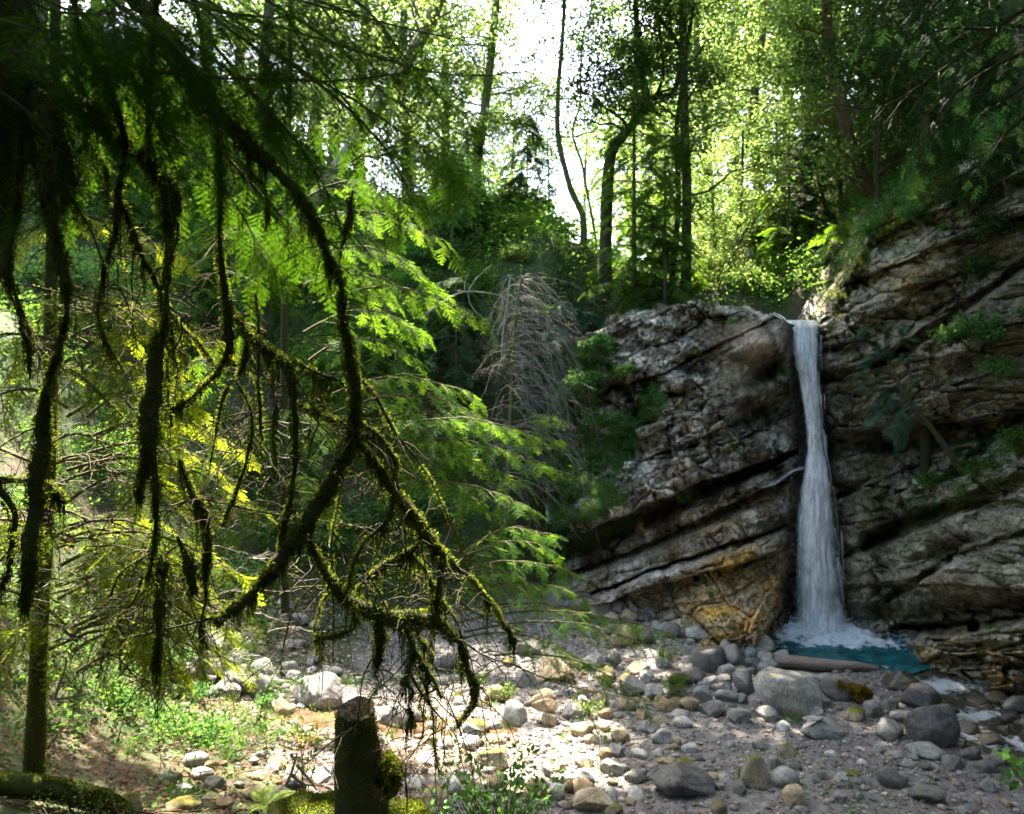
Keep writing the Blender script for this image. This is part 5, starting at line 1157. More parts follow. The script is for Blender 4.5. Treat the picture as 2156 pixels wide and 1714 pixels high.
# fir leaning out of the right-hand cliff
rng = np.random.RandomState(60)
e = empty('cliff_fir', at(2020, 985, 15.9), 'blue-green fir leaning left out of the right-hand cliff face', 'conifer')
Tr = catmull([at(2020, 985, 15.9), at(1960, 900, 15.6), at(1915, 850, 15.5), at(1885, 790, 15.4), at(1868, 755, 15.4), at(1860, 690, 15.4)], 16)
mb = MB(); tubes(mb, Tr, np.linspace(.06, .012, 16), 7, rough=.06); mb.build('trunk', M['bark'], e, smooth_=True)
pa = []
for (x, y, tx, ty) in ((1868, 755, 1800, 720), (1870, 760, 1820, 760), (1880, 790, 1795, 790), (1885, 800, 1815, 830), (1890, 810, 1850, 870), (1905, 840, 1830, 885), (1915, 850, 1870, 905), (1862, 700, 1815, 700), (1860, 700, 1905, 690), (1868, 740, 1935, 715), (1880, 780, 1930, 750), (1920, 860, 1880, 925), (1930, 870, 1895, 940), (1900, 830, 1960, 800), (1875, 770, 1840, 735), (1895, 820, 1845, 850)):
    for q in range(3):
        a = at(x, y, 15.45); b = at(tx + rng.uniform(-12, 12), ty + rng.uniform(-12, 12), 15.45 + rng.uniform(-.6, .4)); s_ = np.linspace(0, 1, 6)[:, None]; pa.append(a + (b - a) * s_ + np.array([0, 0, .12]) * np.sin(s_ * 3.14))
pa = np.array(pa); mb = MB(); tubes(mb, pa, np.linspace(.012, .003, 6)[None] * np.ones((len(pa), 1)), 4); mb.build('branches', M['bark'], e, smooth_=True)
mb = MB(); dress(mb, pa, MID, .035, .5, rng, hang=.0); mb.build('needles', M['needle_blue'], e)
# dead drooping spruce in front of the grassy cliff
rng = np.random.RandomState(61)
e = empty('dead_spruce', at(1062, 1110, 18.8), 'dead grey spruce with a curtain of bare drooping branches', 'dead tree')
Tr = catmull([at(1062, 1120, 18.8), at(1072, 950, 18.9), at(1078, 800, 19), at(1085, 680, 19.1), at(1100, 560, 19.2)], 16)
mb = MB(); tubes(mb, Tr, np.linspace(.07, .02, 16), 7, rough=.05); mb.build('trunk', M['bark'], e, smooth_=True)
mb = MB(); n = 210; u = rng.uniform(.05, 1, n) ** .7; b = Tr[(u * 15).astype(int)] + rng.normal(0, .08, (n, 3)); s_ = np.linspace(0, 1, 10)[None, :, None]
ex = np.where(rng.rand(n) < .75, rng.uniform(.2, 2.2, n), -rng.uniform(.1, .8, n)); dp = -rng.uniform(.5, 2.9, n) * (.35 + .7 * np.abs(ex)) * (.4 + .7 * u); rz_ = rng.uniform(-.1, .6, n)
off = np.stack([ex, rng.uniform(-.9, .3, n), rz_], -1)[:, None] * s_ ** .8 + np.stack([0 * ex, 0 * ex, dp], -1)[:, None] * s_ ** rng.uniform(1.4, 2.6, (n, 1, 1))
Pth = b[:, None] + off + np.cumsum(rng.normal(0, .022, (n, 10, 3)), 1); tubes(mb, Pth, np.linspace(.011, .002, 10)[None] * rng.uniform(.4, 1.3, (n, 1)), 4)
n2 = 1300; ii = rng.randint(0, n, n2); jj = rng.randint(2, 9, n2); b2_ = Pth[ii, jj]; s_ = np.linspace(0, 1, 5)[None, :, None]; dr_ = unit(Pth[ii, jj] - Pth[ii, jj - 1])
tubes(mb, b2_[:, None] + (dr_ * .16 + rng.normal(0, .09, (n2, 3)) + [.02, 0, -.08])[:, None] * s_ * rng.uniform(.5, 1.8, (n2, 1, 1)) + np.cumsum(rng.normal(0, .008, (n2, 5, 3)), 1), np.linspace(.0045, .0015, 5)[None] * np.ones((n2, 1)), 3)
mb.build('bare_branches', M['deadtwig'], e)
e = empty('dead_limb', at(885, 672, 17.5), 'pale bare dead limb arching in front of the knoll', 'dead branch')
mb = MB()
for q, a, b in (([(885, 672), (925, 640), (965, 618), (985, 614), (1010, 615), (1050, 622), (1080, 640)], .03, .008), ([(985, 614), (1000, 590), (1020, 570), (1035, 558)], .018, .006), ([(985, 615), (990, 640), (1010, 665), (1030, 680)], .014, .004), ([(978, 612), (980, 590), (992, 568)], .012, .004), ([(1050, 622), (1065, 630), (1085, 660)], .008, .003), ([(1074, 585), (1068, 640), (1060, 690), (1055, 760)], .022, .012)):
    tubes(mb, catmull([at(x, y, 17.5) for x, y in q], 16), np.linspace(a, b, 16), 6, rough=.05)
mb.build('limb', M['deadwood'], e, smooth_=True)
# two mid-distance hemlocks that fill the left with lit needles
def px_boughs(lst, rng, tt):
    out = []
    for (x0b, y0b, x1b, y1b) in lst:
        a = at(x0b, y0b, tt + rng.uniform(-.1, .4)); b = at(x1b, y1b, tt + rng.uniform(-.9, .3)); s_ = np.linspace(0, 1, 9)[:, None]
        out.append(a + (b - a) * s_ + np.array([0, 0, .22]) * np.sin(s_ * 3.0) + rng.normal(0, .012, (9, 3)) * s_)
    return out
def hemlock(name, label, trunk, r0, boughs, tt, seed, leaf, n_side=9, ln=.55, sp=.15, sc=1.0, bark='bark', tp=MID):
    rng = np.random.RandomState(seed); T = catmull(trunk, 16); e = empty(name, T[0], label, 'conifer')
    mb = MB(); tubes(mb, T, np.linspace(r0, r0 * .5, 16), 8, rough=.08); mb.build('trunk', M[bark], e, smooth_=True)
    B = px_boughs(boughs, rng, tt); side = np.concatenate([bough_paths(b, n_side, ln, rng) for b in B])
    mb = MB(); tubes(mb, np.array(B), np.linspace(.016, .004, 9)[None] * np.ones((len(B), 1)), 5, rough=.05); tubes(mb, side, np.linspace(.006, .002, 6)[None] * np.ones((len(side), 1)), 3); mb.build('branches', M['twig'], e, smooth_=True)
    mb = MB(); dress(mb, list(side) + [b[3:] for b in B], tp, sp, sc, rng, hang=.35); mb.build('needles', M[leaf], e); return e
rb = np.random.RandomState(90)
bl = [(640, 470, 930, 520), (660, 540, 900, 600), (640, 600, 880, 640), (660, 640, 1000, 670), (640, 700, 880, 700), (650, 760, 860, 760), (700, 830, 1000, 845), (700, 870, 1020, 885), (740, 900, 1100, 925), (720, 930, 1160, 930), (740, 960, 1150, 985), (760, 1000, 1080, 1010), (740, 1050, 1120, 1075), (700, 1020, 1000, 1060),
      (640, 420, 860, 440), (560, 500, 420, 560), (540, 600, 380, 640), (560, 700, 420, 760), (540, 800, 400, 850), (560, 880, 700, 950), (560, 950, 420, 1000), (570, 1030, 700, 1090), (560, 1080, 430, 1130)]
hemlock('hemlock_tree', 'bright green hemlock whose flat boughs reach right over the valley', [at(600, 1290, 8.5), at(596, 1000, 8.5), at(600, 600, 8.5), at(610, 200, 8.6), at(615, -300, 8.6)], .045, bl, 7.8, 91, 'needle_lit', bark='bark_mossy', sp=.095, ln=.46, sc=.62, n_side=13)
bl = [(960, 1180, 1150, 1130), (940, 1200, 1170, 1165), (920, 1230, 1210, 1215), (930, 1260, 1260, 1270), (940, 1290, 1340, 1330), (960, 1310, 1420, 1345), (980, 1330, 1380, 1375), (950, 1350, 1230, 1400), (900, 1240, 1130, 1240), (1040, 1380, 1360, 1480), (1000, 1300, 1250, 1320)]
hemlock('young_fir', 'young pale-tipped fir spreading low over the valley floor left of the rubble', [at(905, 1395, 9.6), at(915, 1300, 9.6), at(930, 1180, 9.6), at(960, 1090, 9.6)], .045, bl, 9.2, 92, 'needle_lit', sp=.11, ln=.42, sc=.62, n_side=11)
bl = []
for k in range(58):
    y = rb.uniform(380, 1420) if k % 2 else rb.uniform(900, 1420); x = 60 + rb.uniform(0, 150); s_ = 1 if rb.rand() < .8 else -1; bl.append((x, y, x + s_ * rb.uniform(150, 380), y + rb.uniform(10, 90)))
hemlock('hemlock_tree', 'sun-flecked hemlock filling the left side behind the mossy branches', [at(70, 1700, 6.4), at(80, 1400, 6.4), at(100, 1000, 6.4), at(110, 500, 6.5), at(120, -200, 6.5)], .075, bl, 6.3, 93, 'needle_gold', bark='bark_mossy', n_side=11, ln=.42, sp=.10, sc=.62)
# bare lit twigs of that tree
rng = np.random.RandomState(94); mb = MB(); e = empty('brushwood', at(100, 1400, 6), 'tangle of bare sunlit twigs at the lower left', 'branches')
n = 190; x = rng.uniform(-20, 620, n); y = np.where(rng.rand(n) < .6, rng.uniform(1180, 1400, n), rng.uniform(850, 1250, n)); b = at(x, y, rng.uniform(5.2, 7, n)); d = unit(rng.normal(size=(n, 3)) * [1, .6, .5] + [.5, 0, .1]); L = rng.uniform(.12, .5, n)[:, None, None]; s_ = np.linspace(0, 1, 7)[None, :, None]
Pth = b[:, None] + d[:, None] * L * s_ + np.array([0, 0, -.25]) * L * s_ ** 2 + np.cumsum(rng.normal(0, .012, (n, 7, 3)), 1); tubes(mb, Pth, np.linspace(.005, .0015, 7)[None] * rng.uniform(.6, 1.3, (n, 1)), 4)
n2 = 500; ii = rng.randint(0, n, n2); b2_ = Pth[ii, rng.randint(1, 6, n2)]; d2 = unit(d[ii] + rng.normal(0, .7, (n2, 3))); tubes(mb, b2_[:, None] + d2[:, None] * rng.uniform(.05, .2, (n2, 1, 1)) * np.linspace(0, 1, 4)[None, :, None], np.linspace(.0025, .001, 4)[None] * np.ones((n2, 1)), 3)
mb.build('twigs', M['deadwood'], e); e['kind'] = 'stuff'

# unseen leaf canopy added above the frame to shade the scene, parented to featured trees
def shade_canopy(owner_label, cx, cy, cz_, rx, ry, rz, n, ls, mat, seed, docarve=True):
    rng = np.random.RandomState(seed); ow = [o for o in bpy.data.objects if o.get('label') == owner_label][0]
    m = n // 24; C = rand_unit(m, rng) * rng.rand(m, 1) ** .4 * [rx, ry, rz] + [cx, cy, cz_]
    C = C[(C[:, 2] > 5.9 + .525 * C[:, 1])]
    P, D, Nn, l_, w__ = spray_leaves(C, 24, .9, ls, rng, .15, .5); k = (P[:, 2] > 5.5 + .515 * P[:, 1])
    if docarve: k &= carve(P, .16)
    mb = MB(); leaves(mb, P[k], D[k], Nn[k], l_[k], w__[k] * 1.15); mb.build('crown', M[mat], ow)
lbs = ['thick pale leaning trunk behind the dark needle boughs', 'slim curving trunk left of the sky gap, broken stub at its fork', 'ivy-clad forked tree with a crooked limb on the ridge', 'straight tall dark trunk at the right end of the ridge',
       'reddish leaning trunk rooted on the right slope', 'dark mossy upright tree at the upper right with long level boughs', 'tall brown trunk behind the left part of the knoll', 'small trunk on the right slope above the fern shrubs']
k = 0
for (x, y, dz, rx, ry, n) in ((-6.5, 11, 3, 4, 4, 4500), (-1.5, 17, 3.2, 4, 4.5, 13000), (3, 17, 3.2, 4, 4.5, 17000), (9, 17, 3.2, 4.2, 4.5, 9000), (14, 15, 3.2, 4, 5, 8000), (1, 24, 4, 4, 3.5, 5500), (8, 25, 4, 5, 4, 8000), (15, 22, 4, 5, 4, 7000),
                              (11.5, 8, 3, 4, 4.5, 9000), (6.5, 9, 3, 3.2, 3.5, 7000), (-4, 6.5, 2.6, 4, 2.4, 6000)):
    shade_canopy(lbs[k % 8], x, y, 5.6 + .52 * y + dz, rx, ry, 2.2, n, .26, 'leaf_bg', 800 + k); k += 1
# ------------------------------------------------------------------ undergrowth on the slopes
def herb_patch(x, y, n_leaf, rad, lsize, rng, hgt=.25, z=None):
    n = len(x); z = height(x, y) if z is None else z; C = np.stack([x, y, z], -1)
    a = rng.uniform(0, 6.28, (n, n_leaf)); r = rad * np.sqrt(rng.rand(n, n_leaf)) * rng.uniform(.5, 1.3, (n, 1))
    P = C[:, None] + np.stack([np.cos(a) * r, np.sin(a) * r, hgt * rng.rand(n, n_leaf) * rng.uniform(.5, 1.8, (n, 1)) + .02], -1)
    D = np.stack([np.cos(a), np.sin(a), rng.normal(0, .3, a.shape)], -1) + rng.normal(0, .4, P.shape); Nn = np.array([0, -.25, 1.]) + rng.normal(0, .4, P.shape)
    ls = lsize * rng.uniform(.5, 1.3, P.shape[:2]).ravel(); return P.reshape(-1, 3), D.reshape(-1, 3), Nn.reshape(-1, 3), ls, ls * .6
rng = np.random.RandomState(120)
mb = MB()
def region(n, x0_, x1_, y0_, y1_, f=None):
    x = rng.uniform(x0_, x1_, n); y = rng.uniform(y0_, y1_, n); z = height(x, y); k = np.ones(n, bool)
    if f is not None: k = f(x, y, z)
    return x[k], y[k]
veg = lambda x, y, z: (z > .75 + .25 * fbm(x, y, 3, 2)) & (rng.rand(len(x)) < .15 + .85 * smooth(-.25, .25, fbm(x * .6, y * .6, 44, 3)))
x, y = region(5000, -22, 2, 24, 36, lambda x, y, z: z > 5); leaves(mb, *herb_patch(x, y, 16, .4, .2, rng, .5))
x, y = region(5200, -13, 1.6, 15, 27, veg); leaves(mb, *herb_patch(x, y, 22, .30, .12, rng, .35))
x, y = region(3000, -11, -2.6, 6.2, 15, lambda x, y, z: (z > .7) & (fbm(x * .9, y * .9, 145, 4) + .12 * rng.normal(size=len(x)) > .06)); leaves(mb, *herb_patch(x, y, 24, .17, .065, rng, .22))
x, y = region(1500, 1, 8, 20.8, 25, veg); leaves(mb, *herb_patch(x, y, 20, .3, .11, rng, .3))
x, y = region(1500, 8.5, 17, 17, 27, veg); leaves(mb, *herb_patch(x, y, 20, .35, .12, rng, .35))
x, y = region(420, -3, 5.5, 9.2, 17, lambda x, y, z: fbm(x * .9, y * .9, 88, 2) > .12); leaves(mb, *herb_patch(x, y, 14, .10, .045, rng, .14))
o = mb.build('undergrowth', M['leaf_herb']); tag(o, 'low leafy undergrowth covering the slopes', kind='stuff')
# understorey bushes on the knoll and slopes
def bush(px, py, t, rad, n, lsize, mat, label, seed, name='bush', flat=.6, fine=False, per=26, stem=.008, group=None, base=None):
    rng = np.random.RandomState(seed); c = at(px, py, t) if t else hit1(px, py) + [0, 0, rad * .5]
    b0 = c - [0, 0, rad * .9] if base is None else np.array(base)
    e = empty(name, b0, label, 'bush', group)
    tip = c + rand_unit(n, rng) * rng.rand(n, 1) ** .5 * rad * [1.1, .8, flat]; s_ = np.linspace(0, 1, 6)[None, :, None]
    Pth = b0 + (tip - b0)[:, None] * s_ + np.array([0, 0, .2 * rad]) * np.sin(s_ * 3.1) + rng.normal(0, .02 * rad, (n, 6, 3)) * s_
    mb = MB(); tubes(mb, Pth, np.linspace(stem, stem * .3, 6)[None] * np.ones((n, 1)), 4); mb.build('stems', M['twig'], e)
    C = np.concatenate([Pth[:, -1], Pth[:, 4]]); P, D, Nn, l_, w_b = spray_leaves(C, per, rad * .28, lsize, rng, .25, .4)
    mb = MB(); leaves(mb, P, D, Nn, l_, w_b, fine=fine); mb.build('leaves', M[mat], e); return e
BL = [(520, 1000, None, .9, 46, .10, 'leaf_herb', 'bright bush low on the left slope behind the moss-hung limbs'), (620, 800, None, .9, 46, .10, 'leaf_herb', 'bright bush halfway up the left slope'), (740, 900, None, .9, 46, .10, 'leaf_herb', 'bright bush right of the mossy bent limb, on the slope'), (820, 1010, None, .8, 40, .09, 'leaf_herb', 'bright bush at the lower knoll slope behind the hemlock tips'), (400, 900, None, .9, 46, .09, 'leaf_herb', 'bright bush on the left slope between hanging moss strands'), (760, 620, None, .9, 46, .10, 'leaf_herb', 'bright bush high on the slope behind the hemlock'), (220, 1000, None, .8, 44, .08, 'leaf_herb', 'bright bush on the near left slope'), (980, 1000, None, .8, 40, .09, 'leaf_herb', 'bright bush left of the dead spruce foot'), (2105, 770, 15.0, .35, 22, .06, 'leaf_shrub', 'small shrub on the right cliff below the bluish edge shrub'), (1960, 1010, 17.0, .3, 20, .06, 'leaf_shrub', 'low shrub on the dark ledge of the right cliff'), (2080, 985, 16.2, .45, 30, .06, 'leaf_herb', 'herb cushion on the vegetated ledge of the right cliff'), (2145, 925, 15.4, .45, 30, .06, 'leaf_herb', 'herb cushion on the ledge at the right edge'), (1830, 705, 17.9, .18, 12, .05, 'leaf_shrub', 'tuft of leaves on the cliff just right of the fall top'), (1840, 480, 18.2, .45, 26, .07, 'leaf_shrub', 'shrub spilling over the mossy rock edge'), (2060, 560, 15.4, .35, 24, .06, 'leaf_dark', 'dark shrub in the crack of the upper right cliff'), (930, 700, None, .8, 40, .10, 'leaf_herb', 'bright bush in the middle of the knoll slope'), (1010, 620, None, .7, 34, .09, 'leaf_herb', 'bright bush above the dead spruce'), (870, 760, None, .8, 40, .10, 'leaf_shrub', 'bush low on the knoll slope left of the dead spruce'), (1150, 690, None, .6, 34, .09, 'leaf_herb', 'bush on the steep slope right of the dead spruce'), (1170, 900, 20.0, .6, 34, .08, 'leaf_herb', 'light shrub on the bank between the dead spruce and the cliff'), (1200, 1010, 19.4, .5, 30, .08, 'leaf_herb', 'light shrub low on the grassy cliff corner'), (1140, 1000, 19.6, .5, 30, .08, 'leaf_shrub', 'shrub in the hollow beside the dead spruce foot'), (1310, 780, 18.9, .3, 20, .06, 'leaf_herb', 'small bright shrub on the upper grassy cliff'), (900, 560, None, .8, 34, .11, 'leaf_shrub', 'leafy bush on the left flank of the knoll'), (1000, 480, None, .7, 28, .10, 'leaf_shrub', 'green bush just under the knoll top'), (940, 500, None, .8, 30, .11, 'leaf_bg', 'yellow-green bush left of the knoll top'), (1090, 555, None, .5, 24, .08, 'leaf_yellow', 'small yellow-green bush behind the pale dead limb'),
      (860, 620, None, .8, 32, .11, 'leaf_shrub', 'bush left of the pale dead limb'), (1260, 720, 19.4, .45, 26, .075, 'leaf_shrub', 'light green bush at the upper left corner of the cliff'), (1230, 800, 19.2, .5, 26, .075, 'leaf_shrub', 'leafy shrub hanging on the grassy cliff corner'), (1260, 880, 18.9, .4, 20, .07, 'leaf_shrub', 'leafy shrub halfway down the grassy cliff'),
      (1545, 935, 17.9, .14, 10, .08, 'leaf_yellow', 'bright green plant alone on the cliff centre'), (1470, 742, 18.6, .1, 6, .06, 'leaf_yellow', 'tiny bright plant on the smooth upper cliff'), (1440, 1045, 18.2, .18, 10, .07, 'leaf_shrub', 'small plant growing in the slot under the overhang'),
      (1560, 600, 22, 1.0, 60, .10, 'leaf_yellow', 'glowing green bush in the valley left of the fall'), (1500, 560, 23, .9, 46, .10, 'leaf_yellow', 'glowing bush near the ridge end'), (1640, 620, 21.6, .7, 36, .09, 'leaf_bg', 'green bush right behind the lip'), (1600, 480, 25, 1.2, 60, .12, 'leaf_yellow', 'sunlit bush deep in the valley'), (1700, 560, 23, .9, 40, .11, 'leaf_bg', 'bush on the slope right of the valley'), (1520, 480, 27, 1.2, 60, .13, 'leaf_yellow', 'sunny bush behind the straight trunk'),
      (2060, 690, 15.3, .5, 26, .08, 'leaf_shrub', 'bluish shrub hanging from the right cliff near the edge'), (2000, 700, 15.8, .35, 20, .07, 'leaf_shrub', 'bluish shrub hanging left of the edge shrub on the cliff'), (1935, 440, 16.9, .5, 24, .08, 'leaf_shrub', 'shrub above the mossy rock edge'), (2040, 400, 15.9, .6, 30, .08, 'leaf_dark', 'dark shrub over the right cliff top'), (2120, 330, 15.2, .7, 34, .08, 'leaf_dark', 'dark shrub at the upper right edge'), (2100, 470, 15.2, .5, 26, .08, 'leaf_dark', 'dark shrub hanging at the right edge'), (1990, 330, 16.8, .7, 30, .08, 'leaf_dark', 'dark shrub high above the mossy rock edge'),
      (350, 1420, None, .45, 22, .06, 'leaf_shrub', 'leafy bush at the crumbling left bank'), (300, 1380, None, .5, 24, .06, 'leaf_shrub', 'bush in the shade left of the crumbling bank'), (760, 1120, None, .9, 34, .10, 'leaf_shrub', 'shrub at the foot of the left slope'), (900, 1100, None, .8, 30, .10, 'leaf_shrub', 'shrub below the green hemlock boughs'), (1050, 1150, None, .6, 24, .09, 'leaf_shrub', 'shrub at the foot of the dead spruce'), (1180, 1120, 19.2, .5, 24, .08, 'leaf_dark', 'ivy-dark shrub at the lower left end of the cliff'),
      (700, 1180, None, .7, 26, .09, 'leaf_shrub', 'shrub above the scree on the left'), (500, 1250, None, .7, 28, .08, 'leaf_shrub', 'shrub at the slope foot behind the hanging moss'), (250, 700, None, 1.0, 40, .11, 'leaf_bg', 'bush up the left slope'), (400, 600, None, 1.1, 44, .12, 'leaf_bg', 'large bush up the left slope behind the mossy limbs'), (120, 620, None, 1.0, 40, .1, 'leaf_shrub', 'bush near the left edge up the slope'), (650, 620, None, 1.0, 44, .12, 'leaf_bg', 'bush behind the reddish bent limb')]
for k, b_ in enumerate(BL): bush(*b_, 200 + k)
# grass: blades on slopes and hanging tufts on the cliff
def grass_blades(mb, C, n, L, W, rng, lean=None, spread=.06, out=.6):
    m = len(C); b = C[:, None] + rng.normal(0, spread, (m, n, 3)) * [1, 1, .2]; az = rng.uniform(0, 6.28, (m, n)); d = np.stack([np.cos(az) * out, np.sin(az) * out, np.ones_like(az)], -1)
    if lean is not None: d = d + np.asarray(lean).reshape(-1, 1, 3)
    d = unit(d).reshape(-1, 3); b = b.reshape(-1, 3); l = L * rng.uniform(.5, 1.2, len(b)); sd = unit(np.cross(d, rand_unit(len(b), rng))) * W / 2
    p1 = b + d * l[:, None] * .55; p2 = p1 + (d * .6 + [0, 0, -.35] + (d * [1, 1, 0]) * .5) * l[:, None] * .5
    V = np.stack([b - sd, b + sd, p1 + sd * .8, p1 - sd * .8, p2], 1); i = np.arange(len(b))[:, None] * 5
    mb.add(V, quads=i + [0, 1, 2, 3], tris=i + [3, 2, 4], rnd=np.repeat(rng.rand(len(b)), 5))
mb = MB(); x, y = region(1500, -9, -2.2, 7, 16, lambda x, y, z: (z > .6) & (fbm(x, y, 71, 2) > -.05)); grass_blades(mb, np.stack([x, y, height(x, y)], -1), 12, .2, .006, rng)
x, y = region(2600, -12, 1.6, 16, 26, lambda x, y, z: (z > .8) & (fbm(x, y, 72, 2) > 0)); grass_blades(mb, np.stack([x, y, height(x, y)], -1), 14, .4, .012, rng)
o = mb.build('grass', M['grass']); tag(o, 'thin grass growing over the slopes', kind='stuff')
mb = MB(); mk = (PX > 1165) & (PX < 1400) & (PY > 720) & (PY < 1120) & (PY < over_y(PX) - 25) & (BACK == 0)
wgt = mk & (fbm(PX / 60, PY / 60, 13, 3) + (1290 - PX) / 260 > -.05)
C, Nc = cliff_pick(wgt, 3000, rng); grass_blades(mb, C, 14, .30, .009, rng, lean=Nc * .8 + [0, 0, -.5], out=.35)
mk2 = (BACK == 0) & (PX > 1400) & (PX < 2380) & (fbm(PX / 22, PY / 22, 19, 2) > .62) & (np.abs(PX - 1715) > 50); C, Nc = cliff_pick(mk2, 150, rng); grass_blades(mb, C, 14, .2, .008, rng, lean=Nc * .8 + [0, 0, -.3], out=.3)
o = mb.build('cliff_grass', M['grass']); tag(o, 'hanging grass tufts grown over the cliff corner', kind='stuff')
mb = MB(); C, Nc = cliff_pick(wgt, 1700, rng); P, D, Nn, l_, w_b = spray_leaves(C + Nc * .08, 20, .14, .055, rng, .4, .6); leaves(mb, P, D, Nn + [0, -.6, 0], l_, w_b)
mk3 = (BACK == 0) & (PX > 1900) & (PY > 860) & (PY < 1180) & (np.abs(PY - (1130 - (PX - 1830) * .62)) < 60); C, Nc = cliff_pick(mk3, 420, rng); P, D, Nn, l_, w_b = spray_leaves(C + Nc * .06, 16, .13, .05, rng, .4, .6); leaves(mb, P, D, Nn, l_, w_b)
mk4 = (BACK > 5) & (PX > 1800) & (BACK < 100); C, Nc = cliff_pick(mk4, 900, rng); P, D, Nn, l_, w_b = spray_leaves(C + [0, 0, .1], 18, .22, .075, rng, .4, .6); leaves(mb, P, D, Nn, l_, w_b)
o = mb.build('cliff_ivy', M['leaf_shrub']); tag(o, 'ivy and small herbs rooted in the cliff face', kind='stuff')
# mossy cushions on the right rock edge
mb = MB(); mk5 = (PX > 1745) & (PX < 2020) & (BACK < 30) & (PY > top_y(PX) - 25) & (PY < top_y(PX) + 38); C, Nc = cliff_pick(mk5, 26000, rng)
leaves(mb, C, unit(Nc + rand_unit(len(C), rng) * .6), rand_unit(len(C), rng), R.uniform(.03, .07, len(C)), .02)
o = mb.build('rock_moss', M['moss']); tag(o, 'thick green moss over the right rock edge', kind='stuff')
# single plants
def tuft(px, py, n, L, label, seed, W=.006, t=None, name='grass_tuft'):
    rng = np.random.RandomState(seed); g = hit1(px, py) if t is None else at(px, py, t); mb = MB(); grass_blades(mb, g[None], n, L, W, rng, spread=.05, out=.55)
    me = mb.mesh(name, M['grass'], origin=g); o = bpy.data.objects.new(name, me); COL.objects.link(o); o.location = g; tag(o, label, 'grass'); return o
for a in ((730, 1440, 90, .28, 'bright grass tuft behind the largest pale boulder by the stream'), (540, 1545, 80, .34, 'light grass tuft arching beside the path'), (275, 1590, 60, .3, 'fresh grass tuft over the mossy log'), (1640, 1360 + 35, 26, .18, 'little grass tuft at the left pool shore'), (1560, 1650, 70, .28, 'grass tuft growing from the rotten mossy rock'), (1870, 1615, 30, .16, 'thin grass around the egg-shaped boulder'), (1240, 1500, 40, .25, 'yellow lit grass beside the white sun-bleached rock'), (1190, 1560, 40, .25, 'yellow-green grass at the edge of the sunlit sand'), (1070, 1540, 50, .26, 'lit grass left of the stacked slab'), (480, 1600, 60, .25, 'grass tuft beside the path stones'), (1030, 1570, 26, .2, 'lit grass blades in the shallow stream'), (1010, 1680, 40, .3, 'broad grass blades behind the foreground shrub')):
    tuft(*a, 300 + int(a[0]))
def fern(px, py, label, seed, L=.5, n=8, t=None):
    rng = np.random.RandomState(seed); g = hit1(px, py) if t is None else at(px, py, t); e = empty('fern', g, label, 'fern')
    for k in range(n):
        a = rng.uniform(-2.6, -.4) if k % 2 else rng.uniform(-.4, 3.6); s_ = np.linspace(0, 1, 22)[:, None]; l = L * rng.uniform(.7, 1.1); hd = np.array([math.cos(a), math.sin(a), 0])
        P = g + hd * l * s_ * .85 + np.array([0, 0, 1]) * l * (.75 * s_ - .65 * s_ ** 2); mb = MB(); tubes(mb, P, np.linspace(.004, .001, 22), 4, rnd=.2)
        d = unit(np.gradient(P, axis=0)); sd = np.cross(d, [0, 0, 1.]); sd = unit(sd); w_ = np.sin(np.clip(s_[:, 0] * 1.1, 0, 1) ** .6 * math.pi) * l * .24 + .005
        for q in (-1, 1): leaves(mb, P[2:], unit(sd * q + d * .35)[2:], np.tile(np.array([0, 0, 1.]), (20, 1)), w_[2:], l * .05, rnd=rng.rand(20))
        mb.build('frond', M['leaf_yellow'], e)
fern(1418, 1450, 'bright green fern among the boulders of the valley floor', 1, .62, 9)
fern(1466, 1425, 'small fern right of the bright green fern', 2, .3, 6)
fern(560, 1700, 'low fern at the foot of the cut stump', 3, .3, 6, t=5.6)
# orange moss clump by the pool
p0 = at(1526.5 + 870 * .3243, 1158 + 930 * .3243, hit1(1526.5 + 840 * .3243, 1158 + 1000 * .3243)[1]); mb = MB(); n = 9000; bb_ = rng.normal(0, 1, (9, 3)) * [.12, .05, .05]; bb_[:, 2] -= bb_[:, 0] * .45; v = rand_unit(n, rng) * rng.uniform(.5, 1.0, (n, 1)) * .055 * rng.uniform(.6, 1.5, (n, 1)) + bb_[rng.randint(0, 9, n)] + p0 + [0, .02, .03]
v = v + rng.normal(0, .02, v.shape); leaves(mb, v, rand_unit(n, rng) + [0, 0, .4], rand_unit(n, rng), rng.uniform(.02, .04, n), .012); vv, ff = stone_geo(77, 4, (.10, .08, .05), .1); mb.add(vv + p0 + [0, .06, .0], tris=ff, rnd=.1)
me = mb.mesh('moss_clump', M['moss_rust'], origin=p0); o = bpy.data.objects.new('moss_clump', me); COL.objects.link(o); o.location = p0; tag(o, 'orange and yellow moss clump hanging beside the round boulder', 'moss')
# foreground leafy shrub at the bottom
def leafy(px0, py0, t, tips, label, seed, lsize=.045, mat='leaf_shrub', name='shrub', per=16, cat='shrub'):
    rng = np.random.RandomState(seed); b0 = at(px0, py0, t); e = empty(name, b0, label, cat); mb = MB(); ml = MB()
    for (x, y) in tips:
        tp = at(x, y, t + rng.uniform(-.25, .25)); s_ = np.linspace(0, 1, 14)[:, None]; P = b0 + (tp - b0) * s_ + np.array([rng.normal(0, .04), 0, .08]) * np.sin(s_ * 3.1); tubes(mb, P, np.linspace(.005, .0015, 14), 4)
        m = per; u = rng.uniform(.25, 1, m); i = (u * 12.99).astype(int); C = P[i]; d = rng.normal(size=(m, 3)) + [0, 0, .35]; C2 = C + unit(d) * rng.uniform(0, .07, (m, 1))
        leaves(ml, C2, d, rng.normal(0, .6, (m, 3)) + [0, -.3, 1.], lsize * rng.uniform(.6, 1.3, m), lsize * .62, fine=True)
    mb.build('stems', M['twig'], e); ml.build('leaves', M[mat], e)
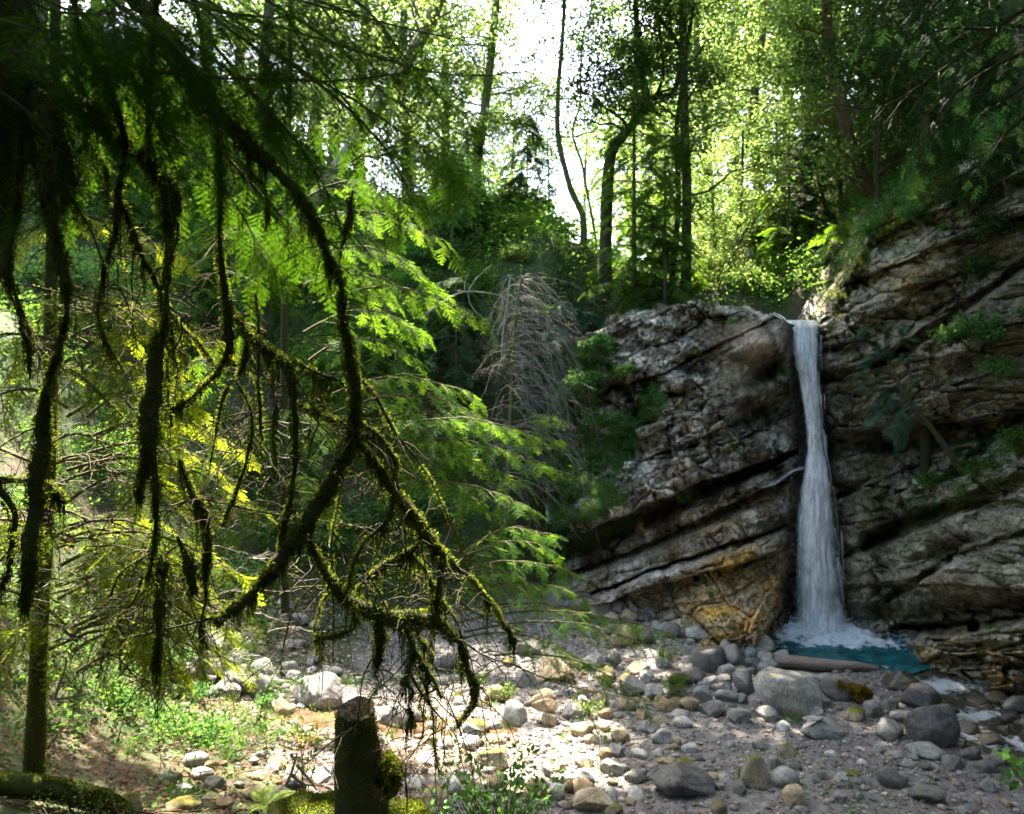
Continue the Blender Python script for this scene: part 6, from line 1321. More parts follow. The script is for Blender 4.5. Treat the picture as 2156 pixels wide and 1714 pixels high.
rt = np.random.RandomState(5)
tips = [(905, 1600), (930, 1640), (950, 1560), (960, 1610), (985, 1650), (1010, 1640), (1040, 1660), (1000, 1600), (870, 1650), (890, 1690), (930, 1700), (1060, 1690), (1090, 1650), (1105, 1560), (1125, 1565), (1110, 1600), (1140, 1620), (1150, 1660), (1130, 1690), (1160, 1700), (1080, 1620), (1180, 1640)]
tips = tips + [(x + rt.normal(0, 25), min(1712, y + abs(rt.normal(0, 30)) + 8)) for x, y in tips]
leafy(1040, 1860, 5.0, tips, 'leafy green shrub sprouting at the bottom centre right of the stump', 400)
leafy(150, 1800, 4.8, [(20, 1690), (70, 1670), (120, 1690), (190, 1660), (250, 1640), (170, 1640), (90, 1700), (300, 1690), (280, 1660), (230, 1690)], 'pale yellow-green weed in the lower left corner', 401, .02, 'leaf_yellow', per=30)
leafy(2200, 1700, 6.0, [(2120, 1600), (2130, 1625), (2150, 1640), (2160, 1590), (2125, 1668)], 'long green leaves poking in at the lower right edge', 402, .10, 'leaf_shrub', per=5)
leafy(640, 1690, 7.6, [(600, 1530), (625, 1520), (640, 1510), (650, 1525), (665, 1535), (670, 1520), (680, 1560), (615, 1560), (655, 1580)], 'tall weed with yellow flowers left of the cut stump', 403, .05, 'leaf_yellow', per=9)
fl = MB(); n = 26; c = at(R.uniform(595, 680, n), R.uniform(1505, 1575, n), R.uniform(7.3, 7.8, n)); 
for k in range(4): leaves(fl, c, rand_unit(n) * [1, 1, .3], np.tile([0., 0, 1], (n, 1)), .03, .02)
m_, nt_, b_ = mat_new('yellow_petal'); b_.inputs['Base Color'].default_value = (.75, .5, .02, 1); M['petal'] = m_
we = [o for o in bpy.data.objects if o.get('label', '').startswith('tall weed')][0]; fl.build('flowers', M['petal'], we)
for k, (x, y, tx, ty, lb) in enumerate(((430, 1560, 500, 1500, 'leafy herb patch at the left path bend'), (260, 1500, 300, 1440, 'sunlit round-leaved herb on the left bank'), (330, 1520, 360, 1470, 'round-leaved herb beside the decayed stick'), (560, 1500, 600, 1470, 'green herb between path and scree'), (420, 1480, 450, 1440, 'dense green herb under the crumbling bank'), (650, 1470, 640, 1450, 'low herb left of the largest pale boulder'), (1060, 1480, 1050, 1450, 'white-flecked lit weed beside the bright stone patch'), (1240, 1510, 1235, 1480, 'lit weed right of the stacked stones'), (1000, 1450, 990, 1430, 'small green weed by the amber stream'), (1400, 1400, 1400, 1385, 'tiny weed behind the round sunlit boulder'))):
    g = hit1(x, y); leafy(x, y, g[1], [(x + rt.uniform(-40, 40), y - rt.uniform(5, 40)) for _ in range(16)], lb, 410 + k, .05, 'leaf_shrub' if k < 6 else 'leaf_yellow', name='herb', per=14, cat='herb')
# cut stump in front
e = empty('tree_stump', at(762, 1900, 3.3), 'dark cut stump with mossy side bulge standing in the foreground', 'stump')
t0 = 3.3; mb = MB(); P = catmull([at(766, 1990, t0), at(764, 1800, t0), at(760, 1660, t0), at(752, 1560, t0), at(748, 1500, t0)], 40)
rr = np.interp(np.linspace(0, 1, 40), [0, .3, .6, .8, 1], [.13, .112, .096, .082, .078]); rr = rr * (1 + .03 * fbm(np.linspace(0, 8, 40), np.zeros(40), 3, 3))
na = 40; aa = np.arange(na) * 2 * math.pi / na; ZI, AA = np.meshgrid(np.arange(40), aa, indexing='ij')
ridge = 1 + .09 * fbm(np.cos(AA) * 3.5 + 9, np.sin(AA) * 3.5 + ZI * .05, 15, 4) + .05 * fbm(np.cos(AA) * 9, np.sin(AA) * 9 + ZI * .1, 16, 3) + .9 * np.exp(-ZI / 9.) * np.maximum(0, np.cos(AA * 2.5 + 1)) * .35
RR = rr[:, None] * ridge; top = (ZI > 36) * .018 * fbm(AA * 3, AA * 0, 8, 3)
V = np.stack([P[:, 0:1] + RR * np.cos(AA), P[:, 1:2] + RR * np.sin(AA), P[:, 2:3] + top], -1); idx = np.arange(40 * na).reshape(40, na)
mb.add(V, quads=np.stack([idx[:-1], np.roll(idx[:-1], -1, 1), np.roll(idx[1:], -1, 1), idx[1:]], -1).reshape(-1, 4)); mb.build('trunk', M['bark_mossy'], e, smooth_=True)
mb = MB(); c = P[-1]; a = np.arange(26) * 2 * math.pi / 26; nr = 7; V = []
for k in range(nr + 1):
    r = .078 * (1 - k / nr) * (1 + .03 * np.sin(a * 3)); V.append(np.stack([c[0] + r * np.cos(a), c[1] + r * np.sin(a), c[2] + .008 + .12 * r * np.cos(a) + .03 * r * np.sin(a) / .078 + .004 * np.sin(a * 5 + k)], -1))
V = np.array(V); idx = np.arange((nr + 1) * 26).reshape(nr + 1, 26); mb.add(V, quads=np.stack([idx[:-1], np.roll(idx[:-1], -1, 1), np.roll(idx[1:], -1, 1), idx[1:]], -1).reshape(-1, 4)); mb.build('cut_face', M['cutwood'], e)
mb = MB(); v, f = stone_geo(431, 4, (.075, .08, .115), .3); c2 = at(800, 1636, t0); mb.add(v * [1.1, 1, 1.2] + c2 - [.02, 0, 0], tris=f); mb.build('side_bulge', M['bark_brown'], e, smooth_=True)
mb = MB(); n = 9000; v = rand_unit(n, rng); v = v * (1 + .55 * fbm(v[:, 0] * 2.2, v[:, 2] * 2.2 + v[:, 1], 8, 3))[:, None] * [.062, .07, .075] + at(818, 1628, t0 - .02); leaves(mb, v, unit(rand_unit(n, rng) + [0, 0, -.2]), rand_unit(n, rng), rng.uniform(.006, .016, n), .005)
n = 5000; i = rng.randint(0, 40, n); a = rng.uniform(0, 6.28, n); k = fbm(a * 1.2, i * .12, 5, 3) > -.05; i, a = i[k], a[k]; nn = np.stack([np.cos(a), np.sin(a), 0 * a], -1); leaves(mb, P[i] + nn * rr[i][:, None] + [0, 0, 1] * rng.uniform(-.01, .01, (len(i), 1)), unit(nn + rand_unit(len(i), rng) * .6), rand_unit(len(i), rng), rng.uniform(.006, .014, len(i)), .004)
mb.build('moss', M['moss'], e)
# mossy mound beneath the stump and dead sticks
for (px, py, t, dims, lb, kd) in ((660, 1722, 4.3, (.26, .22, .05), 'dark green moss mound left of the stump foot', 'stone_mossy'), (845, 1722, 4.2, (.16, .15, .04), 'dark green moss mound right of the stump foot', 'stone_mossy')):
    v, f = stone_geo(int(px), 4, dims, .2); c = at(px, py, t); mb = MB().add(v + c, tris=f, rnd=.2); n = 5000; d = rand_unit(n, rng); d[:, 2] = np.abs(d[:, 2]); leaves(mb, c + d * dims * (1 + .5 * fbm(d[:, 0] * 2.5, d[:, 1] * 2.5, 4, 3))[:, None], unit(d + rand_unit(n, rng) * .6), rand_unit(n, rng), rng.uniform(.01, .022, n), .007)
    me = mb.mesh('moss_mound', M['moss'] if kd == 'stone_mossy' else M['moss_rust'], origin=c); o = bpy.data.objects.new('moss_mound', me); COL.objects.link(o); o.location = c; tag(o, lb, 'moss')
def sticks(lst, label, t=None, name='dead_branch', mat='deadwood', r=.012):
    base = lst[0][0]; g = hit1(*base) if t is None else at(*base, t); e = empty(name, g, label, 'dead branch'); mb = MB()
    for q in lst: tubes(mb, catmull([at(x, y, g[1]) for x, y in q], 14), np.linspace(r, r * .35, 14), 6, rough=.1)
    mb.build('wood', M[mat], e, smooth_=True)
sticks([[(598, 1660), (612, 1630), (622, 1600), (625, 1585)], [(612, 1630), (640, 1650), (680, 1655)], [(625, 1610), (650, 1640), (668, 1665)], [(622, 1600), (610, 1588)]], 'forked grey dead sticks beside the cut stump', r=.018)
sticks([[(318, 1475), (335, 1500), (345, 1520)]], 'short decayed pale stick leaning on the left bank', r=.035)
sticks([[(115, 1472), (125, 1440), (138, 1405), (140, 1385)], [(115, 1472), (150, 1468), (192, 1460)]], 'bare forked stub sticking out at the dark left trunk', t=6.0, r=.012)
sticks([[(495, 1650), (505, 1670), (512, 1690)]], 'short twig on the left path', r=.01)
sticks([[(560, 1700), (620, 1690), (680, 1672), (740, 1660)]], 'pale thin log lying on the ground behind the stump', r=.03, t=6.4)
sticks([[(350, 1575), (370, 1580)]], 'little dark twig on the path edge', r=.008)
sticks([[(1210, 1690), (1240, 1675), (1290, 1640), (1350, 1600)]], 'long thin twig bending over the bottom stones', r=.004, t=7)
# ------------------------------------------------------------------ the mossy branches hanging in front
rng = np.random.RandomState(500)
BR = [
 ([(-60, 150, 40), (40, 178, 26), (120, 200, 21), (200, 240, 19), (260, 290, 17), (320, 345, 15), (365, 400, 12)], 3.0, 3.2),
 ([(240, -60, 18), (340, 60, 16), (420, 190, 15), (500, 280, 14), (570, 350, 13), (640, 430, 11), (690, 540, 9), (715, 600, 9), (725, 680, 9), (740, 760, 12), (745, 850, 12), (735, 940, 13), (700, 1010, 14), (650, 1090, 16), (600, 1160, 15), (560, 1220, 11), (510, 1270, 12), (450, 1310, 8)], 3.1, 3.1),
 ([(655, 1140, 7), (680, 1200, 11), (720, 1250, 14), (790, 1290, 16), (860, 1300, 15), (920, 1310, 14), (965, 1350, 8), (985, 1400, 4), (1000, 1440, 8), (995, 1480, 5), (960, 1530, 2)], 3.1, 3.3),
 ([(740, 920, 9), (790, 980, 11), (830, 1040, 11), (880, 1100, 14), (920, 1160, 13), (960, 1190, 8), (1010, 1240, 5), (1060, 1310, 3), (1090, 1350, 2)], 3.1, 3.4),
 ([(400, -40, 7), (430, 120, 7), (455, 250, 7), (460, 340, 8), (465, 400, 8), (460, 500, 7), (475, 600, 10), (480, 660, 12), (482, 730, 9), (450, 790, 8), (400, 840, 7), (350, 870, 6)], 3.3, 3.2),
 ([(480, 640, 9), (520, 700, 10), (570, 740, 10), (610, 770, 11), (620, 850, 10), (625, 950, 8), (615, 1040, 7), (600, 1100, 6), (590, 1150, 5)], 3.3, 3.1),
 ([(600, 750, 7), (660, 780, 6), (710, 800, 5), (745, 830, 4)], 3.3, 3.2), ([(620, 850, 9), (670, 870, 7), (720, 890, 5)], 3.3, 3.1),
 ([(355, 430, 8), (360, 520, 6), (350, 600, 7), (340, 680, 9), (325, 750, 14), (318, 850, 19), (318, 930, 17), (300, 1000, 9), (290, 1060, 5)], 3.2, 3.0), ([(320, 930, 10), (330, 1050, 8), (325, 1150, 7), (310, 1220, 4)], 3.0, 3.0),
 ([(265, 310, 9), (245, 420, 9), (240, 500, 8), (225, 560, 7), (210, 620, 5), (215, 700, 4), (260, 780, 3)], 3.1, 3.3), ([(245, 400, 8), (290, 520, 9), (330, 600, 8), (370, 670, 5), (450, 760, 4)], 3.1, 3.4),
 ([(40, 190, 7), (60, 300, 6), (90, 380, 8), (115, 480, 9), (130, 560, 13), (145, 620, 8), (130, 700, 7), (110, 780, 8), (90, 880, 14), (80, 980, 17), (70, 1080, 15), (65, 1180, 16), (48, 1275, 12)], 2.9, 2.8),
 ([(85, 195, 12), (110, 290, 17), (135, 360, 20), (130, 410, 8)], 2.9, 2.9), ([(345, 370, 14), (360, 420, 20), (355, 470, 10), (358, 500, 5)], 3.1, 3.1),
 ([(-20, 1010, 10), (30, 1080, 9), (25, 1150, 9), (20, 1200, 7), (0, 1240, 7)], 2.9, 2.9), ([(-30, 1010, 12), (60, 1010, 8), (110, 1030, 10), (140, 1060, 6)], 2.9, 3.0),
 ([(380, 960, 4), (400, 1030, 10), (430, 1080, 9), (440, 1160, 8), (430, 1220, 4)], 3.2, 3.2), ([(540, 620, 3), (545, 720, 4), (545, 850, 5), (550, 930, 3)], 3.4, 3.4),
 ([(480, 810, 6), (460, 880, 4), (440, 1000, 2)], 3.3, 3.3), ([(490, 790, 4), (530, 870, 4), (520, 960, 5), (490, 1050, 6), (470, 1110, 4)], 3.3, 3.2), ([(740, 880, 6), (800, 920, 7), (835, 980, 8), (830, 1010, 4)], 3.1, 3.2),
 ([(750, 790, 6), (800, 850, 6), (830, 910, 4), (900, 1000, 2.5), (960, 1130, 2), (985, 1210, 1.5)], 3.2, 3.6), ([(830, 1040, 7), (820, 1090, 7), (770, 1140, 7), (740, 1200, 6), (730, 1250, 3)], 3.1, 3.1), ([(880, 1150, 8), (840, 1170, 7), (790, 1200, 6), (750, 1240, 4)], 3.2, 3.2),
 ([(375, 1130, 5), (400, 1200, 14), (405, 1250, 7)], 3.1, 3.1), ([(320, 1150, 8), (345, 1190, 14), (335, 1240, 6)], 3.1, 3.1), ([(930, 1170, 11), (925, 1230, 9), (915, 1275, 3)], 3.2, 3.2), ([(795, 1290, 12), (800, 1350, 13), (790, 1395, 4)], 3.2, 3.2),
 ([(850, 1310, 6), (870, 1370, 8), (855, 1430, 9), (850, 1445, 3)], 3.2, 3.2), ([(870, 1370, 6), (905, 1420, 7), (930, 1470, 3)], 3.2, 3.2), ([(745, 1270, 8), (745, 1320, 8), (700, 1340, 8), (660, 1340, 4)], 3.1, 3.0), ([(330, -40, 8), (322, 100, 7), (312, 280, 6), (330, 350, 6)], 3.0, 3.1),
 ([(150, -40, 10), (170, 70, 9), (215, 160, 10), (255, 250, 10), (270, 310, 9)], 2.9, 3.1), ([(290, 150, 6), (500, 165, 3), (700, 170, 2.5), (860, 150, 1.5)], 3.0, 3.3), ([(740, 420, 3), (738, 455, 7), (720, 495, 3)], 3.1, 3.1), ([(515, 700, 4), (518, 760, 12), (505, 790, 4)], 3.3, 3.3),
 ([(600, 30, 4), (660, 130, 3), (720, 200, 2.5), (800, 330, 1.5)], 3.2, 3.4), ([(680, 500, 3), (720, 520, 3), (735, 430, 5), (742, 400, 2)], 3.1, 3.1), ([(500, 1290, 4), (330, 1330, 4), (230, 1350, 2)], 3.1, 3.0), ([(330, 1230, 4), (335, 1300, 8), (330, 1370, 6), (322, 1400, 2)], 3.0, 3.0), ([(420, 1050, 3), (560, 1080, 3), (700, 1100, 2), (760, 1110, 1.5)], 3.2, 3.3),
 ([(910, 1290, 2.5), (1000, 1370, 2.2), (1080, 1400, 2), (1180, 1440, 1.8), (1280, 1462, 1.5), (1400, 1482, 1.2)], 3.3, 4.0), ([(800, 1200, 3), (900, 1220, 2.5), (1000, 1290, 2), (1100, 1330, 1.5)], 3.3, 3.7), ([(960, 1190, 3), (990, 1160, 2), (1060, 1100, 1.5)], 3.3, 3.6), ([(700, 1120, 4), (760, 1190, 3), (800, 1250, 2.5), (830, 1330, 2)], 3.1, 3.1), ([(0, 560, 5), (30, 640, 4), (90, 740, 4), (180, 800, 3), (280, 900, 2)], 2.9, 3.1), ([(45, 250, 5), (35, 420, 4), (20, 560, 6), (30, 620, 4), (60, 700, 12), (62, 770, 6)], 2.9, 2.9),
 ([(60, 600, 3), (140, 620, 3), (230, 640, 2)], 3.0, 3.1), ([(700, 1170, 2), (702, 1280, 2), (701, 1395, 2.5)], 3.2, 3.2)]
for k in range(62):      # lesser hanging side shoots
    src = BR[rng.randint(0, 31)]; q0 = np.array(src[0], float); i = rng.randint(0, len(q0) - 1); f = rng.rand(); p_ = q0[i] * (1 - f) + q0[i + 1] * f
    if p_[0] < -20: continue
    L = rng.uniform(70, 300); dx = rng.normal(0, .35) * L; r_ = min(p_[2] * .6, rng.choice([1.6, 2.2, 3, 4.5])); m = 6; u = np.linspace(0, 1, m); sw = rng.normal(0, 14, m).cumsum() * .7; th = np.where(rng.rand(m) < .25, 1.9, 1.0)
    BR.append(([(p_[0] + dx * math.sin(a_ * 1.7) + sw[j], p_[1] + L * a_, max(.9, r_ * (1 - .55 * a_) * th[j])) for j, a_ in enumerate(u)], src[1] + f * (src[2] - src[1]), src[2] + rng.uniform(-.15, .25)))
e = empty('mossy_yew', at(-70, 1900, 2.9), 'dark mossy old tree at the left edge whose moss-hung boughs frame the view', 'tree')
mb = MB(); P = catmull([at(-190, 2300, 3.2), at(-330, 1600, 3.1), at(-240, 900, 3.0), at(-110, 500, 3.0), at(-62, 250, 3.0), at(-40, -100, 3.0), at(-30, -900, 3.1)], 40); tubes(mb, P, np.linspace(.24, .17, 40), 18, rough=.05); mb.build('trunk', M['bark_mossy'], e, smooth_=True)
mossb = MB(); hang = MB(); shoots = MB(); twigs = []; LIMBS = []
for k, (q, ta, tb) in enumerate(BR):
    q = np.array(q, float); n = max(10, int(np.abs(np.diff(q[:, :2], axis=0)).sum() / 9)); T = np.linspace(ta, tb, len(q))
    W3 = np.array([at(a, b, c) for (a, b, _), c in zip(q, T)]); P = catmull(W3, n); rad = np.interp(np.linspace(0, 1, n), np.linspace(0, 1, len(q)), q[:, 2]) / F * P[:, 1]
    P = P + np.stack([fbm(np.linspace(0, n / 6., n), np.zeros(n) + k, 7, 3), 1.5 * fbm(np.linspace(0, n / 9., n), np.zeros(n) + k, 8, 3), fbm(np.linspace(0, n / 6., n), np.zeros(n) + k, 9, 3)], -1) * np.minimum(.02, rad.max() * .5)
    rad = rad * (.64 + .38 * smooth(8, 15, np.interp(np.linspace(0, 1, n), np.linspace(0, 1, len(q)), q[:, 2]))) * (1 + .25 * fbm(np.linspace(0, n / 2.5, n), np.zeros(n) + k * 3, 10, 3)); LIMBS.append((P, rad))
    if k < 50: mb = MB(); tubes(mb, P, rad, 9, rough=.12); mb.build('limb', M['bark_mossy'], e, smooth_=True)
    else: tubes(shoots, P, rad, 7, rough=.12)
    mx = q[:, 2].max()
    seg = np.linalg.norm(np.diff(P, axis=0), axis=1).sum(); A = seg * 2 * math.pi * rad.mean()
    m = int(A * (52000 if mx > 4.5 else 9000)); i = rng.rand(m) * (n - 1.001); i0 = i.astype(int); fr = (i - i0)[:, None]; c = P[i0] * (1 - fr) + P[i0 + 1] * fr; d = rand_unit(m, rng); tang = unit(P[i0 + 1] - P[i0]); d = unit(d - (d * tang).sum(1, keepdims=True) * tang)
    pm = fbm(i * .16, np.zeros(m) + k, 21, 3) > -.28 if mx > 4.5 else np.ones(m, bool)
    c, d, rd, i0 = c[pm], d[pm], rad[i0][pm][:, None], i0[pm]
    lump = 1 + 1.4 * np.maximum(0, fbm(i0 * .3, np.arctan2(d[:, 0], d[:, 2]) * 1.3, 23, 3))[:, None]
    c = c + d * rd * lump * rng.uniform(.85, 1.12, (len(c), 1)) + [0, 0, -1] * rd * rng.uniform(0, .25, (len(c), 1))
    leaves(mossb, c, unit(d + rand_unit(len(c), rng) * .7 + [0, 0, -.15]), rand_unit(len(c), rng), rng.uniform(.006, .018, len(c)), .0045, rnd=np.clip(rng.rand(len(c)) * .7 + .3 * d[:, 2], 0, 1))
    if mx > 6:      # hanging moss strands
        m = int(seg * 420); i = rng.rand(m) * (n - 1.001); i0 = i.astype(int); sel = fbm(i * .22, np.zeros(m) + k * 2.3, 29, 2) > .1; i0 = i0[sel]; c = P[i0] + np.array([0, 0, -1]) * rad[i0][:, None] * .7 + rng.normal(0, .006, (len(i0), 3)); L = (rng.uniform(.02, .085, len(i0)) * (1 + 2.4 * np.maximum(0, fbm(i0 * .2, np.zeros(len(i0)) + k, 33, 2))))[:, None, None]
        s_ = np.linspace(0, 1, 5)[None, :, None]; pt = c[:, None] + np.array([0, 0, -1.]) * L * s_ + np.cumsum(rng.normal(0, .0025, (len(c), 5, 3)), 1)
        tubes(hang, pt, np.linspace(.0022, .0006, 5)[None] * np.ones((len(c), 1)), 3)
        c2 = pt.reshape(-1, 3); c2 = np.repeat(c2, 3, 0); leaves(hang, c2, rand_unit(len(c2), rng) + [0, 0, -.8], rand_unit(len(c2), rng), rng.uniform(.005, .012, len(c2)), .003)
    for _ in range(int(2 + seg * 5)): twigs.append((P[rng.randint(n // 5, n)], tang[0]))
shoots.build('shoots', M['bark_mossy'], e); mossb.build('moss', M['moss'], e); hang.build('hanging_moss', M['moss'], e)
# thin twigs drooping from the limbs
b = np.array([t_x[0] for t_x in twigs]); n = len(b); s_ = np.linspace(0, 1, 10)[None, :, None]
d = rng.normal(size=(n, 3)) * [1, .7, .4]; d = unit(d); L = rng.uniform(.12, .55, n)[:, None, None]
TW = b[:, None] + d[:, None] * L * np.sin(s_ * 1.5) * .6 + np.array([0, 0, -1.]) * L * s_ ** 1.6 * rng.uniform(.1, 1.0, (n, 1, 1)) + np.cumsum(rng.normal(0, .006, (n, 10, 3)), 1)
mb = MB(); tubes(mb, TW, np.linspace(.0032, .001, 10)[None] * rng.uniform(.5, 1.2, (n, 1)), 4)
n2 = n * 4; ii = rng.randint(0, n, n2); b2_ = TW[ii, rng.randint(2, 9, n2)]; d2 = unit(rng.normal(size=(n2, 3)) + [0, 0, -.5]); TW2 = b2_[:, None] + d2[:, None] * rng.uniform(.04, .2, (n2, 1, 1)) * np.linspace(0, 1, 5)[None, :, None] + np.cumsum(rng.normal(0, .003, (n2, 5, 3)), 1)
tubes(mb, TW2, np.linspace(.0015, .0007, 5)[None] * np.ones((n2, 1)), 3); mb.build('twigs', M['twig'], e)
def fuzz(P_, r_, n_, own, ln=(.008, .022), wd=.006, thr=-.15, sd_=1):
    r9 = np.random.RandomState(sd_); P_ = np.asarray(P_); K_ = len(P_); i_ = r9.rand(n_) * (K_ - 1.001); i0_ = i_.astype(int); f_ = (i_ - i0_)[:, None]; c_ = P_[i0_] * (1 - f_) + P_[i0_ + 1] * f_; tg = unit(P_[i0_ + 1] - P_[i0_]); d_9 = rand_unit(n_, r9); d_9 = unit(d_9 - (d_9 * tg).sum(1, keepdims=True) * tg)
    k_ = fbm(i_ * .35 + sd_, np.arctan2(d_9[:, 0], d_9[:, 2] + d_9[:, 1]) * 1.5, 37 + sd_, 3) > thr; c_, d_9, i0_ = c_[k_], d_9[k_], i0_[k_]; rr9 = np.interp(i0_, np.arange(K_), r_)[:, None]
    m9 = MB(); leaves(m9, c_ + d_9 * rr9 * r9.uniform(.95, 1.12, (len(c_), 1)), unit(d_9 + rand_unit(len(c_), r9) * .8 - [0, 0, .2]), rand_unit(len(c_), r9), r9.uniform(*ln, len(c_)), wd); m9.build('moss', M['moss'], own)
byl = {o.get('label'): o for o in bpy.data.objects if o.get('label')}
fuzz(catmull([at(70, 1700, 6.4), at(80, 1400, 6.4), at(100, 1000, 6.4), at(110, 500, 6.5)], 60), np.linspace(.075, .058, 60), 16000, byl['sun-flecked hemlock filling the left side behind the mossy branches'], sd_=2)
fuzz(catmull([at(-60, 1652, 5.6), at(60, 1655, 5.7), at(140, 1668, 5.8), at(215, 1688, 5.9), at(260, 1716, 5.9)], 40), np.full(40, .072), 16000, byl['mossy fallen log lying across the lower left corner'], sd_=3)
fuzz(catmull([at(-110, 500, 3.0), at(-62, 250, 3.0), at(-40, -100, 3.0)], 40), np.full(40, .19), 30000, e, (.006, .016), .005, sd_=4)
# dark needle boughs across the top left
NB = [([(300, -60), (450, 20), (600, 60), (760, 110), (900, 150), (1010, 160), (1110, 150)], 3.2, .5), ([(380, -40), (520, 60), (640, 150), (760, 220), (860, 290), (930, 330)], 3.3, .5), ([(200, -60), (340, 40), (470, 140), (560, 230), (640, 320), (700, 430), (730, 520)], 3.1, .42), ([(500, -80), (640, -10), (780, 40), (900, 70), (1000, 90)], 3.3, .5),
      ([(-60, 20), (60, 60), (150, 70), (260, 120), (330, 180)], 2.7, .4), ([(0, -80), (80, -10), (180, 30), (300, 20)], 2.6, .4), ([(20, 100), (90, 160), (130, 240), (160, 330)], 2.8, .3), ([(160, -60), (260, 20), (350, 90), (420, 180)], 2.8, .4), ([(260, -80), (380, 0), (500, 30), (620, 40)], 2.9, .4), ([(340, -60), (480, 60), (560, 120), (600, 200)], 3.0, .4), ([(420, -80), (560, -20), (700, 20), (820, 60)], 3.1, .42), ([(-20, 180), (60, 240), (100, 330), (90, 430)], 2.8, .28),
      ([(100, -60), (200, 60), (280, 160), (330, 260), (380, 380)], 2.9, .34), ([(560, 100), (700, 200), (800, 300), (850, 380), (870, 440)], 3.4, .42), ([(420, 60), (520, 180), (590, 300), (620, 420), (640, 500)], 3.3, .36), ([(240, 60), (330, 110), (430, 200), (470, 300), (500, 400)], 3.0, .34), ([(60, 0), (120, 120), (180, 200), (210, 320)], 2.9, .3), ([(620, -60), (760, 10), (860, 130), (960, 230), (1050, 240)], 3.5, .4), ([(450, 300), (560, 420), (640, 500), (720, 560)], 3.4, .3), ([(0, -60), (100, 20), (240, 30), (380, 60)], 2.8, .34), ([(300, 250), (420, 330), (520, 470), (560, 560)], 3.3, .3), ([(560, 0), (700, 90), (800, 190), (900, 260), (960, 360)], 3.6, .4)]
mb = MB(); nb_ = MB()
for q, t, ln in NB:
    P = catmull([at(x, y, t + .25 * i_ / len(q)) for i_, (x, y) in enumerate(q)], 16); tubes(mb, P, np.linspace(.008, .002, 16), 5, rough=.05)
    sd = bough_paths(P, 15, ln * .75, rng, .35); tubes(mb, sd, np.linspace(.003, .001, 6)[None] * np.ones((len(sd), 1)), 3)
    dress(nb_, list(sd) + [P[6:]], NEAR, .085, .62, rng, hang=.55, docarve=False)
mb.build('needle_boughs', M['twig'], e, smooth_=True); nb_.build('needles', M['needle_near'], e)
# unseen leaf cover added over the viewer to keep the foreground dark
def shade_roof(ow, x0_, x1_, y0_, y1_, z0_, z1_, n, ls, mat, seed):
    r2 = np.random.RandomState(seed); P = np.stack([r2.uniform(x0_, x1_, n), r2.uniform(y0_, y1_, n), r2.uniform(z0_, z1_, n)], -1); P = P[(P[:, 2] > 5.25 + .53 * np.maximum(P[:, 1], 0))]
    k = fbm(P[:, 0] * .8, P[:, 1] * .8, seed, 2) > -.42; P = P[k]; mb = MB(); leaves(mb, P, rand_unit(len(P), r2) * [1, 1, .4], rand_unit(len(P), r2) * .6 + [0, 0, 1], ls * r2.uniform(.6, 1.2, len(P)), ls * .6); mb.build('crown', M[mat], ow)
shade_roof(e, -10, 3.5, -6, 4.6, 6.2, 9.5, 42000, .17, 'needle_dark', 901)
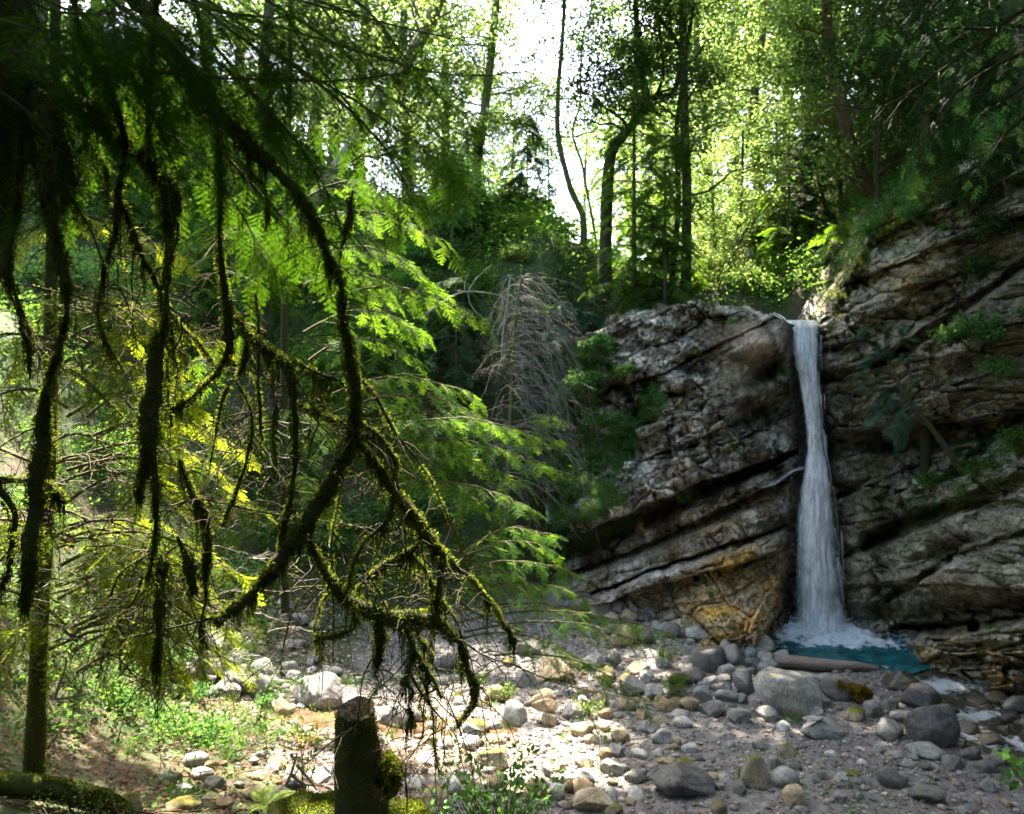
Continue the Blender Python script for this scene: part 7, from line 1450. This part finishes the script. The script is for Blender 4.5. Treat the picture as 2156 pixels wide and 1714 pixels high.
# dark fir bough coming in from the upper right, its tree stands outside the view
e = empty('fir_tree', at(2500, 1200, 5.5), 'dark fir whose bare-tipped bough reaches in at the upper right', 'conifer')
mb = MB(); tubes(mb, catmull([at(2500, 1500, 5.6), at(2480, 600, 5.6), at(2460, -400, 5.6)], 16), np.linspace(.2, .15, 16), 10, rough=.05); mb.build('trunk', M['bark'], e, smooth_=True)
mb = MB(); nb_ = MB()
for q, t, ln, dr in (([(2470, -60), (2260, -10), (2156, 20), (2060, 90), (1980, 150), (1900, 205), (1840, 228), (1750, 220)], 5.2, .5, (0, 5)), ([(2470, 0), (2300, 60), (2160, 110), (2060, 160), (1990, 220), (1960, 290)], 5.3, .5, (0, 9)), ([(2470, -120), (2200, -60), (2050, -30), (1950, 0), (1860, 25)], 5.3, .5, (0, 9)), ([(2460, 120), (2300, 170), (2200, 220), (2120, 280), (2080, 340)], 5.2, .45, (0, 9)), ([(2470, -60), (2250, 30), (2120, 60), (2000, 60), (1930, 80)], 5.4, .5, (0, 9)), ([(2470, 60), (2330, 60), (2200, 150), (2130, 200), (2040, 240)], 5.1, .5, (0, 9))):
    P = catmull([at(x, y, t) for x, y in q], 20); tubes(mb, P, np.linspace(.02, .004, 20), 6, rough=.08); sd = bough_paths(P, 16, ln, rng, .5); tubes(mb, sd, np.linspace(.004, .0015, 6)[None] * np.ones((len(sd), 1)), 3)
    k = int(len(sd) * (.55 if dr[1] == 5 else 1)); dress(nb_, list(sd[:k]), NEAR, .085, .6, rng, hang=.5, docarve=False)
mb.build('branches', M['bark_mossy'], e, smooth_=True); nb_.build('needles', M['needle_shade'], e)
shade_roof(e, 0.8, 12, -6, 7.5, 6.4, 11, 62000, .18, 'needle_dark', 902)  # second added leaf cover, unseen, shades the upper right bough
# trees added behind the viewer, unseen, to hold back skylight
back = broad_tree('broadleaf_tree', 'dense added shade tree at the back of the viewer', [(0, -7, 2), (0, -7, 6), (.2, -7, 13)], .2, .08, leaf='needle_dark', n_limbs=30, f0=.05, length=4.0, n_side=6, per=26, rad=.9, lsize=.3, seed=77, do_carve=False)
for k, (x, y) in enumerate(((-8, -8), (8, -8), (-13, -3), (14, -3), (-13, 4), (15, 5), (-4, -11), (4, -11))):
    copy_tree(back, (x, y, 2.0), k * 1.3, 1.1, 'dense added shade tree at the back of the viewer', 'added shade trees at the back of the viewer')
back['group'] = 'added shade trees at the back of the viewer'

mb = MB(); n = 9000; x = rng.uniform(-7, -1, n); y = rng.uniform(5.5, 11, n); leaves(mb, np.stack([x, y, height(x, y) + .02], -1), rand_unit(n, rng) * [1, 1, .25], unit(rand_unit(n, rng) * .4 + [0, 0, 1]), rng.uniform(.03, .06, n), rng.uniform(.02, .035, n))
n = 260; x = rng.uniform(-6.5, -1, n); y = rng.uniform(5.5, 11, n); a = rng.uniform(0, 6.28, n); L = rng.uniform(.1, .5, n); p_ = np.stack([x, y, height(x, y) + .02], -1); q_ = np.stack([np.cos(a) * L, np.sin(a) * L, rng.uniform(0, .12, n)], -1); s_ = np.linspace(0, 1, 5)[None, :, None]
tubes(mb, p_[:, None] + q_[:, None] * s_ + rng.normal(0, .008, (n, 5, 3)), np.linspace(.007, .003, 5)[None] * np.ones((n, 1)), 4, rnd=rng.rand(n))
o = mb.build('twig_litter', M['litter']); tag(o, 'brown leaves and broken twigs littering the left bank', kind='stuff')
